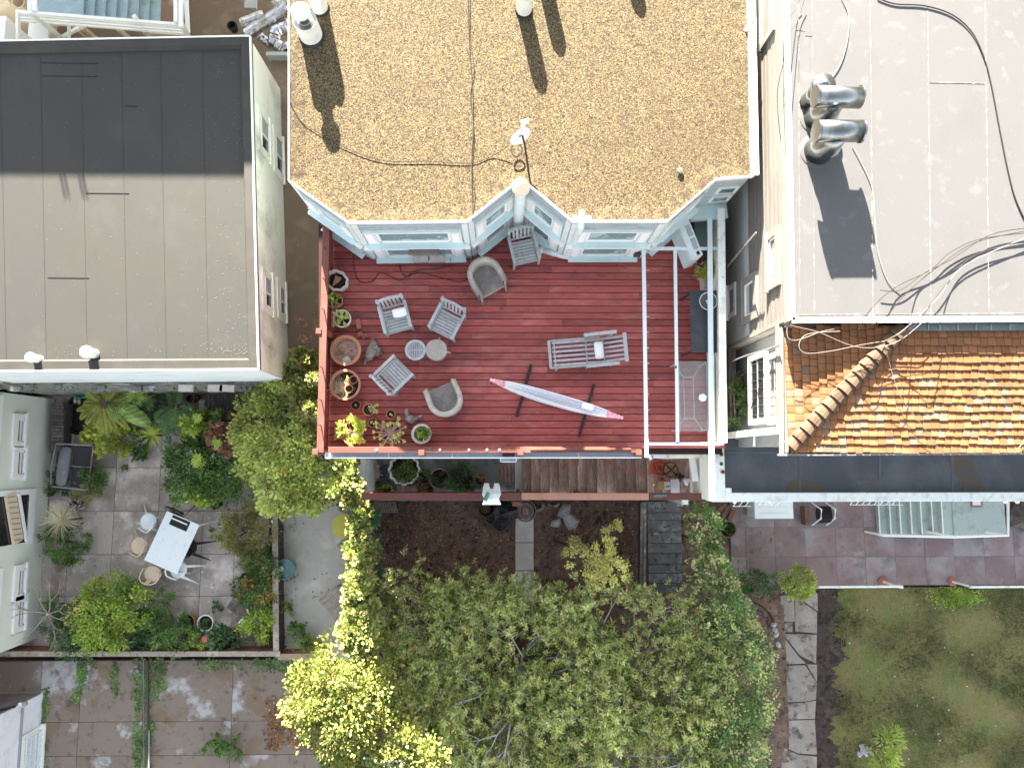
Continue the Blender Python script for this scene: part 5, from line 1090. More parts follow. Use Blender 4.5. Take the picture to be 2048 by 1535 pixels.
lo('end_board', -.81, -.75, -.29, .29, .34, .38); lo('head_board', .73, .80, -.30, .30, .37, .40); lo('cross_bar', -.69, -.665, -.27, .27, .372, .385); lo('cross_bar', -.03, -.005, -.26, .26, .372, .386); lo('cross_bar', .33, .355, -.27, .27, .372, .386)
for s in (-1, 1):
    lo('side_rail', -.79, .30, s * .285 - .02, s * .285 + .02, .32, .36); lo('arm', -.06, .60, s * .325 - .035, s * .325 + .035, .52, .545)
    for x in (-.66, .0, .5): lo('leg', x - .025, x + .025, s * .30 - .02, s * .30 + .02, .0, .50 if x > -.1 else .33)
pillow(at(1198, 700, ZD + .50), .19, .36, .10, math.radians(6), .05, MT['cloth'], 'white cushion on the wooden lounger')
# hammock
t = thing('hammock', 'striped pale hammock gathered between pink cord ends on black stand feet', 'hammock', at(1110, 800))
A, B = P(985, 760, 6.0), P(1241, 834, 6.0); U3 = (B - A).normalized(); W3 = Vector((-U3.y, U3.x, 0)).normalized(); L3 = (B - A).length
stripes = ['hamwhite', 'hamgrey', 'hamwhite', 'hamwhite', 'hamlilac', 'hamwhite', 'hamwhite', 'hamgrey', 'hamwhite', 'hamwhite', 'hamwhite', 'hamlilac', 'hamwhite', 'hamgrey', 'hamwhite']
ns = len(stripes)
def hp_(u, v):       # u along 0..1, v -1..1 across
    wdt = .125 * math.sin(PI * min(1, max(0, (u - .0) * .93 + .04))) ** .8 + .012
    sag = .42 * (1 - (2 * u - 1) ** 2); fold = .035 * math.sin(v * 11 + u * 3) * math.sin(PI * u)
    return A + U3 * (L3 * u) + W3 * (v * wdt * (1 + .05 * math.sin(9 * u))) + Vector((0, 0, -sag + .16 * v * v * math.sin(PI * u) + fold))
for s in range(ns):
    vs = []; n_ = 30
    for i in range(n_ + 1):
        u = .09 + .82 * i / n_
        for k in range(3): vs.append(hp_(u, -1 + 2 * (s + k / 2) / ns))
    fs = [(3 * i + k, 3 * i + k + 1, 3 * i + k + 4, 3 * i + k + 3) for i in range(n_) for k in range(2)]
    m = MB(); m.add(vs + [v - Vector((0, 0, .006)) for v in vs], fs + [tuple(reversed([q + len(vs) for q in f])) for f in fs]); part('stripe', m, MT[stripes[s]], t, smooth=True)
for (e, u0, u1) in ((A, .0, .10), (B, 1.0, .90)):
    for s in range(7): v = -1 + 2 * (s + .5) / 7; part('cord', MB().tube([e + W3 * v * .02, e.lerp(hp_(u1, v), .5) + W3 * v * .01, hp_(u1, v)], .011, 5), MT['pink'], t)
    part('knot', MB().tube([e - U3 * .05 * (1 if e is A else -1), e + U3 * .05 * (1 if e is A else -1)], [.03, .045], 8), MT['pink'], t); part('hook', MB().tube([e + W3 * -.09, e + W3 * .07 + Vector((0, 0, .03))], .010, 6), MT['blackmetal'], t)
for (x0, y0_, x1, y1__) in ((1062, 729, 1033, 833), (1188, 768, 1158, 872)): part('stand_foot', MB().tube([P(x0, y0_, 5.04), P(x1, y1__, 5.04)], .028, 8), MT['blackmetal'], t)
part('stand_spine', MB().tube([A + Vector((0, 0, -.05)), A.lerp(B, .16) + Vector((0, 0, -.60)), A.lerp(B, .24) + Vector((0, 0, -.9)), A.lerp(B, .76) + Vector((0, 0, -.9)), A.lerp(B, .84) + Vector((0, 0, -.60)), B + Vector((0, 0, -.05))], .026, 8), MT['blackmetal'], t)
pillow(P(1176, 812, 5.86), .24, .13, .05, math.radians(-16), 0, MT['cloth'], 'small white pillow in the hammock')
# tables at the right
c = at(1407, 640); t = thing('black_table', 'charcoal rectangular table against the right parapet', 'table', c)
q0, q1 = P(1379, 580, 5.72), P(1438, 704, 5.72); part('table_top', MB().box(q0.x, q1.x, q1.y, q0.y, 5.69, 5.72), MT['charcoal'], t, bev=.012)
for x in (q0.x + .03, q1.x - .05):
    for y in (q0.y - .05, q1.y + .03): part('leg', MB().bar((x, y, 5.69), (x - .04 * (1 if x < q0.x + .1 else -1), y, 5.0), .035, .035), MT['charcoal'], t)
c = P(1414, 604, 5.723); t = thing('glass_bowl', 'clear round glass bowl on the charcoal table', 'bowl', c)
part('bowl', MB().lathe([(.05, 0), (.13, .03), (.175, .09), (.18, .10), (.17, .09), (.12, .04), (0, .015)], c, 28), MT['bowlglass'], t, smooth=True); rm = MB().lathe([(.172, .095), (.182, .103), (.186, .097), (.176, .09)], c, 28); rm.f = rm.f[:-2]; part('rim', rm, MT['whitetrim'], t); part('handle', MB().obox(c + Vector((0, 0, .04)), .05, .08, .02, .4), MT['whitetrim'], t)
c = at(1386, 790); t = thing('glass_table', 'low glass topped table with pale curved frame under the white beam', 'table', c)
q0, q1 = P(1355, 722, 5.70), P(1420, 862, 5.70); part('table_top', MB().box(q0.x, q1.x, q1.y, q0.y, 5.69, 5.70), MT['clear'], t)
m = MB(); zz = 5.30
A4, B4, C4, D4 = Vector((q0.x + .02, q0.y - .03, zz)), Vector((q1.x - .02, q0.y - .03, zz)), Vector((q1.x - .02, q1.y + .03, zz)), Vector((q0.x + .02, q1.y + .03, zz))
i0 = [Vector((q0.x + .22, q0.y - .28, zz)), Vector((q1.x - .2, q0.y - .28, zz)), Vector((q1.x - .2, q1.y + .28, zz)), Vector((q0.x + .22, q1.y + .28, zz))]
for k in range(4): m.bar(i0[k], i0[(k + 1) % 4], .014, .02); m.bar((A4, B4, C4, D4)[k], i0[k], .014, .02)
part('frame', m, MT['greywood'], t)
m = MB(); m.bar(A4 + Vector((0, 0, .37)), D4 + Vector((0, 0, .37)), .03, .03); m.bar(B4 + Vector((0, 0, .37)), C4 + Vector((0, 0, .37)), .02, .03); part('top_rim', m, MT['greywood'], t)
for k in (A4, B4, C4, D4): part('leg', MB().bar((k.x, k.y, 5.68), (k.x, k.y, 5.0), .03, .03), MT['greywood'], t)
c = P(1404, 795, 5.71); t = thing('glass_candle_holder', 'white frosted flower shaped dish on the glass table', 'dish', c); part('dish', MB().lathe([(.04, 0), (.075, .02), (.08, .05), (.05, .03), (0, .02)], c, 16, wob=lambda a: 1 + .1 * math.sin(6 * a)), MT['whiteplastic'], t)
# door panel, mirror, brick, crates
c = at(1388, 482); t = thing('leaning_door', 'pale blue panelled door leaf leaning beside the recess', 'door', c)
a, b = P(1366, 446, 5.9), P(1394, 516, 5.9)
m = MB(); m.bar((a.x, a.y, 5.6), (b.x, b.y, 5.6), .17, .9); part('leaf', m, MT['aquapale'], t); d_ = (b - a).normalized(); n_ = Vector((-d_.y, d_.x, 0))
for k in (.14, .5): p0_ = a.lerp(b, k); p1_ = a.lerp(b, k + .30); part('panel', MB().bar((p0_.x, p0_.y, 6.055), (p1_.x, p1_.y, 6.055), .10, .02), MT['bluegrey'], t)
part('knob', MB().obox(a.lerp(b, .92) + Vector((0, 0, .17)), .05, .07, .03, .5), MT['black'], t)
q = P(1407, 465, 5.3); solo('frosted_mirror', MB().obox(q, .38, .60, .05, math.radians(2)), MT['frost'], 'greenish frosted panel in the dark recess by the leaning door', 'panel', bev=.02)
solo('box_of_bricks', MB().obox(at(1383, 523, ZD + .08), .14, .24, .16, math.radians(30)), MT['brick'], 'red brick block at the foot of the leaning door', 'brick')
t = thing('dried_plant', 'dried golden plant with curled seed heads by the right parapet', 'plant', at(1408, 545)); m = MB(); c = P(1408, 543, 5.3); blobleaves(m, [(c.x, c.y, 5.35, .20, .22, .25)], 420, .10, .03, upb=.6); part('foliage', m, MT['goldfern'], t)
for k in range(12): q = c + Vector((random.uniform(-.3, .0), random.uniform(-.2, .25), random.uniform(.05, .3))); part('seed_head', MB().tube([q, q + Vector((random.uniform(-.05, .05), random.uniform(-.05, .05), .03))], [.018, .008], 5), MT['palepot'], t)
c = at(1415, 568); t = thing('crate', 'pale crate with dark patches beside the charcoal table', 'crate', c)
part('box', MB().obox(c + Vector((0, 0, .15)), .34, .30, .3, .05), MT['palepot'], t)
for k in range(3): part('slat', MB().obox(c + Vector((-.12 + k * .12, 0, .31)), .05, .32, .02, .05), MT['frost'], t)
solo('storage_box', MB().obox(at(1428, 505, ZD + .25), .30, .9, .5, 0), MT['darkwood'], 'dark storage box between the green panel and the parapet', 'box')

# ================================================================ POTS ON THE DECK
def pot(px, py, r, h, mat, label, soil='pottingsoil', rim=.025, z=ZD, n=26, wob=None, name='plant_pot', group=None, fill=.75, sx=1, sy=1, rz=0, cat='pot'):
    c = P(px, py, z); t = thing(name, label, cat, c, group); Mx = Matrix.Rotation(rz, 3, 'Z') @ Matrix.Diagonal((sx, sy, 1))
    part('shell', MB().lathe([(r * .72, 0), (r * .95, h * .8), (r * 1.0, h * .82), (r * 1.02, h), (r * .9 if rim < .03 else r - rim, h), (r * .86 if rim < .03 else r - rim * 1.3, h * fill - .02)], c, n, M=Mx, wob=wob), mat, t, smooth=False)
    part('soil', MB().lathe([(r * .9 if rim < .03 else r - rim * 1.1, h * fill), (0, h * fill + .01)], c, n, M=Mx, wob=wob), MT[soil], t)
    return t, c
G = 'pots along the left railing of the deck'
t, c = pot(680, 568, .245, .34, MT['palepot'], 'large oval scalloped pale stone planter with broken terracotta shard, topmost in the row', rim=.05, wob=lambda a: 1 + .045 * math.cos(9 * a), group=G, sx=1.05, sy=.88, rz=-.5, n=54)
m = MB(); m.slab([c + Vector((-.09, -.13, .32)), c + Vector((.07, -.02, .35)), c + Vector((.10, .06, .33)), c + Vector((-.0, .10, .30)), c + Vector((-.02, .12, .33))], .02); solo('pot_shard', m, MT['terra'], 'triangular broken terracotta shard in the scalloped planter', 'shard')
t, c = pot(675, 606, .165, .26, MT['terra'], 'small terracotta pot with sparse seedlings, second from the top', group=G)
m = MB(); blobleaves(m, [(c.x, c.y + .03, c.z + .30, .11, .08, .06)], 70, .06, .04, upb=.5); part('foliage', m, MT['brightleaf'], t); m = MB(); blobleaves(m, [(c.x, c.y - .07, c.z + .22, .06, .06, .03)], 60, .05, .02, upb=.3); part('dead_leaves', m, MT['straw'], t)
def rosettes(parent, c, spots, mat, r=.05, name='rosette', stem=True, base=None):
    for (dx, dy, dz, rr) in spots:
        q = c + Vector((dx, dy, dz)); n_ = 16; an = np.arange(n_) * 2.4; lv = np.linspace(.3, 1, n_)
        C = np.tile(np.array(q), (n_, 1)); D = np.stack([np.cos(an), np.sin(an), 1.1 - lv], 1); V, Q = leafgeo(C, D, rr * lv, rr * .55 * lv, up=np.tile([0, 0, 1.0], (n_, 1))); m = MB(); m.raw(V, Q); part(name, m, mat, parent)
    if stem:
        m = MB(); b_ = base or c
        for (dx, dy, dz, rr) in spots: q = c + Vector((dx, dy, dz)); m.tube([b_, b_.lerp(q, .5) + Vector((0, 0, -.02)), q], [.014, .012, .010], 5)
        part('stem', m, MT['succstem'], parent)
t, c = pot(690, 642, .185, .30, MT['whitetrim'], 'round white pot full of green rosette succulents, third from the top', group=G)
rosettes(t, c + Vector((0, 0, .25)), [(.02, .02, .13, .075)] + [(random.uniform(-.17, .17), random.uniform(-.17, .17), random.uniform(.06, .14), random.uniform(.04, .055)) for _ in range(22)], MT['aeonium'])
t, c = pot(698, 705, .315, .34, MT['terra'], 'very large terracotta bowl holding shallow brown water and leaves', soil='water', rim=.055, group=G, n=44, fill=.62)
m = MB(); C = np.array([tuple(c + Vector((random.uniform(-.16, .16), random.uniform(-.18, .05), .225))) for _ in range(26)]); D = RG.normal(0, 1, (26, 3)); D[:, 2] = .1; V, Q = leafgeo(C, D, .08, .045); m.raw(V, Q); part('floating_leaf', m, MT['litter'], t)
solo('pale_dish', MB().lathe([(.07, 0), (.09, .01), (0, .02)], c + Vector((.0, -.20, .22)), 14), MT['palepot'], 'pale dish half sunk in the big terracotta bowl', 'dish')
t, c = pot(697, 772, .315, .34, MT['terra'], 'very large terracotta bowl with dead straw and two small pots inside', rim=.04, group=G, n=44)
m = MB(); C = np.array([tuple(c + Vector((random.gauss(-.08, .09), random.gauss(-.06, .08), .29))) for _ in range(420)]); D = RG.normal(0, 1, (420, 3)); D[:, 2] *= .25; V, Q = leafgeo(C, D, .11, .008); m.raw(V, Q); part('dead_straw', m, MT['straw'], t)
rosettes(t, c + Vector((0, 0, .28)), [(.06, .15, .05, .06)], MT['aeonium'])
for (px, py, lab) in ((709, 760, 'empty little terracotta pot inside the big straw filled bowl, upper one'), (700, 778, 'empty little terracotta pot inside the big straw filled bowl, lower one')): pot(px, py, .085, .12, MT['terra'], lab, z=ZD + .30, rim=.012, group='little pots inside the big bowl', fill=.4)
t, c = pot(715, 811, .105, .2, MT['brick'], 'small dark red pot holding only soil, right of the big bowls', rim=.02, group='small pots near the front left corner of the deck'); rosettes(t, c + Vector((0, 0, .16)), [(0, 0, .02, .03)], MT['aeonium'], stem=False)
t, c = pot(741, 820, .125, .22, MT['terra'], 'terracotta pot with a leggy succulent leaning right', rim=.02, group='small pots near the front left corner of the deck')
rosettes(t, c + Vector((0, 0, .2)), [(.07 + random.uniform(-.03, .14), random.uniform(-.08, .16), random.uniform(.05, .2), random.uniform(.03, .045)) for _ in range(14)], MT['aeonium'])
t, c = pot(784, 829, .095, .2, MT['terra'], 'small terracotta pot with dark succulent beside the shell ornament', rim=.02, group='small pots near the front left corner of the deck'); rosettes(t, c + Vector((0, 0, .17)), [(0, 0, .03, .04), (.03, -.02, .02, .03)], MT['aeonium'], stem=False)
t, c = pot(748, 846, .095, .2, MT['terra'], 'small terracotta pot squeezed between the bushy and the leggy succulents', rim=.02, group='small pots near the front left corner of the deck'); rosettes(t, c + Vector((0, 0, .17)), [(-.02, .01, .04, .04), (.03, -.02, .02, .035), (0, .03, .03, .03)], MT['aeonium'], stem=False)
t, c = pot(709, 866, .235, .28, MT['terra'], 'terracotta bowl overflowing with sunlit yellow jade plant, front left corner', group=G)
m = MB(); blobleaves(m, [(c.x, c.y + .02, c.z + .42, .26, .27, .16)], 900, .055, .04, upb=.6, spread=.14); part('foliage', m, MT['limeleaf'], t); m = MB(); stems(m, c + Vector((0, 0, .2)), [c + Vector((math.cos(a_) * .2, math.sin(a_) * .2, .42)) for a_ in range(12)], .014); part('stem', m, MT['succstem'], t)
t, c = pot(786, 866, .215, .28, MT['terra'], 'terracotta pot with long radiating aeonium stems and rosettes', group=G)
sp = []
for k in range(26): a_ = k * 2.4; rr = .12 + .27 * random.random() ** .7; sp.append((math.cos(a_) * rr, math.sin(a_) * rr, random.uniform(.02, .22), random.uniform(.038, .062)))
rosettes(t, c + Vector((0, 0, .24)), sp + [(.11, -.09, .24, .08)], MT['aeonium'])
t, c = pot(846, 868, .205, .30, MT['palepot'], 'round cream bowl with a fine leaved green plant', rim=.05, group=G, n=36)
m = MB(); blobleaves(m, [(c.x + .05, c.y + .01, c.z + .32, .13, .11, .09)], 500, .05, .012, upb=.8); part('foliage', m, MT['brightleaf'], t); m = MB(); blobleaves(m, [(c.x - .05, c.y, c.z + .26, .09, .10, .05)], 200, .05, .02, upb=.6); part('dark_foliage', m, MT['darkleaf'], t)
for (px, py, an, s_, lab) in ((717, 648, .25, (.105, .22, .075), 'upright red brick beside the white succulent pot'), (721, 668, .5, (.12, .09, .07), 'half brick, left of the small pair'), (730, 672, .5, (.12, .09, .07), 'half brick, right of the small pair')):
    solo('brick', MB().obox(at(px, py, ZD + s_[2] / 2), *s_, an), MT['brick'], lab, 'brick', bev=.006)
# driftwood
c = at(748, 704); ctrl = [(-.13, -.22, .05), (-.08, -.10, .09), (-.02, .0, .12), (.02, .10, .12), (.0, .20, .08), (-.01, .29, .06)]
m = MB(); m.tube([c + Vector(p) for p in ctrl], [.03, .085, .13, .10, .07, .035], 12); m.tube([c + Vector((0, .0, .1)), c + Vector((.10, .02, .10)), c + Vector((.16, .07, .08))], [.09, .06, .035], 10); m.tube([c + Vector((0, -.03, .1)), c + Vector((.13, -.05, .07)), c + Vector((.17, -.02, .06))], [.07, .045, .03], 10)
m.tube([c + Vector((-.04, -.1, .07)), c + Vector((-.16, -.19, .04)), c + Vector((-.20, -.27, .03))], [.08, .05, .02], 10)
for i, v in enumerate(m.v): k = 1 + .25 * math.sin(v[0] * 31 + v[1] * 23); m.v[i] = (v[0] + .012 * math.sin(v[1] * 40), v[1], c.z + (v[2] - c.z) * k)
solo('driftwood', m, MT['drift'], 'gnarled grey driftwood lump beside the big terracotta bowls', 'driftwood', smooth=True)
# shell/whale-tail ornament
c = at(824, 838); m = MB()
m.lathe([(.10, 0), (.115, .06), (.09, .14), (.04, .19), (0, .20)], c + Vector((-.03, -.02, 0)), 30, wob=lambda a: 1 + .07 * math.cos(12 * a)); t = thing('shell_ornament', 'grey ribbed shell ornament with two arms above the cream bowl', 'ornament', c); part('body', m, MT['drift'], t)
part('arm', MB().tube([c + Vector((-.07, .02, .08)), c + Vector((-.11, .14, .10)), c + Vector((-.10, .22, .10))], [.055, .045, .03], 12), MT['drift'], t, smooth=True); part('arm', MB().tube([c + Vector((.02, -.05, .08)), c + Vector((.12, .01, .10)), c + Vector((.22, .07, .10))], [.055, .05, .03], 12), MT['drift'], t, smooth=True)
# cables on the deck
cz = ZD + .012
cable([(707, 500, cz), (709, 540, cz), (720, 563, cz), (745, 562, cz), (760, 545, cz), (780, 552, cz), (800, 560, cz), (815, 552, cz), (835, 540, cz), (870, 538, cz), (905, 530, cz)], .010, MT['deckcable'], 'dark garden cable looping along the deck below the bay')
cable([(803, 520, cz + .05), (800, 535, cz), (812, 553, cz), (840, 545, cz), (880, 555, cz), (915, 563, cz), (935, 560, cz)], .009, MT['deckcable'], 'second dark cable crossing the deck toward the tub chair')
cable([(900, 516, 5.3), (905, 524, 5.05), (925, 524, 5.05), (935, 514, 5.2), (943, 520, 5.1), (944, 545, cz)], .010, MT['whitewire'], 'white cable loop at the foot of the bay')
solo('brass_plate', MB().lathe([(.035, 0), (.035, .006), (0, .008)], at(664, 468), 14), MT['metal'], 'small round metal fitting in the deck corner', 'fitting')

# ================================================================ STAIR WELL SOUTH OF THE DECK
stw = thing('wooden_stairs', 'old dark brown timber stairs running sideways below the deck', 'stairs', P(1170, 950, 1))
zs0, zs1 = 1.05, 2.9; n_t = 13; q = [1044, 1062, 1081, 1099, 1118, 1137, 1155, 1174, 1194, 1213, 1233, 1252, 1272, 1293]
for k in range(n_t):
    z = zs0 + (zs1 - zs0) * (k + 1) / n_t; xa, xb = P(q[k], 950, z).x, P(q[k + 1], 950, z).x
    part('tread', MB().box(xa + .004, xb + .02, P(1000, 990, z).y, P(1000, 890, z).y, z - .04, z), MT['oldwood'], stw, bev=.004); part('riser', MB().box(xa + .02, xa + .035, P(1000, 990, z).y, P(1000, 890, z).y, z - .15, z - .041), MT['oldwood'], stw)
for k in range(8):
    z = 3.02; xa, xb = P(1294 + k * 15, 950, z).x, P(1294 + (k + 1) * 15, 950, z).x; part('landing_board', MB().box(xa + .004, xb - .004, P(1000, 992, z).y, P(1000, 880, z).y, z - .04, z), MT['oldwood'], stw)
struct('lower_landing', MB().box(P(728, 950, 1).x, P(1042, 950, 1).x, P(900, 1001, 1).y, P(900, 880, 1).y, -.2, 1.0), MT['slabdark'])
struct('step_kerb', MB().box(P(1030, 950, 1.03).x, P(1044, 950, 1).x, P(900, 989, 1).y, P(900, 880, 1).y, .9, 1.03), MT['paleconc'])
br = thing('stair_balustrade', 'long horizontal pink brown top rail in front of the stairs', 'railing', P(1070, 992, 3))
zr_ = 4.0
for (x0, x1, mt) in ((722, 1042, 'rail'), (1043, 1298, 'railpale'), (1299, 1412, 'rail')):
    a, b = P(x0, 992, zr_), P(x1, 992.5, zr_); part('cap_rail', MB().bar((a.x + .002, a.y, zr_ - .02), (b.x - .002, b.y, zr_ - .02), .155, .04), MT[mt], br, bev=.006)
for px in (726, 830, 935, 1042, 1170, 1298, 1405): a = P(px, 992, zr_ - .05); part('post', MB().box(a.x - .04, a.x + .04, a.y - .035, a.y + .035, 0, zr_ - .045), MT['raildark'], br)
for k in range(4): a, b = P(722, 992, zr_), P(1412, 992, zr_); part('rail_board', MB().box(a.x, b.x, a.y - .055, a.y - .038, 1.1 + k * .75, 1.1 + k * .75 + .5), MT['raildark'], br)
# draped plastic + bag
m = MB(); c = P(983, 990, zr_ + .02); vs = []; n_ = 12
for j in range(n_ + 1):
    for i in range(n_ + 1):
        u, v = -1 + 2 * i / n_, -1 + 2 * j / n_; x = u * (.19 + .02 * math.sin(5 * v)); y = v * .20 - .02; z_ = -.02 - .30 * max(0, abs(v) - .35) ** 1.2 + .012 * math.sin(7 * u + 3 * v); y += .08 * (abs(u) > .3) * (v > .5) * 1; vs.append(c + Vector((x, y, z_ + .03)))
fs = [(j * (n_ + 1) + i, j * (n_ + 1) + i + 1, (j + 1) * (n_ + 1) + i + 1, (j + 1) * (n_ + 1) + i) for j in range(n_) for i in range(n_) if not (4 <= i <= 7 and j >= n_ - 1)]
m.add(vs, fs); solo('plastic_sheet', m, MT['whiteplastic'], 'white plastic sheet draped over the stair rail', 'sheet', smooth=True)
solo('green_bottle', MB().tube([P(970, 1000, 4.1), P(978, 984, 4.12)], [.05, .045], 10), MT['tealwater'], 'small green bottle lying on the white plastic sheet', 'bottle')
# doormat
t = thing('slatted_mat', 'slatted rust brown mat at the foot of the stairs', 'mat', P(1012, 950, 1.0)); a, b = P(995, 927, 1.02), P(1028, 963, 1.02)
for k in range(9): x = a.x + (b.x - a.x) * k / 9; part('slat', MB().box(x + .004, x + (b.x - a.x) / 9 - .014, b.y, a.y, 1.0, 1.03), MT['rustpanel'] if k % 2 else MT['oldwood'], t)
# landing clutter
zl = 3.02
m = MB(); c = P(1318, 937, zl + .03); pts = []
for k in range(150): a_ = k * .55; rr = .13 + .07 * math.sin(k * .37) + .03 * random.random(); pts.append(c + Vector((math.cos(a_) * rr * 1.1, math.sin(a_) * rr * .9 + .02, .02 + .0006 * k + .01 * random.random())))
m.tube(pts, .009, 4); pts = [P(1135, 905, 2.0), P(1140, 925, 1.8), P(1125, 935, 1.75)]
solo('orange_rope', m, MT['orangecord'], 'tangled coil of orange extension cord around the stool on the landing', 'cord')
c2 = P(1340, 945, zl + .02); m = MB(); m.tube([c2 + Vector((math.cos(k * .5) * (.20 + .03 * math.sin(k)), math.sin(k * .5) * (.22 + .03 * math.cos(k * 1.3)), .01 + k * .001)) for k in range(40)], .009, 4); solo('orange_rope', m, MT['orangecord'], 'orange cord loops lying right around the stool seat', 'cord')
cable([(1312, 940, zl + .05), (1290, 948, 3.0), (1262, 938, 2.85), (1240, 937, 2.7), (1215, 922, 2.5), (1195, 915, 2.3), (1180, 911, 2.2)], .010, MT['orangecord'], 'orange cord trailing across the brown stairs')
cable([(1126, 912, 1.95), (1128, 930, 1.8), (1124, 938, 1.75), (1135, 928, 1.9), (1150, 912, 2.1)], .009, MT['orangecord'], 'short orange cord end hanging on the lower stairs')
c = P(1335, 938, zl); t = thing('round_stool', 'round wooden stool with black crossed metal legs turned up on the landing', 'stool', c)
part('seat', MB().lathe([(.15, .28), (.16, .30), (.15, .32), (0, .322)], c, 26), MT['woodseat'], t); part('rim', MB().lathe([(.16, .27), (.175, .29), (.16, .31)], c, 26), MT['black'], t)
m = MB()
for a_ in (.75, 2.35): m.tube([c + Vector((math.cos(a_) * -.17, math.sin(a_) * -.17, .30)), c + Vector((0, 0, .40)), c + Vector((math.cos(a_) * .17, math.sin(a_) * .17, .30))], .012, 6)
part('cross_leg', m, MT['black'], t)
for k in range(4): a_ = .75 + k * PI / 2; part('leg', MB().tube([c + Vector((math.cos(a_) * .13, math.sin(a_) * .13, .28)), c + Vector((math.cos(a_) * .18, math.sin(a_) * .18, 0))], .012, 6), MT['black'], t)
c = P(1326, 970, zl); t = thing('cardboard_box', 'open brown cardboard box with white contents near the rail', 'box', c)
part('carton', MB().obox(c + Vector((0, 0, .10)), .17, .20, .2, .02), MT['card'], t); part('contents', MB().obox(c + Vector((.05, 0, .21)), .13, .18, .05, .02), MT['paper'], t); part('flap', MB().obox(c + Vector((-.11, .0, .215)), .10, .19, .008, .02), MT['card'], t); part('black_item', MB().obox(c + Vector((.06, -.02, .24)), .10, .02, .01, .1), MT['black'], t)
solo('paper_sheet', MB().obox(P(1350, 972, zl + .16), .21, .33, .012, .02), MT['paper'], 'white lilac paper bag lying right of the cardboard box', 'paper')
solo('yellow_bottle', MB().lathe([(.03, 0), (.03, .1), (.012, .13), (0, .13)], P(1306, 968, zl + .02), 10), MT['yellow'], 'yellow capped bottle left of the cardboard box', 'bottle')
solo('plastic_bag', MB().lathe([(.07, 0), (.09, .05), (.05, .11), (0, .12)], P(1372, 962, zl + .01), 9, wob=lambda a: 1 + .3 * math.sin(3 * a)), MT['whiteplastic'], 'crumpled pale blue plastic bag by the white panel', 'bag')
solo('black_cloth', MB().lathe([(.09, 0), (.10, .03), (.03, .06), (0, .05)], P(1358, 953, zl + .01), 9, wob=lambda a: 1 + .45 * math.sin(4 * a + 1)), MT['black'], 'black and white strap heap beside the paper bag', 'cloth')
t = thing('white_shutter', 'tall white slatted shutter panel leaning at the end of the landing', 'shutter', P(1388, 940, zl)); a, b = P(1383, 912, 3.9), P(1391, 962, 3.9)
part('panel', MB().bar(a, b, .14, .06), MT['whitetrim'], t); part('edge', MB().bar(a + Vector((.12, 0, -.1)), b + Vector((.12, 0, -.1)), .03, .06), MT['bluetrim'], t)
solo('rolled_awning', MB().tube([P(1336, 906, 4.6), P(1402, 904, 4.6)], .12, 16), MT['awning'], 'cream rolled awning under the deck edge at the right', 'awning', smooth=True)
t = thing('white_appliance', 'white folded plastic trays beside the rolled awning', 'tray', P(1318, 908, zl)); part('tray', MB().obox(P(1318, 903, 4.3), .34, .16, .05, -.05), MT['whitetrim'], t); part('tray', MB().obox(P(1322, 912, 4.2), .36, .10, .05, -.05), MT['whiteplastic'], t); part('strut', MB().bar(P(1296, 905, 4.3), P(1302, 918, 4.2), .06, .03), MT['whitetrim'], t)
solo('teal_trowel', MB().obox(P(1320, 991, zr_ + .02), .30, .055, .03, .05), MT['tealwater'], 'teal handled tool lying on the right end of the stair rail', 'tool')
# pots of the lower landing
zc = 1.0; G2 = 'pots on the concrete below the deck'
def potplant(px, py, r, h, mat, lab, lm, nlf, pr, L=.05, z=zc, W_=.03, group=G2, ph=.3, **k):
    t, c = pot(px, py, r, h, mat, lab, z=z, group=group, **k)
    m = MB(); blobleaves(m, [(c.x, c.y, c.z + h + ph * .3, pr, pr, ph * .5)], nlf, L, W_, spread=.2); part('foliage', m, MT[lm], t); return t
potplant(812, 938, .40, .35, MT['whitetrim'], 'wide white scalloped planter with a leafy green plant', 'midleaf', 800, .32, ph=.3, wob=lambda a: 1 + .05 * math.cos(12 * a), n=60, rim=.05, W_=.02)
potplant(849, 952, .20, .3, MT['rust'], 'brown rimmed pot with a low grey green plant', 'midleaf', 200, .13, ph=.12)
potplant(881, 956, .27, .34, MT['hoop'], 'tall dark barrel with a pale hoop rim and dark plant', 'darkleaf', 260, .2, ph=.05, rim=.03, fill=.6)
potplant(925, 958, .33, .34, MT['rust'], 'bushy dark green shrub in a brown rimmed pot', 'darkleaf', 1100, .36, ph=.5)
potplant(960, 958, .16, .2, MT['rust'], 'dry brown ball of twigs right of the bushy shrub', 'autumn', 160, .15, ph=.15, W_=.008, L=.09)
potplant(840, 976, .14, .2, MT['terra'], 'small pot with grey twigs by the stair rail', 'oliveleaf', 80, .1, ph=.1)
potplant(860, 979, .10, .15, MT['brick'], 'tiny brown pot at the foot of the rail', 'oliveleaf', 30, .06, ph=.05)
potplant(775, 976, .13, .2, MT['brick'], 'small pot with yellowish sprouts in the corner', 'brightleaf', 120, .14, ph=.15)
potplant(758, 974, .15, .2, MT['black'], 'dark pot with a few flower heads near the white wall end', 'oliveleaf', 80, .1, ph=.1)
solo('clay_pipe', MB().tube([P(741, 968, 1.15), P(741, 986, 1.15)], .11, 14), MT['rust'], 'short brown clay pipe lying in the corner below the deck', 'pipe')
solo('stone_trough', MB().obox(P(815, 978, 1.12), .55, .2, .22), MT['oldwood'], 'low brown trough holding grey shells', 'trough')
c = P(750, 942, 1.1); t = thing('bird_cage_basket', 'pale basket with a teal side and black grid beside it', 'basket', c); part('basket', MB().obox(c + Vector((0, 0, .1)), .28, .36, .25), MT['palepot'], t); part('side', MB().obox(c + Vector((.16, 0, .12)), .03, .36, .3), MT['tealwater'], t)
m = MB()
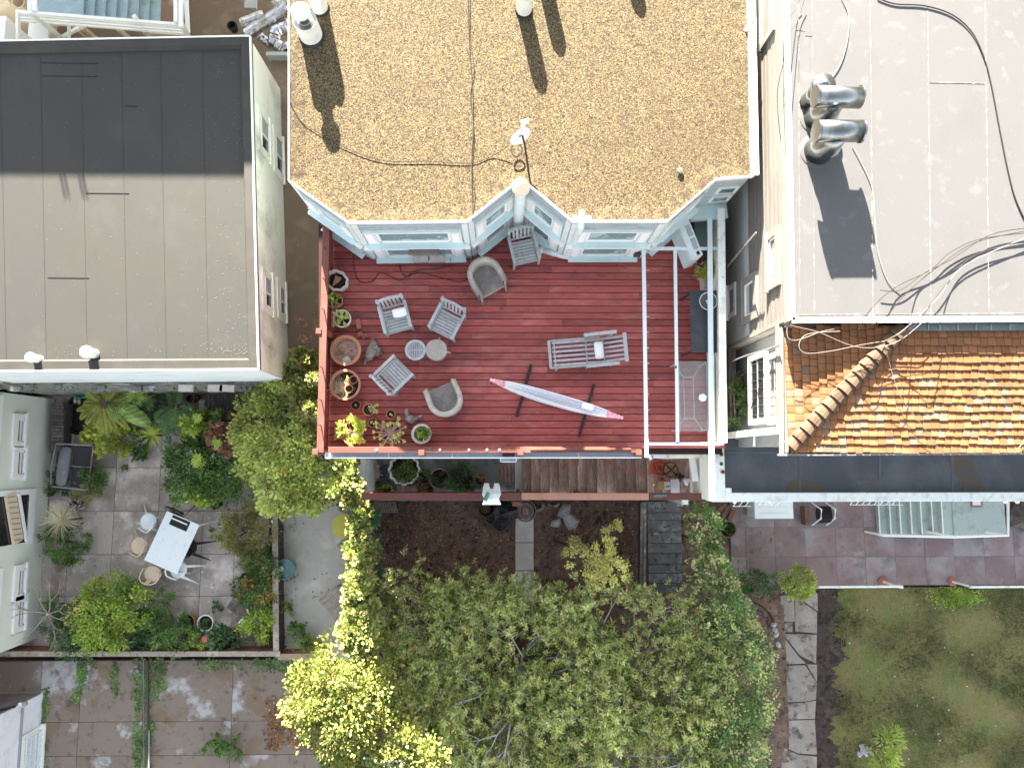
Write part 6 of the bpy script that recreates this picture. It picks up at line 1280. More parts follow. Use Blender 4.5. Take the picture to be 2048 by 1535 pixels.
for k in range(4): m.obox(c + Vector((.27, -.15 + k * .1, .2)), .14, .015, .02); m.obox(c + Vector((.21 + k * .04, 0, .2)), .015, .36, .02)
part('grid', m, MT['black'], t); m = MB(); C = np.tile(np.array(c + Vector((0, 0, .28))), (60, 1)); D = RG.normal(0, 1, (60, 3)); D[:, 2] = abs(D[:, 2]) * .3; V, Q = leafgeo(C, D, .3, .02); m.raw(V, Q); part('straw', m, MT['straw'], t)

# ================================================================ GARDEN BELOW (bins, bags, plank path, steps)
t = thing('plank_path', 'grey mossy plank path down the middle of the soil bed', 'path', P(1049, 1120, 0))
for (y0_, y1__) in ((1036, 1084), (1085, 1140), (1141, 1215)):
    a, b = P(1031, y1__, .05), P(1067, y0_, .05); part('plank', MB().box(a.x, b.x, a.y + .004, b.y - .004, -.04, .05), MT['paleconc'], t)
gs = thing('garden_steps', 'dark mossy timber steps descending toward the trees at the right', 'stairs', P(1326, 1080, 0)); ys_ = [1003, 1024, 1040, 1063, 1086, 1106, 1127, 1146, 1166, 1184]
for k in range(9): z = .95 - k * .10; part('step_board', MB().box(P(1294, 1000, z).x, P(1361, 1000, z).x, P(1300, ys_[k + 1], z).y + .012, P(1300, ys_[k], z).y, z - .05, z), MT['darkwoodg'], gs, bev=.004)
part('side_rail', MB().bar(P(1287, 1003, 1.2), P(1285, 1200, .7), .15, .05), MT['lichen'], gs); part('side_board', MB().bar(P(1283, 1003, .9), P(1281, 1200, .5), .04, .6), MT['darkwood'], gs)
c = P(1368, 1000, 2.2); solo('white_post', MB().box(c.x - .08, c.x + .08, c.y - .1, c.y + .1, 0, 2.3), MT['parapet'], 'short white post end between the steps and the flowering hedge', 'post')
c = P(1003, 1028, .2); m = MB(); m.lathe([(.42, -.15), (.38, .05), (.22, .15), (.10, .10), (0, .14)], c, 20, wob=lambda a: 1 + .10 * math.sin(3 * a + 1) + .06 * math.sin(7 * a)); solo('black_bag', m, MT['blacksheet'], 'crumpled black plastic bag on the soil by the plank path', 'bag')
m = MB(); a, b = P(968, 1040, .15), P(1000, 1066, .1); m.bar(a, b, .06, .06); solo('timber_offcut', m, MT['darkwood'], 'dark timber offcut angled beside the black bag', 'timber'); a, b = P(1003, 1066, .1), P(1030, 1040, .15); solo('timber_offcut', MB().bar(a, b, .06, .06), MT['darkwood'], 'dark timber offcut on the far side of the black bag', 'timber')
c = P(971, 1017, .1); t = thing('wire_bin', 'round black wire bin with pale scraps below the plastic sheet', 'bin', c); rm = MB().lathe([(.16, .25), (.17, .27), (.17, .25), (.15, .0)], c, 20); rm.f = rm.f[:-2]; part('rim', rm, MT['black'], t); part('contents', MB().lathe([(.14, .18), (0, .2)], c, 12), MT['gravelcurb'], t)
for k, (px, py, r) in enumerate(((1051, 1021, .30),)):
    c = P(px, py, .02); t = thing('sunken_urn', 'brown basket of round nested pots by the rail', 'basket', c)
    for j in range(4): part('ring', MB().lathe([(r - j * .07, .02 + j * .02), (r - j * .07, .10 + j * .02), (r - .03 - j * .07, .10 + j * .02), (r - .03 - j * .07, .02)], c, 22), MT['oldwood'] if j % 2 else MT['drift'], t)
solo('red_block', MB().obox(P(1034, 1007, .9), .24, .11, .12), MT['brick'], 'red brick block below the middle of the stair rail', 'brick')
for (px, py, s_, lab) in ((1130, 1022, .20, 'large pale angular rock, upper of the group in the bed'), (1140, 1040, .22, 'large flat pale rock, lower right of the group in the bed'), (1112, 1045, .14, 'small pale rock, lower left of the group in the bed')):
    c = P(px, py, .05); m = MB(); m.lathe([(s_, -.05), (s_ * 1.05, .08), (s_ * .7, .18), (0, .2)], c, 7, wob=lambda a: 1 + .25 * math.sin(2.3 * a + px)); solo('rock', m, MT['rock'], lab, 'rock', 'pale rocks in the dark bed')
for (px, py, ln, an, lab) in ((1085, 1016, .4, .4, 'bent pale root piece near the rocks, left one'), (1108, 1012, .35, -.5, 'bent pale root piece near the rocks, right one')):
    c = P(px, py, .12); solo('root', MB().tube([c + Vector((math.cos(an + k * .3) * ln * (k - 2) / 4, math.sin(an + k * .3) * ln * (k - 2) / 5, 0)) for k in range(5)], .045, 8), MT['drift'], lab, 'root', 'bent root pieces', smooth=True)
t = thing('lattice_basket', 'grey woven lattice panel lying in the corner of the dark bed', 'lattice', P(770, 1012, .3))
m = MB()
for k in range(10): a, b = P(745 + k * 5, 1004, .32), P(750 + k * 5, 1024, .32); m.bar(a, b, .025, .012)
for k in range(5): a, b = P(744, 1005 + k * 4.5, .335), P(792, 1005 + k * 4.5, .335); m.bar(a, b, .03, .012)
part('lattice', m, MT['fencewood'], t); part('frame_board', MB().bar(P(745, 1027, .3), P(820, 1022, .3), .07, .05), MT['darkwood'], t); part('frame_board', MB().bar(P(801, 1003, .3), P(801, 1022, .3), .12, .05), MT['darkwood'], t)
# mosaic wall at the bottom
t = thing('mosaic_bench', 'curved mosaic edge in teal and white at the bottom of the picture', 'bench', P(760, 1530, .5)); pts = [P(x, y, .9) for x, y in ((676, 1506), (700, 1514), (730, 1519), (760, 1522), (790, 1527), (830, 1520), (850, 1545))]
for i in range(len(pts) - 1):
    a, b = pts[i], pts[i + 1]; part('wall', MB().bar(a - Vector((0, 0, .3)), b - Vector((0, 0, .3)), .22, .58), MT['charcoal'], t)
    for k in range(4):
        for j in (-1, 1): q_ = a.lerp(b, (k + .5) / 4); d_ = (b - a).normalized(); q_ = q_ + Vector((-d_.y, d_.x, 0)) * .055 * j; part('mosaic_piece', MB().obox(q_, .075, .075, .03, math.atan2(d_.y, d_.x) + .785), MT['mosaic_a' if (k + j + i) % 2 else 'mosaic_b'], t)

# ================================================================ PATIO TABLE AND CHAIRS
c = P(343, 1084, .0); an = math.atan2(*(lambda d: (d.y, d.x))(P(397, 1050, .75) - P(332, 1022, .75)))
q = P(343.5, 1084, .75); t = thing('white_table', 'large white rectangular outdoor table set askew on the patio', 'table', (q.x, q.y, 0)); R0 = Matrix.Rotation(an, 3, 'Z')
Lx = (P(397, 1050, .75) - P(332, 1022, .75)).length; Ly = (P(290, 1122, .75) - P(332, 1022, .75)).length
part('table_top', MB().obox((q.x, q.y, .735), Lx, Ly, .03, an), MT['whiteplastic'], t, bev=.008)
for sx in (-1, 1):
    for sy in (-1, 1): v = R0 @ Vector((sx * (Lx / 2 - .02), sy * (Ly / 2 - .03), 0)); v2 = R0 @ Vector((sx * (Lx / 2 + .05), sy * (Ly / 2 + .07), 0)); part('leg', MB().tube([(q.x + v.x, q.y + v.y, .72), (q.x + v2.x, q.y + v2.y, 0)], .03, 10), MT['cream'] if sx < 0 else MT['whiteplastic'], t)
t2 = thing('table_runner', 'folded black cloth with white stripe at the head of the white table', 'cloth', (q.x, q.y, .751)); v = R0 @ Vector((-.02, Ly / 2 - .16, 0))
part('cloth', MB().obox((q.x + v.x, q.y + v.y, .757), .50, .26, .012, an), MT['black'], t2); part('stripe', MB().obox((q.x + v.x - .01, q.y + v.y + .05, .765), .46, .035, .006, an), MT['whiteplastic'], t2)
def shellchair(px, py, ang, mat, lab, slat=False):
    c = P(px, py, 0); t = thing('shell_chair', lab, 'chair', c, 'chairs around the white patio table', rz=math.radians(ang)); k = MT[mat]
    part('seat', MB().lathe([(.10, .43), (.22, .455), (.235, .47), (.20, .462), (0, .445)], (0, .02, 0), 24, M=Matrix.Diagonal((1, .95, 1))), k, t, local=True, smooth=True)
    for sx in (-1, 1):
        for sy, ex in ((-1, .50), (1, .30)):
            b0, tip = Vector((sx * .14, sy * .12, .45)), Vector((sx * .27, sy * ex, 0)); w_ = .085; s_ = Vector((.042, 0, 0))
            m = MB(); m.add([b0 - s_, b0 + s_, tip + Vector((.008, 0, 0)), tip - Vector((.008, 0, 0)), b0 - s_ - Vector((0, 0, .03)), b0 + s_ - Vector((0, 0, .03)), tip + Vector((.008, .01, 0)), tip - Vector((.008, -.01, 0))], [(0, 1, 2, 3), (7, 6, 5, 4), (0, 4, 5, 1), (1, 5, 6, 2), (2, 6, 7, 3), (3, 7, 4, 0)]); part('leg', m, k, t, local=True)
    pts = [(-.22, -.10, .60), (-.245, .06, .61), (-.23, .17, .65), (-.13, .24, .69), (0, .26, .70), (.13, .24, .69), (.23, .17, .65), (.245, .06, .61), (.22, -.10, .60)]
    part('back_rim', MB().tube(pts, .018, 8), k, t, local=True, smooth=True)
    m = MB(); m.slab([(-.05, .17, .47), (.05, .17, .47), (.06, .25, .69), (-.06, .25, .69)], .012); part('back_splat', m, k, t, local=True)
    for s in (-1, 1): part('arm_post', MB().tube([(s * .21, -.08, .46), (s * .22, -.09, .64)], .014, 6), k, t, local=True)
    return t
ta = math.degrees(an)
shellchair(312, 1039, ta - 90, 'whiteplastic', 'white shell chair at the upper left side of the white table'); shellchair(294, 1086, ta - 88, 'cream', 'cream shell chair at the lower left side of the white table')
shellchair(322, 1140, ta + 188, 'cream', 'cream shell chair at the foot end of the white table'); shellchair(374, 1133, ta + 88, 'whiteplastic', 'pale grey shell chair at the lower right side of the white table')
shellchair(394, 1090, ta + 96, 'blackmetal', 'black shell chair at the right side of the white table'); 
c = P(364, 1030, 0); t = thing('folding_chair', 'black folding chair with thin splayed legs at the head of the white table', 'chair', c, rz=an); 
for i in range(5): part('seat_slat', MB().box(-.2, .2, -.17 + i * .075, -.17 + i * .075 + .06, .44, .455), MT['blackmetal'], t, local=True)
for s in (-1, 1): part('leg', MB().tube([(s * .22, -.28, 0), (s * .21, 0, .44), (s * .21, .22, .80)], .011, 6), MT['blackmetal'], t, local=True); part('leg', MB().tube([(s * .22, .40, 0), (s * .21, .1, .40), (s * .2, -.15, .45)], .011, 6), MT['blackmetal'], t, local=True)
part('back', MB().box(-.2, .2, .22, .235, .68, .82), MT['blackmetal'], t, local=True)
# swing sofa
q = P(140, 932, .6); t = thing('garden_sofa', 'grey metal framed garden sofa with charcoal mesh seats and bolster cushion', 'sofa', (q.x, q.y, 0), rz=math.radians(-4))
for s in (-1, 1): part('seat_panel', MB().box(-.02, .44, s * .28 - .27, s * .28 + .27, .40, .43), MT['mesh'], t, local=True, bev=.01)
part('back_panel', MB().box(-.50, -.25, -.56, .56, .38, .42), MT['mesh'], t, local=True)
fr = MT['greymetal']
for s in (-1, 1): part('side_frame', MB().tube([(-.50, s * .57, .0), (-.50, s * .57, .50), (.44, s * .60, .52), (.46, s * .60, 0)], .022, 8), fr, t, local=True)
part('front_tube', MB().tube([(.46, -.6, .44), (.46, .6, .44)], .018, 8), MT['rustpanel'], t, local=True); part('back_tube', MB().tube([(-.5, -.57, .5), (-.56, 0, .5), (-.5, .57, .5)], .018, 8), fr, t, local=True); part('middle_tube', MB().tube([(-.5, 0, .44), (.46, 0, .44)], .014, 8), fr, t, local=True)
pillow(P(127, 932, .55), .30, 1.05, .22, math.radians(-5), 0, MT['cushion'], 'long light grey bolster cushion on the garden sofa')
# narrow yard furniture
c = P(687, 1052, .74); t = thing('yellow_table', 'round lemon yellow table half under the ivy', 'table', (c.x, c.y, 0)); part('table_top', MB().lathe([(.31, .72), (.315, .73), (.31, .74), (0, .742)], (c.x, c.y, 0), 40), MT['yellow'], t)
for k in range(3): a_ = k * 2.1; part('leg', MB().tube([(c.x + .2 * math.cos(a_), c.y + .2 * math.sin(a_), .72), (c.x + .26 * math.cos(a_), c.y + .26 * math.sin(a_), 0)], .015, 6), MT['yellow'], t)
def slatchair(px, py, w, d, an, lab, n_, mat='fencewood', grp=None):
    c = P(px, py, .4); t = thing('slatted_chair', lab, 'chair', (c.x, c.y, 0), grp, rz=math.radians(an))
    for i in range(n_): part('slat', MB().box(-w / 2 + random.uniform(0, .02), w / 2, -d / 2 + i * d / n_ + .006, -d / 2 + (i + 1) * d / n_ - .006, .40, .42), MT[mat], t, local=True)
    for sx in (-1, 1):
        for sy in (-1, 1): part('leg', MB().box(sx * (w / 2 - .05) - .02, sx * (w / 2 - .05) + .02, sy * (d / 2 - .05) - .02, sy * (d / 2 - .05) + .02, 0, .395), MT[mat], t, local=True)
    part('rail', MB().box(-w / 2 + .06, -w / 2 + .09, -d / 2, d / 2, .37, .40), MT[mat], t, local=True)
slatchair(694, 1090, .42, .40, -45, 'small grey slatted folding chair below the yellow table', 8, grp='slatted seats in the narrow yard'); slatchair(693, 1012, .42, .36, -20, 'grey slatted folding chair above the yellow table', 7, grp='slatted seats in the narrow yard')
slatchair(676, 1210, .62, .90, 40, 'large weathered slatted bench seat with gappy boards', 13, grp='slatted seats in the narrow yard')
t, c = pot(579, 1133, .27, .45, MT['tealwater'], 'teal glazed water bowl with a white ball by the fence', soil='tealwater', z=0, rim=.03, fill=.9, n=34); 
m = MB(); m.lathe([(.0, -.07), (.05, -.045), (.07, 0), (.05, .045), (0, .07)], c + Vector((-.09, .03, .46)), 16); solo('white_ball', m, MT['cloth'], 'white ball floating in the teal bowl', 'ball', smooth=True)
# old chair bottom right of the patio, weathered cart
slatchair(482, 1212, .50, .62, 55, 'weathered grey wooden chair tilted among the pots at the fence', 7, mat='darkwood')
c = P(498, 1222, .6); m = MB(); m.bar(P(494, 1218, .6), P(500, 1228, .5), .03, .03); m.bar(P(478, 1245, .5), P(484, 1237, .6), .03, .03); m.bar(P(484, 1237, .6), P(492, 1248, .5), .03, .03); solo('white_trellis', m, MT['whitetrim'], 'small white crossed wooden pieces by the tilted chair', 'trellis')
# louvred box and dark basin by the pale green house
t = thing('louvred_bench', 'long brown slatted bench beside the pale green house', 'bench', P(114, 850, 0))
for k in range(15): a = P(103, 808 + k * 6.4, .5); b = P(127, 808 + k * 6.4, .5); part('slat', MB().bar(a, b, .07, .03), MT['darkwood'], t)
part('frame', MB().box(P(103, 850, .4).x, P(127, 850, .4).x, P(110, 904, .4).y, P(110, 806, .4).y, 0, .46), MT['darkwood'], t)
c = P(160, 828, 0); solo('pond_basin', MB().lathe([(.42, 0), (.46, .10), (.40, .10), (.36, .02), (0, .02)], c, 30, M=Matrix.Diagonal((.8, 1.25, 1))), MT['pond'], 'dark oval basin in the top left corner of the patio', 'basin')
for i, (px, py) in enumerate(((152, 800), (160, 802))): solo('white_clog', MB().lathe([(.0, -.02), (.05, 0), (.055, .06), (.03, .1), (0, .11)], P(px, py, .13), 14, M=Matrix.Diagonal((.8, 1.6, .8))), MT['palepot'], ('left' if i == 0 else 'right') + ' one of two pale clogs beside the green hose', 'shoe', 'pair of pale clogs', smooth=True)
m = MB(); c = P(165, 789, .35); m.tube([c + Vector((math.cos(k * .5) * (.22 - .001 * k) * 1.2, math.sin(k * .5) * .09, .0015 * k + .02 * math.sin(k))) for k in range(90)], .014, 5); solo('garden_hose', m, MT['hose'], 'bright green coiled garden hose under the wall', 'hose')
c = P(118, 1137, .004); solo('drain_cover', MB().lathe([(.10, 0), (.10, .012), (0, .014)], c, 20, wob=lambda a: 1 + .03 * math.sin(20 * a)), MT['rustpanel'], 'small round rusty drain cover in the patio', 'drain')
c = P(303, 883, .15); solo('gazing_ball', MB().lathe([(0, -.12), (.085, -.085), (.12, 0), (.085, .085), (0, .12)], c + Vector((0, 0, .0)), 20), MT['mirror'], 'silver mirror ball under the strappy plants', 'ball', smooth=True)
solo('blue_pot_holder', MB().lathe([(.06, 0), (.075, .12), (.06, .12), (0, .05)], P(148, 964, .1), 14), MT['greymetal'], 'small grey tin cup by the sofa corner', 'cup')
# deck of dark boards in the patio's upper right corner
t = thing('wooden_platform', 'dark board platform at the upper right corner of the patio', 'platform', P(470, 800, 0))
for k in range(13): x0 = 409 + k * 12.4; part('board', MB().box(P(x0, 800, .5).x + .004, P(x0 + 12.4, 800, .5).x - .004, P(450, 842, .5).y, P(450, 752, .5).y, .45, .5), MT['darkwood'], t)
part('edge_beam', MB().box(P(405, 845, .5).x, P(545, 845, .5).x, P(450, 851, .5).y, P(450, 843, .5).y, .0, .52), MT['fencewood'], t); part('side_board', MB().box(P(396, 845, .4).x, P(408, 845, .4).x, P(450, 850, .4).y, P(450, 800, .4).y, .0, .40), MT['paleconc'], t)
# patio pots
G3 = 'pots along the lower edge of the patio'
def yp(px, py, r, mat, lab, lm, nlf, pr, **k): potplant(px, py, r, .32, MT[mat], lab, lm, nlf, pr, z=0, group=G3, **k)
yp(384, 1238, .21, 'terra', 'terracotta rimmed dark pot, left of the cream rimmed one', 'darkleaf', 260, .16, ph=.2); yp(420, 1240, .22, 'whitetrim', 'cream rimmed pot with sparse twigs beside the tilted chair', 'darkleaf', 90, .12, ph=.2, rim=.03)
yp(462, 1270, .31, 'terra', 'big terracotta pot with large dark glossy leaves', 'darkleaf', 420, .33, ph=.4, L=.13, W_=.07); yp(439, 1006, .15, 'black', 'black pot with a small plant under the green maple', 'midleaf', 60, .08, ph=.1)
yp(162, 1008, .13, 'rust', 'brown pot with a spidery variegated plant', 'whiteflower', 90, .16, ph=.2, L=.16, W_=.012); yp(392, 795, .17, 'rust', 'brown pot of dried succulents near the dark platform', 'autumn', 130, .15, ph=.15); yp(498, 1150, .12, 'black', 'black pot tucked in the plants by the fence', 'darkleaf', 40, .07, ph=.1)
c = P(410, 1278, .55); m = MB(); m.lathe([(.0, -.06), (.09, -.05), (.10, 0), (.06, .05), (0, .06)], c, 12, wob=lambda a: 1 + .1 * math.sin(8 * a)); solo('pink_flower', m, MT['pinkflower'], 'single round coral pink flower head near the pots', 'flower', smooth=True)
# terrace items
zq = 0
c = P(1548, 1022, .8); t = thing('white_cooler', 'white lidded storage chest with moulded ridges under the parapet', 'chest', (c.x, c.y, 0)); part('body', MB().box(P(1512, 1030, .7).x, P(1586, 1030, .7).x, P(1550, 1035, .7).y, P(1550, 985, .7).y, 0, .70), MT['whiteplastic'], t)
part('lid', MB().box(P(1510, 1030, .8).x, P(1588, 1030, .8).x, P(1550, 1037, .8).y, P(1550, 980, .8).y, .70, .78), MT['whiteplastic'], t, bev=.02)
for py in (1014, 1027): part('ridge', MB().bar(P(1520, py, .79), P(1578, py, .79), .03, .02), MT['whitetrim'], t)
for (x0, x1, y_, lb_) in ((1466, 1502, 1012, 'short white wire drying rack left of the white chest'), (1518, 1572, 1010, 'white wire drying rack above the white chest'), (1700, 1806, 1009, 'long white wire drying rack beside the mint stairs')):
    m = MB(); m.bar(P(x0, y_, 4.3), P(x1, y_, 4.3), .012, .012)
    for k in range(int((x1 - x0) / 12)): m.bar(P(x0 + k * 12, y_, 4.3), P(x0 + k * 12 + 7, y_ - 9, 4.4), .010, .010)
    solo('drying_rack', m, MT['whitetrim'], lb_, 'rack', 'wire drying racks below the parapet')
c = P(1648, 1028, .35); t = thing('hose_reel', 'white hose reel cart with a dark coiled hose', 'reel', (c.x, c.y, 0))
part('drum', MB().tube([c + Vector((-.14, 0, 0)), c + Vector((.14, .02, 0))], .20, 20), MT['mesh'], t)
m = MB()
for k in range(9): x = -.13 + k * .032; m.tube([c + Vector((x, math.cos(a_ * PI / 8) * .215, math.sin(a_ * PI / 8) * .215)) for a_ in range(17)], .014, 5)
part('hose', m, MT['wire'], t)
for s in (-1, 1): part('side_frame', MB().tube([c + Vector((s * .20, -.32, -.33)), c + Vector((s * .19, -.1, .22)), c + Vector((s * .19, .15, .28)), c + Vector((s * .2, .3, -.3))], .022, 8), MT['whiteplastic'], t)
part('axle', MB().tube([c + Vector((-.21, -.28, -.28)), c + Vector((.21, -.26, -.28))], .02, 8), MT['tealwater'], t)
# white stairs at the right
sw = thing('white_stairs', 'mint painted concrete stairs with a white pipe handrail at the right', 'stairs', P(1880, 1040, 0)); X_ = [1757, 1779, 1799, 1821, 1841, 1863, 1883, 1906]
for k in range(7): z = .15 * (k + 1); part('step', MB().box(P(X_[k], 1030, z).x, P(X_[k + 1], 1030, z).x + (.02 if k < 6 else -.002), P(1800, 1068, z).y, P(1800, 985, z).y, 0 if k == 0 else z - .15, z), MT['mintpaint'], sw, bev=.01)
part('landing', MB().box(P(1906, 1030, 1.08).x, P(2010, 1030, 1.08).x, P(1900, 1072, 1.08).y, P(1900, 985, 1.08).y, 0, 1.08), MT['mintpaint'], sw)
for k in range(7): z = .15 * (k + 1); part('nosing', MB().box(P(X_[k], 1030, z).x, P(X_[k], 1030, z).x + .03, P(1800, 1067, z).y, P(1800, 985, z).y, z + .001, z + .012), MT['whitetrim'], sw)
part('handrail', MB().tube([P(1756, 1068, .9), P(1768, 1070, 1.0), P(1908, 1073, 1.9), P(2016, 1070, 1.95), P(2016, 990, 1.95)], .035, 10), MT['whiteplastic'], sw, smooth=True)
for (px, py, z) in ((1768, 1070, .98), (1908, 1072, 1.86), (2016, 1070, 1.9)): a = P(px, py, z); part('baluster', MB().tube([a, (a.x, a.y, 0)], .03, 8), MT['whiteplastic'], sw)
solo('framed_tray', MB().obox(P(1953, 1006, 1.3), .28, .20, .1), MT['rustpanel'], 'small dark framed tray on the mint landing', 'tray'); solo('white_paper', MB().obox(P(1953, 1005, 1.37), .20, .12, .02), MT['paper'], 'white sheet lying in the dark tray', 'paper')
c = P(2038, 1030, .1); solo('log_pile', MB().lathe([(.4, -.1), (.42, .2), (.2, .5), (0, .5)], c, 10, wob=lambda a: 1 + .2 * math.sin(4 * a)), MT['darkwood'], 'dark heap at the right edge beyond the mint landing', 'heap')
# railings along the lawn
for (x0, x1, lab) in ((1636, 1805, 'white pipe rail with brick feet at the near lawn edge, left one'), (1940, 2120, 'white pipe rail with brick feet at the lawn edge, cut by the right border')):
    c = P((x0 + x1) / 2, 1173, 0); t = thing('pipe_rail', lab, 'railing', c, 'white pipe rails along the lawn'); z = .85
    part('pipe', MB().tube([P(x0, 1173, z), P(x0 + 8, 1173, z), P(x1 - 10, 1172, z), P(x1, 1173, z)], [.04, .032, .032, .045], 10), MT['parapet'], t, smooth=True)
    for x in (x0 + 4, x1 - 6): a = P(x, 1173, z); part('post', MB().tube([a, (a.x, a.y, 0)], .03, 8), MT['parapet'], t); part('foot', MB().lathe([(.14, -.1), (.14, .04), (0, .05)], (a.x, a.y, 0), 6), MT['brick'], t)
for i, (px, py) in enumerate(((1547, 1248), (1549, 1258), (1552, 1268), (1556, 1288))): c = P(px, py, 0); solo('pebble', MB().lathe([(.07, -.03), (.08, .03), (0, .07)], c, 7, wob=lambda a: 1 + .2 * math.sin(2 * a + px)), MT['rock'], ['topmost', 'second', 'third', 'lowest'][i] + ' white stone in the line beside the flagstone path', 'stone', 'white stones beside the path')
c = P(1728, 1500, -.1); t = thing('rock_pile', 'small heap of pale stones beside the bright lawn bush', 'stones', c)
for k in range(14): a_ = random.uniform(0, 6.28); rr = random.uniform(.02, .22); q_ = c + Vector((math.cos(a_) * rr, math.sin(a_) * rr, .03)); part('stone', MB().lathe([(.05, -.03), (.06, .03), (0, .06)], q_, 7, wob=lambda a: 1 + .25 * math.sin(2 * a + k)), MT['rock'], t)
cable([(1497, 1203, .05), (1515, 1207, .03), (1535, 1222, .02), (1552, 1250, .02)], .02, MT['wire'], 'black hose arc on the soil left of the path')
m = MB(); V, Q = leafgeo(np.array([tuple(P(random.uniform(1660, 2040), random.uniform(1200, 1520), -.08)) for _ in range(30)]), RG.normal(0, 1, (30, 3)), .06, .04); m.raw(V, Q); struct('lawn_litter', m, MT['whiteflower'], kind='stuff')
t, c = pot(1447, 1055, .23, .4, MT['rust'], 'dark barrel pot against the flowering hedge', z=0, rim=.03, fill=.6); m = MB(); blobleaves(m, [(c.x, c.y, .28, .15, .15, .05)], 120, .06, .04); part('foliage', m, MT['midleaf'], t)
for i, (px, py, an_) in enumerate(((1452, 1022, .6), (1440, 1018, .9), (1462, 1030, .4))): solo('brick', MB().obox(P(px, py, .3 + i * .02), .12, .34, .08, -an_), MT['rust'], ['brown brick standing behind the barrel pot, middle one', 'brown brick nearest the hedge, behind the barrel pot', 'brown brick closest to the barrel pot'][i], 'brick', 'bricks behind the barrel pot')
solo('planter_border', MB().obox(P(1610, 1030, .15), .12, .5, .3), MT['rust'], 'brown brick border right of the white chest', 'brick')
# ================================================================ OVERHEAD CABLES AT THE RIGHT
zz = 8.38
cable([(1755, -4, ZW + .02), (1790, 8, ZW + .02), (1850, 12, ZW + .02), (1905, 30, ZW + .02), (1945, 66, ZW + .02), (1970, 120, ZW + .02), (1985, 180, ZW + .02), (2000, 260, ZW + .02), (2016, 340, ZW + .02), (2032, 400, ZW + .02), (2060, 460, ZW + .02)], .011, MT['wire'], 'thick black cable sweeping down the white roof')
cable([(1683, -4, ZW + .02), (1697, 30, ZW + .02), (1695, 80, ZW + .02), (1680, 130, ZW + .02), (1650, 172, ZW + .02)], .008, MT['whitewire'], 'white cable curving to the rear metal flue')
cable([(1705, 292, ZW + .02), (1730, 340, ZW + .02), (1745, 380, ZW + .02), (1749, 430, ZW + .02), (1755, 500, ZW + .02), (1775, 560, ZW + .02), (1800, 575, ZW + .05)], .008, MT['whitewire'], 'white cable running from the front metal flue toward the roof edge')
G5 = 'overhead cables crossing the roof corner'
for i, pl in enumerate(([(2060, 455, zz), (1980, 470, zz), (1900, 520, zz), (1850, 545, zz), (1800, 580, zz), (1760, 580, zz)], [(2060, 465, zz), (1960, 478, zz), (1900, 505, zz), (1860, 540, zz), (1790, 575, zz), (1740, 620, 8.6), (1716, 664, 8.4)],
                        [(2060, 478, zz), (1950, 510, zz), (1900, 560, zz), (1860, 610, 8.6), (1830, 650, 8.45), (1790, 672, 8.3), (1770, 682, 8.3)], [(2060, 472, zz), (1930, 530, zz), (1880, 590, zz), (1840, 630, 8.4), (1800, 665, 8.3), (1765, 684, 8.25)],
                        [(2060, 460, zz), (1950, 485, zz), (1880, 530, zz), (1830, 570, zz), (1800, 600, 8.7), (1770, 635, 8.6), (1745, 648, 8.4)], [(1610, -4, 8.4), (1595, 40, 8.4), (1572, 80, 8.7), (1568, 120, 8.6), (1555, 180, 8.3), (1557, 240, 8.2), (1563, 290, 8.1)],
                        [(1601, -4, 8.4), (1590, 20, 8.4), (1570, 60, 8.6), (1567, 180, 8.35), (1575, 400, 8.3), (1577, 560, 8.3), (1580, 650, 8.2)])):
    cable(pl, .0075 if i < 5 else .006, MT['wire'] if i not in (3,) else MT['whitewire'], ['highest black overhead cable at the right edge', 'black overhead cable dropping to the roof edge', 'lower black overhead cable ending at the tile hip', 'pale overhead cable ending at the tile hip', 'middle black overhead cable over the white roof', 'black cable hanging over the beige siding at the top', 'thin black cable following the white roof edge'][i], 'cable', 'cable', G5)
zt_ = 8.25
for i, pl in enumerate(([(1769, 684, zt_), (1780, 730, 8.15), (1800, 790, 8.1), (1840, 845, 8.05), (1885, 906, 7.95)], [(1580, 650, 8.3), (1600, 655, 8.3), (1640, 665, 8.3), (1700, 690, 8.3), (1750, 695, 8.3), (1800, 680, 8.3), (1850, 640, 8.4)], [(1680, 662, 8.3), (1615, 668, 8.3), (1598, 690, 8.3), (1612, 706, 8.3), (1660, 702, 8.3), (1720, 690, 8.3), (1768, 682, 8.3)],
                        [(1574, 655, 8.3), (1576, 675, 8.3), (1595, 680, 8.3), (1640, 664, 8.3), (1668, 658, 8.3)], [(2060, 870, 7.95), (2046, 885, 7.95), (2030, 905, 7.95)])):
    cable(pl, .005, MT['whitewire'], ['pale cable lying down the sunlit tiles to the gutter', 'pale cable crossing the shaded tiles, longest one', 'pale cable looping over the shaded hip tiles', 'pale cable bundle at the roof corner', 'pale cable end at the right border gutter'][i], 'cable', 'cable', 'pale cables over the tiles')
cable([(1560, 690, 8.0), (1530, 700, 7.3), (1490, 712, 6.6), (1465, 722, 6.0)], .014, MT['whitewire'], 'twisted pale cable along the slanting top of the lean to wall')
solo('wall_bracket', MB().bar(hitX(1452, 536, 4.68), hitX(1512, 465, 4.62), .025, .025), MT['sidingtrim'], 'thin pole bracket on the beige siding wall', 'pole')
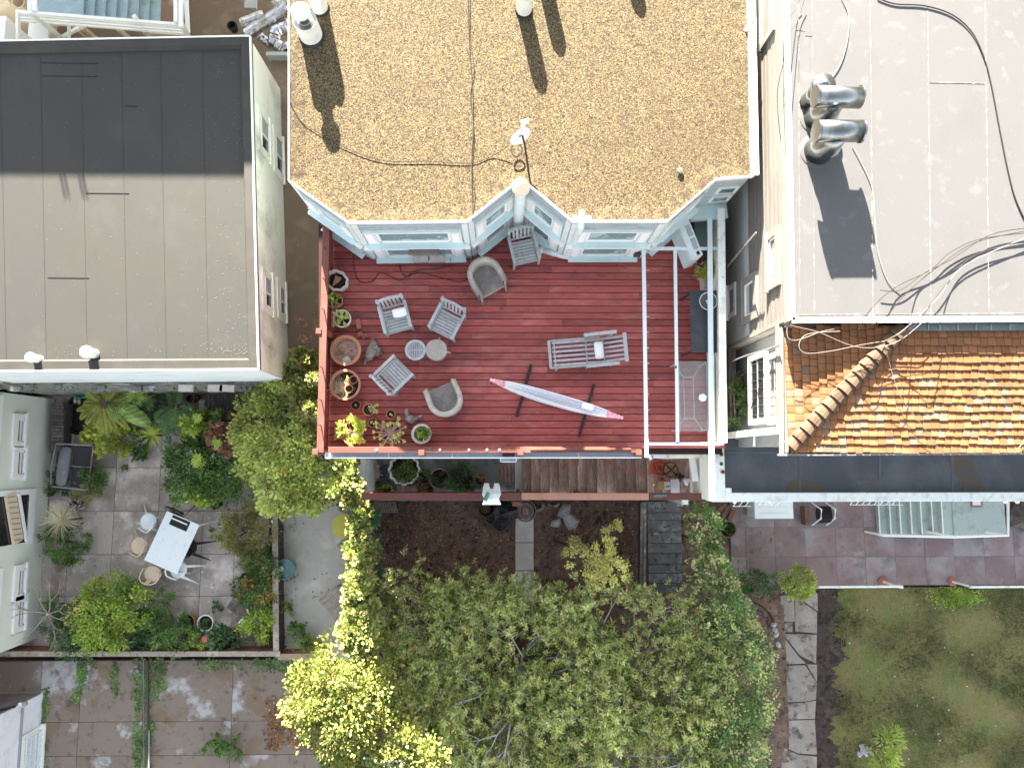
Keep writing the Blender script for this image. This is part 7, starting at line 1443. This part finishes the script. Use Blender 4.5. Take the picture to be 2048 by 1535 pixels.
# ================================================================ PLANTS
def frondleaf(mb, base, direction, length, nleaf, L, Wd, droop=.5, split=True, rachis=None):
    d = Vector(direction).normalized(); pts = []
    for i in range(nleaf + 1):
        u = i / nleaf; pts.append(Vector(base) + d * length * u + Vector((0, 0, -droop * length * u * u)))
    C = []; D = []; LL = []
    s = Vector((-d.y, d.x, 0)).normalized()
    for i in range(1, nleaf + 1):
        u = i / nleaf; k = math.sin(PI * min(1, u * .85 + .12)) ** .6
        for sg in (-1, 1): C.append(pts[i]); D.append(s * sg + d * (.5 + .5 * u) + Vector((0, 0, -.15 + random.uniform(-.1, .1)))); LL.append(L * k)
    V, Q = leafgeo(np.array([tuple(c) for c in C]), np.array([tuple(x) for x in D]), np.array(LL), Wd, up=np.tile([0, 0, 1.0], (len(C), 1))); mb.raw(V, Q)
    if rachis is not None: rachis.tube(pts, .008, 4)
def spiky(mb, c, n, L, Wd, up=.5, droop=.3):
    an = RG.uniform(0, 2 * PI, n); el = RG.uniform(-.1, 1.0, n)
    for i in range(n):
        d = Vector((math.cos(an[i]), math.sin(an[i]), el[i] * up)).normalized(); l = L * random.uniform(.7, 1.1); s = Vector((-d.y, d.x, 0)).normalized() * Wd / 2
        a = Vector(c); b = a + d * l * .5; e = a + d * l + Vector((0, 0, -droop * l * .5))
        mb.add([a - s * .6, a + s * .6, b + s, b - s, e], [(0, 1, 2, 3), (3, 2, 4)])
SH = 'shrubs and plants around the patio'
# --- upper planting of the patio
c = P(212, 808, .9); t = thing('golden_fern', 'golden yellow feathery fern palm at the upper left of the patio', 'plant', (c.x, c.y, 0)); m = MB(); rc = MB()
for k in range(24): a_ = k * 2.4; frondleaf(m, (c.x + .1 * math.cos(a_), c.y + .1 * math.sin(a_), random.uniform(.8, 1.1)), (math.cos(a_), math.sin(a_), .15), random.uniform(.5, .85), 26, .15, .022, random.uniform(.2, .5), rachis=rc)
part('frond', m, MT['goldfern'], t); part('stalk', rc, MT['brightstem'], t); m = MB(); m.tube([(c.x, c.y, 0), (c.x, c.y, .95)], .05, 8); part('trunk', m, MT['bark'], t)
c = P(258, 818, 1.0); t = thing('banana_plant', 'banana plant with broad torn leaves beside the golden fern', 'plant', (c.x, c.y, 0))
def bigleaf(base, tip, wd, name='leaf', mat='bananaleaf'):
    base, tip = Vector(base), Vector(tip); d = tip - base; s = Vector((-d.y, d.x, 0)).normalized(); vs = []; n_ = 12
    for i in range(n_ + 1):
        u = i / n_; w_ = wd * (math.sin(PI * (u * .9 + .06)) ** .6) * .5; p = base + d * u + Vector((0, 0, .12 * math.sin(PI * u)))
        for k in (-1, -.5, 0, .5, 1): vs.append(p + s * w_ * k * (1 + .05 * random.uniform(-1, 1)) + d.normalized() * (-.04 * abs(k)) + Vector((0, 0, -.05 * abs(k) + .014 * ((i + int(k * 2)) % 2))))
    m = MB(); m.add(vs, [(5 * i + k, 5 * i + k + 1, 5 * i + 6 + k, 5 * i + 5 + k) for i in range(n_) for k in range(4)]); part(name, m, MT[mat], t, smooth=False)
    part('midrib', MB().tube([base, base.lerp(tip, .5) + Vector((0, 0, .13)), tip], .010, 5), MT['brightstem'], t)
for (x0, y0_, x1, y1__, w_) in ((246, 812, 302, 853, .42), (252, 806, 234, 838, .26), (240, 832, 214, 802, .22), (225, 836, 246, 806, .3)): bigleaf(P(x0, y0_, 1.1), P(x1, y1__, .95), w_)
part('pseudostem', MB().tube([(c.x, c.y, 0), (c.x, c.y, 1.05)], .06, 8), MT['bark'], t)
for i, (px, py, z_) in enumerate(((272, 789, 1.3), (262, 800, 1.1), (290, 803, 1.0))):
    c = P(px, py, z_); t = thing('fan_palm', ['bright fan palm against the stained wall, uppermost fan', 'fan palm fan left behind the banana leaves', 'fan palm fan right behind the banana leaves'][i], 'palm', (c.x, c.y, 0), 'fan palm fans behind the banana plant'); m = MB()
    for k in range(22): a_ = -1.0 + k * .235 + random.uniform(-.05, .05); d = Vector((math.cos(a_), math.sin(a_), .2)); s = Vector((-d.y, d.x, 0)) * .018; e = c + d * random.uniform(.28, .38) + Vector((0, 0, -.08)); b = c + d * .2; m.add([c, b + s, e, b - s], [(0, 1, 2, 3)])
    part('fan_leaf', m, MT['midleaf'] if i else MT['brightleaf'], t); part('stem', MB().tube([c, (c.x, c.y, 0)], .02, 6), MT['bark'], t)
c = P(352, 815, 1.1); t = thing('feather_palm', 'dark green feather palm with broad pointed fingers near the platform', 'palm', (c.x, c.y, 0)); m = MB(); rc = MB()
for (a_, L_) in ((-2.0, .75), (-1.5, .7), (-1.1, .75), (-2.6, .6), (1.8, .5), (-.5, .5)): frondleaf(m, c, (math.cos(a_), math.sin(a_), .1), L_, 10, .34, .055, .2, rachis=rc)
part('frond', m, MT['palmleaf'], t); part('stalk', rc, MT['brightstem'], t); part('trunk', MB().tube([c, (c.x, c.y, 0)], .05, 8), MT['bark'], t)
shrub('shrub', 'dark blue green shrub under the stained wall between the two palms', 'shrub', 322, 806, 0, 44, .9, MT['darkleaf'], 1500, .07, .03, group=SH)
shrub('shrub', 'lime green broad leaved shrub below the golden fern', 'shrub', 222, 868, 0, 50, .8, MT['limeleaf'], 1300, .10, .07, group=SH, sq=(1.05, .8), spread=.12)
shrub('shrub', 'low silvery green plant beneath the banana leaf', 'shrub', 275, 875, 0, 28, .5, MT['greyleaf'], 420, .08, .05, group=SH)
c = P(306, 868, .5); t = thing('flax_plant', 'yellow green strappy flax beside the mirror ball', 'plant', (c.x, c.y, 0), SH); m = MB(); spiky(m, c, 70, .42, .022, .7); part('blade', m, MT['limeleaf'], t); part('crown', MB().tube([c, (c.x, c.y, 0)], .05, 6), MT['bark'], t)
shrub('shrub', 'small drooping green plant in the middle of the upper patio edge', 'shrub', 282, 905, 0, 16, .3, MT['midleaf'], 70, .14, .06, group=SH, k=3)
shrub('weed_tuft', 'tiny weed tuft in the slab joint under the flax', 'weed', 252, 936, 0, 8, .12, MT['midleaf'], 60, .05, .02, group=SH, k=3)
# --- right hand planting of the patio
for (px, py, r, h, mt, n_, L_, W_, lab, ex) in (
    (400, 925, 62, 1.5, 'midleaf', 3600, .075, .045, 'large mixed green shrub with white blossom at the patio right side', [('blossom', MT['whiteflower'], 260, .035, .03)]),
    (395, 850, 26, 1.7, 'brightleaf', 260, .15, .07, 'tall rosette leaved shrub with bright star clusters by the platform', None),
    (352, 905, 26, 1.0, 'greyleaf', 600, .05, .035, 'cream flecked shrub spilling over the slabs', [('blossom', MT['whiteflower'], 120, .03, .03)]),
    (470, 870, 40, 1.6, 'autumn', 900, .10, .09, 'reddish maple between the green shrub and the laurel tree', None),
    (440, 860, 34, 1.3, 'midleaf', 1100, .07, .04, 'dark green shrub filling the gap below the platform beam', None),
    (402, 985, 30, 1.0, 'brightleaf', 420, .12, .09, 'bright green maple leaved shrub over the slab corner', None),
    (455, 960, 52, 1.2, 'midleaf', 2300, .06, .035, 'dense small leaved shrub behind the bright maple', None),
    (490, 1060, 52, 1.2, 'oliveleaf', 2600, .06, .03, 'olive yellow fine leaved bush halfway down the fence', None),
    (455, 1060, 26, .7, 'darkleaf', 400, .06, .03, 'thin dark sprig reaching over the slabs', None),
    (522, 1120, 34, .9, 'midleaf', 1300, .06, .035, 'green leafy plant against the grey fence, middle stretch', None),
    (515, 1175, 40, 1.0, 'orangeleaf', 420, .09, .06, 'orange and green leaved shrub leaning on the fence', None),
    (520, 1190, 38, .9, 'midleaf', 1300, .06, .035, 'green shrub below the orange leaves', None),
    (478, 1170, 20, .5, 'midleaf', 520, .04, .025, 'small round clipped plant beside the orange shrub', None),
    (515, 1250, 34, .9, 'brightleaf', 700, .08, .04, 'fresh green plant in the lower right patio corner', None),
    (432, 1214, 12, .35, 'darkleaf', 90, .06, .04, 'little dark seedling above the tilted chair', None),
    # bottom planting
    (210, 1225, 72, 1.3, 'brightleaf', 3800, .065, .04, 'large yellow green shrub at the lower patio edge', [('berry_leaf', MT['orangeleaf'], 160, .05, .04)]),
    (255, 1175, 22, 1.1, 'midleaf', 600, .06, .04, 'upright bright sprig above the yellow green shrub', None),
    (150, 1260, 55, .9, 'darkleaf', 1900, .07, .035, 'dark low shrub under the bare branches', None),
    (125, 1210, 30, .6, 'greyleaf', 120, .20, .07, 'grey green agave like rosettes beside the pale house', None),
    (318, 1210, 34, .8, 'midleaf', 900, .05, .02, 'dark lavender like mound on the lower slabs', None),
    (322, 1235, 36, 1.0, 'midleaf', 260, .17, .04, 'upright sword leaved plant in the lower planting', None),
    (290, 1265, 38, .8, 'darkleaf', 1200, .08, .05, 'dark green shrub between the yellow shrub and the pots', None),
    (360, 1275, 40, .8, 'midleaf', 1300, .06, .035, 'leafy plant by the fence with a terracotta coloured bud', None),
    (400, 1280, 28, .7, 'brightleaf', 260, .06, .035, 'thin sprawling plant around the coral flower', None),
    (190, 960, 24, .7, 'midleaf', 500, .12, .02, 'fern by the sofa corner, upper one', None),
    (178, 985, 22, .5, 'oliveleaf', 420, .12, .018, 'dry fern by the sofa corner, lower one', None),
    (125, 1085, 40, .7, 'midleaf', 1500, .06, .04, 'leafy green mound under the spiky cordyline', None),
    (112, 968, 26, .5, 'darkleaf', 260, .11, .05, 'dark rosette plants behind the sofa corner', None),
    (600, 1262, 24, .7, 'midleaf', 420, .07, .035, 'small green shrub beside the teal bowl end of the yard', None),
    (612, 1290, 26, .5, 'limeleaf', 520, .06, .035, 'bright lime plant against the tan fence', None),
    (575, 1215, 14, .3, 'brightleaf', 60, .08, .05, 'small sprig with reddish tips by the grey fence', None),
    (430, 1490, 22, .4, 'midleaf', 280, .10, .04, 'green plant in the rear yard planting square', None),
    (465, 1495, 22, .3, 'midleaf', 420, .05, .025, 'fine leaved weed in the rear yard planting square', None)):
    kw = {}
    shrub('shrub', lab, 'shrub', px, py, -.1 if py > 1320 else 0, r, h, MT[mt], n_, L_, W_, group=SH, extra=ex)
# star rosettes on the tall shrub
t = thing('rosette_shrub', 'glossy star shaped leaf clusters standing above the mixed shrub', 'shrub', P(395, 900, 0), SH)
sp = [(395, 836, 1.7), (395, 915, 1.5), (402, 925, 1.4), (434, 886, 1.5), (392, 925, 1.5), (386, 863, 1.5)]
for (px, py, z_) in sp:
    q = P(px, py, z_); n_ = 11; an_ = np.arange(n_) * 2.4; C = np.tile(np.array(q), (n_, 1)); D = np.stack([np.cos(an_), np.sin(an_), np.full(n_, .25)], 1); V, Q = leafgeo(C, D, .16, .065, up=np.tile([0, 0, 1.0], (n_, 1))); m = MB(); m.raw(V, Q); part('rosette', m, MT['brightleaf'], t)
m = MB()
for (px, py, z_) in sp: q = P(px, py, z_); b = P(400, 900, 0); m.tube([b, b.lerp(q, .6) + Vector((.05, 0, .1)), q], [.03, .02, .012], 5)
part('stem', m, MT['bark'], t)
c = P(122, 1040, .9); t = thing('cordyline', 'spiky straw coloured cordyline beside the pale green house', 'plant', (c.x, c.y, 0)); m = MB(); spiky(m, c, 150, .60, .017, .8, .2); part('blade', m, MT['cordyline'], t); part('trunk', MB().tube([c, (c.x, c.y, 0)], .045, 7), MT['bark'], t)
# bare tree
c = P(132, 1215, 0); t = thing('bare_tree', 'leafless pale branching tree at the lower left of the patio', 'tree', c); m = MB()
def branch(mb, p, d, L_, r, depth, spread=.7, up=0):
    q = p + d * L_; mid = p.lerp(q, .5) + Vector((random.uniform(-.05, .05), random.uniform(-.05, .05), random.uniform(-.02, .05))) * L_
    mb.tube([p, mid, q], [r, r * .85, r * .7], 5 if r > .01 else 4); tips = []
    if depth == 0: return [(q, d)]
    for k in range(random.choice((2, 2, 3))):
        a_ = random.uniform(-spread, spread); nd = Matrix.Rotation(a_, 3, 'Z') @ d; nd = (nd + Vector((0, 0, random.uniform(-.25, .3) + up))).normalized(); tips += branch(mb, q, nd, L_ * random.uniform(.6, .85), r * .62, depth - 1, spread, up)
    return tips
part('trunk', MB().tube([c, c + Vector((0, .0, .8))], [.05, .04], 7), MT['greybark'], t)
for a_ in (1.3, 2.0, .3, -.9, -2.2, 2.9, -.3): branch(m, c + Vector((0, 0, .75)), Vector((math.cos(a_), math.sin(a_), .35)).normalized(), .38, .022, 3)
part('branch', m, MT['bark2'], t)

# --- laurel / ivy between the buildings
def ivy(name, label, pts, z0, n, mat, L=.075, Wd=.07, cat='ivy', extra=None, group=None, **kw):
    """pts: (px, py, z, radius px, half height)"""
    t = thing(name, label, cat, P(pts[0][0], pts[0][1], z0), group); bl = []
    for (px, py, z, rp, hh) in pts: c = P(px, py, z); r = rp * mpp(z); bl.append((c.x, c.y, c.z, r, r, hh))
    m = MB(); cc = blobleaves(m, bl, n, L, Wd, **kw); part('foliage', m, MT[mat], t)
    st = MB()
    for i in range(0, len(pts), 2):
        c = Vector(bl[i][:3]); g0 = Vector((c.x, c.y, z0)); stems(st, g0, [Vector(cc[j]) for j in RG.choice(len(cc), 5, replace=False) if (Vector(cc[j]) - c).length < 2.0] + [c], .035)
    part('stem', st, MT['bark'], t)
    if extra:
        for (nm, m2, n2, L2, W2) in extra: m = MB(); blobleaves(m, [(b[0], b[1], b[2], b[3] * 1.04, b[4] * 1.04, b[5] * 1.06) for b in bl], n2, L2, W2, clumps=max(8, n2 // 9), spread=.05, shell=.08, zmin=.1); part(nm, m, MT[m2], t, kind='stuff')
    return t
ivy('ivy_mass', 'sunlit ivy climbing in the alley beside the deck', [(612, 720, 3.5, 20, 0.6), (600, 750, 3.4, 28, 0.6), (612, 790, 3.3, 28, 0.6), (615, 830, 3.3, 28, 0.6), (600, 860, 3.0, 28, 0.6), (622, 870, 3.3, 20, 0.6), (585, 720, 2.9, 14, 0.4), (628, 760, 3.7, 14, 0.6), (628, 820, 3.7, 14, 0.6)], 0, 12000, 'ivy', spread=.11)
ivy('laurel_tree', 'small leaved orange berried tree rising between patio and deck', [(560, 800, 2.6, 42, .9), (530, 850, 2.5, 46, .9), (545, 900, 2.9, 52, .9), (570, 950, 2.9, 50, .9), (520, 920, 2.4, 42, .8), (600, 930, 3.0, 42, .8), (560, 1000, 2.5, 34, .7), (610, 985, 2.5, 36, .7), (500, 870, 2.1, 32, .7), (640, 950, 2.8, 30, .7), (500, 800, 2.2, 26, .5), (600, 880, 3.3, 34, .7), (645, 915, 3.1, 30, .7), (665, 965, 3.0, 26, .7), (575, 760, 3.0, 34, .7), (600, 985, 2.9, 34, .6), (630, 1005, 2.8, 26, .5)], 0, 19000, 'midbright', cat='tree', L=.07, Wd=.05, spread=.13, extra=[('berry', 'orangefruit', 260, .025, .022)])
t = thing('pale_branch_tree', 'pale bare twigs sticking out of the berried tree', 'tree', P(565, 935, 0)); m = MB(); c = P(560, 935, 3.2)
for a_ in (2.6, 3.1, 3.7, 1.9, .4, -.5, -1.6): branch(m, c, Vector((math.cos(a_), math.sin(a_), .15)).normalized(), .30, .016, 2)
part('branch', m, MT['bark2'], t); part('trunk', MB().tube([(c.x, c.y, 0), c], [.06, .03], 6), MT['greybark'], t)
hz = [(683, 925, 3.0, 26, .6), (700, 960, 3.0, 24, .6), (706, 995, 3.0, 20, .7)]
ivy('ivy_hedge', 'narrow sunlit ivy hedge falling from the deck corner along the garden fence', hz + [(718, 1020, 3.0, 20, .5), (716, 1060, 3.0, 22, .5), (720, 1100, 3.1, 24, .5), (720, 1140, 3.2, 26, .5), (720, 1180, 3.3, 28, .5), (722, 1220, 3.3, 30, .5), (720, 1260, 3.4, 36, .5), (730, 1100, 1.8, 24, .9), (730, 1200, 1.8, 28, .9)], 0, 17000, 'ivy', spread=.12)
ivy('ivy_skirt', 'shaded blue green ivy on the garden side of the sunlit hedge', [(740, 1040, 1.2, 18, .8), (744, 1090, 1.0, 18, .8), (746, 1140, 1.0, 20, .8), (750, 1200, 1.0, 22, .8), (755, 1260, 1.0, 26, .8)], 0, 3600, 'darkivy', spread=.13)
ivy('sunlit_tree', 'brilliant sunlit yellow green bushy tree at the lower middle', [(690, 1330, 3.4, 60, .8), (640, 1380, 3.2, 60, .8), (720, 1390, 3.5, 62, .8), (670, 1430, 3.3, 62, .8), (740, 1450, 3.3, 56, .8), (620, 1350, 2.9, 34, .6), (610, 1420, 2.9, 36, .6), (770, 1340, 3.2, 36, .7), (760, 1290, 3.2, 26, .6), (690, 1480, 2.9, 50, .7), (790, 1490, 3.3, 54, .7), (800, 1400, 3.0, 34, .6), (850, 1500, 3.3, 46, .6), (720, 1500, 2.8, 40, .6)], 0, 20000, 'ivy2', cat='tree', L=.075, Wd=.05, spread=.12)
# --- big pointed-leaf trees in the middle
def pointtree(label, px, py, reach, ntw, z=2.3, seeds=1, ratio=.85, name='pointed_leaf_tree', r0=.10, sector=None):
    c = P(px, py, 0); t = thing(name, label, 'tree', c, 'pointed leaf trees filling the garden'); m = MB(); tips = []
    m0 = MB(); m0.tube([c, c + Vector((.05, .03, .8)), c + Vector((0, 0, 1.3))], [r0, r0 * .85, r0 * .7], 9); part('trunk', m0, MT['greybark'], t)
    R_ = reach * mpp(1.8)
    for k in range(9):
        a_ = k * 2 * PI / 9 + random.uniform(-.3, .3) if sector is None else random.uniform(*sector)
        d = Vector((math.cos(a_), math.sin(a_) * ratio, random.uniform(.2, .6))).normalized()
        tips += branch(m, c + Vector((0, 0, 1.2)), d, R_ * random.uniform(.24, .36), .050, 4, .75, .02)
    for k in range(7):
        m2 = MB()
        a_ = random.uniform(0, 2 * PI) if sector is None else random.uniform(*sector); rr = random.uniform(.15, .7) * R_
        tips += branch(m2, c + Vector((math.cos(a_) * rr, math.sin(a_) * rr * ratio, random.uniform(1.7, 2.0))), Vector((math.cos(a_ + random.uniform(-1, 1)), math.sin(a_ + random.uniform(-1, 1)), .30)).normalized(), R_ * random.uniform(.16, .24), .022, 3, .7, .05); part('branch', m2, MT['greybark'], t)
    part('limb', m, MT['greybark'], t)
    # leaf whorls along twigs
    T = np.array([tuple(p) for p, d in tips]); DD = np.array([tuple(d) for p, d in tips])
    idx = RG.integers(0, len(T), ntw); C0 = T[idx] + RG.normal(0, 1, (ntw, 3)) * np.array([.22, .22, .12])
    nf = ntw // 5; fa = RG.uniform(0, 2 * PI, nf); fr = R_ * .8 * np.sqrt(RG.random(nf)); C0[:nf] = np.stack([c.x + fr * np.cos(fa), c.y + fr * np.sin(fa) * ratio, RG.uniform(1.5, 2.1, nf)], 1)
    D0 = nrm(DD[idx] + RG.normal(0, .55, (ntw, 3)) + np.array([0, 0, .35]))
    C0[:, 2] = np.clip(C0[:, 2], .5, z + .5)
    C0[:, :2] = C0[:, :2]
    nl = 14; rep = np.repeat(np.arange(ntw), nl); k = np.tile(np.arange(nl), ntw); u = k / nl
    ax = D0[rep]; tmp = np.cross(ax, np.array([0, 0, 1.0]) + 1e-3); e1 = nrm(tmp); e2 = np.cross(ax, e1); ang = k * 2.4 + RG.random(ntw)[rep] * 6
    C = C0[rep] + ax * (u * .22)[:, None]; D = ax * (.35 + .5 * u)[:, None] + (e1 * np.cos(ang)[:, None] + e2 * np.sin(ang)[:, None]) * .8
    ws = RG.uniform(.6, 1.35, ntw)[rep]; V, Q = leafgeo(C, D, .122 * ws * (1 - .25 * u) * (1 + RG.normal(0, .2, len(u))), .038 * ws); m = MB(); m.raw(V, Q); part('foliage', m, MT['maintree'], t)
    tw = MB(); 
    for i in range(0, ntw, 7): a0 = Vector(C0[i]); tw.tube([a0 - Vector(D0[i]) * .12, a0 + Vector(D0[i]) * .2], .004, 3)
    part('twig', tw, MT['greybark'], t, kind='stuff'); return t
pointtree('wide grey branched tree in the centre of the garden', 1040, 1320, 225, 2300)
pointtree('pointed leaf tree reaching left over the leaf littered bed', 900, 1230, 120, 950, r0=.07)
pointtree('pointed leaf tree at the bottom centre of the picture', 1000, 1480, 190, 1700)
pointtree('pointed leaf tree spreading toward the flowering hedge', 1240, 1300, 170, 1500, r0=.08)
pointtree('pointed leaf tree in the lower right of the garden', 1210, 1470, 180, 1450, r0=.08)
ivy('undergrowth', 'dark green undergrowth beneath the pointed leaf trees', [(900, 1330, .6, 90, .5), (1000, 1400, .6, 120, .5), (1120, 1330, .6, 120, .5), (1200, 1420, .6, 120, .5), (900, 1460, .6, 100, .5), (1300, 1350, .6, 90, .5), (1060, 1490, .7, 130, .5), (1300, 1480, .7, 100, .5), (860, 1400, .8, 60, .6), (830, 1330, .8, 40, .6)], 0, 9000, 'midleaf', cat='undergrowth', L=.10, Wd=.05, spread=.18)
# --- yellow maple
ivy('yellow_maple', 'small bright yellow maple between the plank path and the steps', [(1225, 1050, 2.4, 18, .25), (1212, 1072, 2.4, 14, .2), (1200, 1100, 2.5, 26, .3), (1150, 1105, 2.4, 24, .25), (1185, 1130, 2.6, 26, .3), (1225, 1140, 2.6, 26, .3), (1120, 1098, 2.3, 12, .15), (1200, 1160, 2.5, 24, .25)], 0, 3400, 'yellowmaple', cat='tree', L=.05, Wd=.04, spread=.16)
# --- flowering hedge right
hp2 = [(1385, 1010, 1.7, 26, .7), (1405, 1045, 1.8, 30, .8), (1400, 1085, 1.8, 36, .8), (1410, 1130, 1.9, 38, .8), (1425, 1175, 1.9, 46, .8), (1440, 1220, 1.9, 54, .8), (1450, 1270, 1.9, 66, .8), (1460, 1320, 1.9, 80, .8), (1460, 1380, 1.9, 84, .8), (1450, 1440, 1.9, 84, .8), (1440, 1500, 1.9, 84, .8), (1390, 1350, 1.7, 60, .7), (1380, 1450, 1.6, 60, .7), (1380, 1540, 1.6, 60, .7)]
ivy('flowering_hedge', 'broad dark leaved hedge dotted with yellow green blossom clusters', hp2, 0, 15000, 'hedgeleaf', cat='hedge', L=.07, Wd=.05, spread=.13, extra=[('blossom', 'yellowflower', 8000, .055, .05)])
ivy('low_hedge', 'low dark green hedge running to the round clipped bush', [(1480, 1165, .6, 18, .4), (1510, 1163, .6, 22, .4), (1535, 1163, .6, 20, .4), (1475, 1190, .5, 16, .3)], 0, 2200, 'darkgreenhedge', cat='hedge', L=.05, Wd=.035, spread=.15)
ivy('clipped_bush', 'round clipped light green bush at the head of the flagstone path', [(1593, 1163, .7, 29, .55)], 0, 2600, 'midbright', cat='bush', L=.055, Wd=.04, clumps=150, spread=.10, shell=.12)
ivy('lawn_bush', 'bright green narrow leaved bush on the lawn at the bottom', [(1768, 1485, .4, 26, .4), (1790, 1475, .5, 20, .35), (1762, 1510, .4, 24, .35), (1795, 1510, .4, 20, .3)], -.15, 800, 'limegreen', cat='bush', L=.11, Wd=.03, spread=.2)
ivy('balcony_plant', 'trailing potted plants against the lean to windows', [(1480, 740, 5.3, 16, .25), (1478, 780, 5.3, 18, .25), (1484, 815, 5.3, 14, .22), (1470, 845, 5.3, 12, .2)], 5.0, 900, 'midleaf', cat='plant', L=.07, Wd=.025, spread=.2)
ivy('alley_climber', 'leafy growth against the balustrade post beside the ivy hedge', [(737, 930, 1.3, 12, .3), (735, 905, 2.2, 10, .2)], 0, 160, 'brightleaf', cat='plant', L=.07, Wd=.04, spread=.2)
